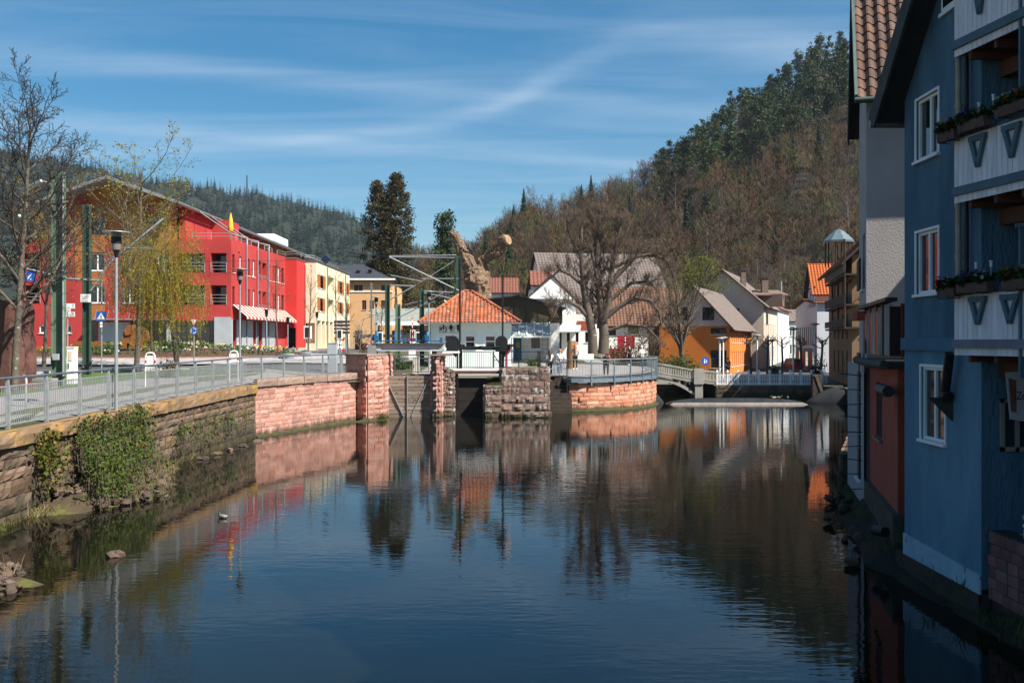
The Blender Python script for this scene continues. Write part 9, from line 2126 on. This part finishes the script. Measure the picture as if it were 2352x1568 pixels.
def ivy_pts(n, y0, y1, z0, z1, nc, drop, out_=.25, lean_=0):
 """curtains of leaves: each cluster starts near the wall top and trails down and out, thinning"""
 C = [(rng.uniform(y0,y1), z1-rng.random()**2*(z1-z0)*.6, rng.uniform(.45,1)*drop, rng.uniform(.10,.32)) for _ in range(nc)]; out = []
 while len(out) < n:
  y, z, L_, w = C[rng.integers(0,nc)]; t = rng.random()**1.2; zz = z-L_*t+rng.normal()*.05; g = max(0, (2.2-zz)/2.0)
  if zz > .05: out.append((-11.72+.22*abs(rng.normal())+out_*g**1.3+.10*math.sin(y*5), y+rng.normal()*w*(1-.4*t)-lean_*g, zz))
 return np.array(out)
P = np.concatenate([ivy_pts(4400, 26.9, 31.6, 1.3, 2.34, 42, 1.8, 1.2, 1.5), ivy_pts(2300, 26.6, 29.6, .9, 1.5, 26, 1.4, 1.4, 1.8)])
link('leaf_cover', leaves_mesh('leaf_cover', P, .040, m_ivy, .8, rng=rng), iv)['kind'] = 'stuff'
P2 = P[rng.integers(0,len(P),1300)]; link('pale_leaves', leaves_mesh('pale_leaves', P2+np.array((.05,0,0)), .034, m_ivyy, .7, rng=rng), iv)['kind'] = 'stuff'
sgs = []
for k in range(700): p = P[rng.integers(0,len(P))]; q = p+np.array((rng.uniform(-.05,.15),rng.uniform(-.25,.25),-rng.uniform(.3,.9))); sgs.append((tuple(p),tuple(q),.009,.005,0))
link('runner', segs_mesh('runner', sgs, m_twig, (3,)), iv)['kind'] = 'stuff'
iv2 = thing('ivy', 'small patch of yellowing ivy on the brown wall left of the big ivy', 'ivy', (-11.7,24.8,1)); P = ivy_pts(700, 24.4, 25.4, 1.1, 2.1, 16, 1.1); link('leaf_cover', leaves_mesh('leaf_cover', P, .042, m_ivyy, .8, rng=rng), iv2)['kind'] = 'stuff'; link('green_leaves', leaves_mesh('green_leaves', P[:350]+np.array((.03,0,0)), .05, m_ivy, .8, rng=rng), iv2)['kind'] = 'stuff'
iv3 = thing('ivy', 'sparse dry creeper on the brown wall beyond the big ivy', 'ivy', (-11.6,37,1)); P = ivy_pts(700, 33.5, 43, .5, 1.5, 40, .8); link('leaf_cover', leaves_mesh('leaf_cover', P, .05, m_ivy, .8, rng=rng), iv3)['kind'] = 'stuff'
sgs = [(tuple(p),tuple(p+np.array((rng.uniform(0,.2),rng.uniform(-.2,.2),rng.uniform(-.7,-.2)))),.006,.004,0) for p in P[:300]]; link('runner', segs_mesh('runner', sgs, m_lbark, (3,)), iv3)['kind'] = 'stuff'
def tufts(name, label, P, n, h, mat, spread=.12, seed=1):
 rng = np.random.default_rng(seed); V, Fc = [], []; k = 0
 for p in P:
  for _ in range(n):
   b0 = p+rng.normal(size=3)*np.array((spread,spread,0)); d_ = np.array((rng.normal()*.45,rng.normal()*.45,1.0)); d_ /= np.linalg.norm(d_); L_ = h*rng.uniform(.5,1.2); w = np.cross(d_, rng.normal(size=3)); w = w/np.linalg.norm(w)*.008; e = b0+d_*L_+np.array((0,0,-L_*.15)); m_ = b0+d_*L_*.55
   V += [b0-w,b0+w,m_+w*.8,m_-w*.8, e]; Fc.append((k,k+1,k+2,k+3)); Fc.append((k+3,k+2,k+4,k+4)); k += 5
 mb = MB(); mb.add(V, [f if f[2] != f[3] else f[:3] for f in Fc]); o = mb.build(name, mat); return tag(o, label, 'grass', kind='stuff')
m_tuft = Mleaf('bank_grass', (.06,.08,.015), (.10,.09,.03), .1, .3); m_dry = Mleaf('dry_grass', (.30,.23,.11), (.20,.15,.07), .1, .3)
rg = random.Random(31)
PB = []
for k in range(150): y = rg.uniform(17,45); f = rg.uniform(.3,1); PB.append(np.array((-11.8+bankf(y)*f, y, bankh(y)*(1-f)+.02)))
tufts('bank_grass', 'green grass tufts along the left bank', PB[:90], 12, .26, m_tuft); tufts('dry_grass', 'dry stems sprouting along the left bank', PB[90:], 12, .45, m_dry, .1, 2)
tufts('pier_grass', 'grass growing on the ledge and foot of the stone pier', [np.array((rg.uniform(xu(1114,56.6),xu(1150,56.6)), rg.uniform(56.3,57.2), zs)) for _ in range(22)]+[np.array((rg.uniform(xu(1015,57.3),xu(1040,57.3)), 57.3, zv(885,57.3)*.0+zv(852,57.5))) for _ in range(10)]+[np.array((rg.uniform(xu(1150,56),xu(1265,56)),56.1,.02)) for _ in range(25)], 12, .22, m_tuft, .06, 3)
tufts('waterline_grass', 'green tuft growing at the corner of the gate pillar', [np.array((xu(878,54.6)+rg.uniform(-.25,.25), 54.5+rg.uniform(-.2,.2), .05)) for _ in range(12)], 14, .5, m_tuft, .08, 4)
V, Fc = [], []; ny, nx = 90, 10; rb_line = Path([(p[0]-.0, p[1]) for p in [(7.15,3),(7.12,15),(7.1,18.4),(7.25,19.2),(8.3,23.6),(9.6,29),(14.6,42.5),(22.3,65.8)]])
for j in range(ny+1):
 p, t = rb_line.at(rb_line.L*j/ny); n1 = Vector((-t.y, t.x)); w_ = .16+.06*math.sin(j*.7)+(.35 if 18.5 < p.y < 24 else 0)
 for i in range(nx+1):
  f = i/nx; q = p+n1*(-.35+(w_+.35)*f); z = (.30 if p.y < 18.6 else .85 if p.y < 25 else .35)*(1-f)**1.3+.06*math.sin(j*1.9+i)+random.uniform(-.05,.05); V.append((q.x,q.y,z if f < .99 else -.4))
for j in range(ny):
 for i in range(nx): a = j*(nx+1)+i; Fc.append((a, a+nx+1, a+nx+2, a+1))
mb = MB(); mb.add(V, Fc, True); tag(mb.build('river_bank', M('mossy_bank', (.022,.022,.009), (.014,.012,.008), 2, .95, bump=.9, bscale=8, bdist=.05)), kind='structure')
PR_ = []
for k in range(45): p, t = rb_line.at(rg.uniform(10,26)); n1 = Vector((-t.y,t.x)); q = p+n1*rg.uniform(-.1,.3); PR_.append(np.array((q.x,q.y,rg.uniform(.1,.4))))
tufts('bank_grass', 'grass and dry stems on the shaded right bank', PR_, 9, .3, m_tuft, .1, 6)
hp2 = thing('rubble_heap', 'mossy stones along the shaded foot of the red house', 'rubble', (7.4,20,.3))
for k in range(14):
 p, t = rb_line.at(rg.uniform(15.8,24)); n1 = Vector((-t.y,t.x)); q = p+n1*rg.uniform(0,.8); s = rg.uniform(.15,.4); o = bpy.data.objects.new('stone', rg.choice(rocks[1::2])); COL.objects.link(o); o.location = (q.x,q.y,rg.uniform(-.02,.25)); o.rotation_euler = (rg.uniform(-.5,.5),rg.uniform(-.5,.5),rg.uniform(0,6)); o.scale = (s,s,s*.8); o.parent = hp2; o.matrix_parent_inverse = Matrix.Translation(-hp2.location)
mb = MB(); P = Path([(-11.55,44.6),(-8.9,52.9),(pc[1][0]-.05,pc[1][1]-.2),(pc[2][0]+.15,pc[2][1]-.1)])
for i in range(40):
 (p, t), (q, t2) = P.at(P.L*i/40), P.at(P.L*(i+1)/40); n1 = Vector((t.y,-t.x)); h1, h2 = .10+.06*math.sin(i*1.3), .10+.06*math.sin((i+1)*1.3)
 mb.quad((p.x+n1.x*.4,p.y+n1.y*.4,-.1),(q.x+n1.x*.4,q.y+n1.y*.4,-.1),(q.x+n1.x*.06,q.y+n1.y*.06,h2),(p.x+n1.x*.06,p.y+n1.y*.06,h1))
tag(mb.build('moss_footing', m_moss), 'dark mossy footing along the pink wall and gate pillar', 'footing')
# ---------------------------------------------------------------- hazy air over the valley
m_haze, nt, N, L, b = mat_new('valley_haze'); N.remove(b); pv = N.new('ShaderNodeVolumePrincipled'); pv.inputs['Color'].default_value = (.62,.80,1,1); pv.inputs['Density'].default_value = .00008; pv.inputs['Anisotropy'].default_value = .2
L.new(pv.outputs[0], N['Material Output'].inputs['Volume'])
mb = MB(); mb.bb(-1500,1500,-200,1700,-2.6,330); tag(mb.build('haze', m_haze), kind='stuff')
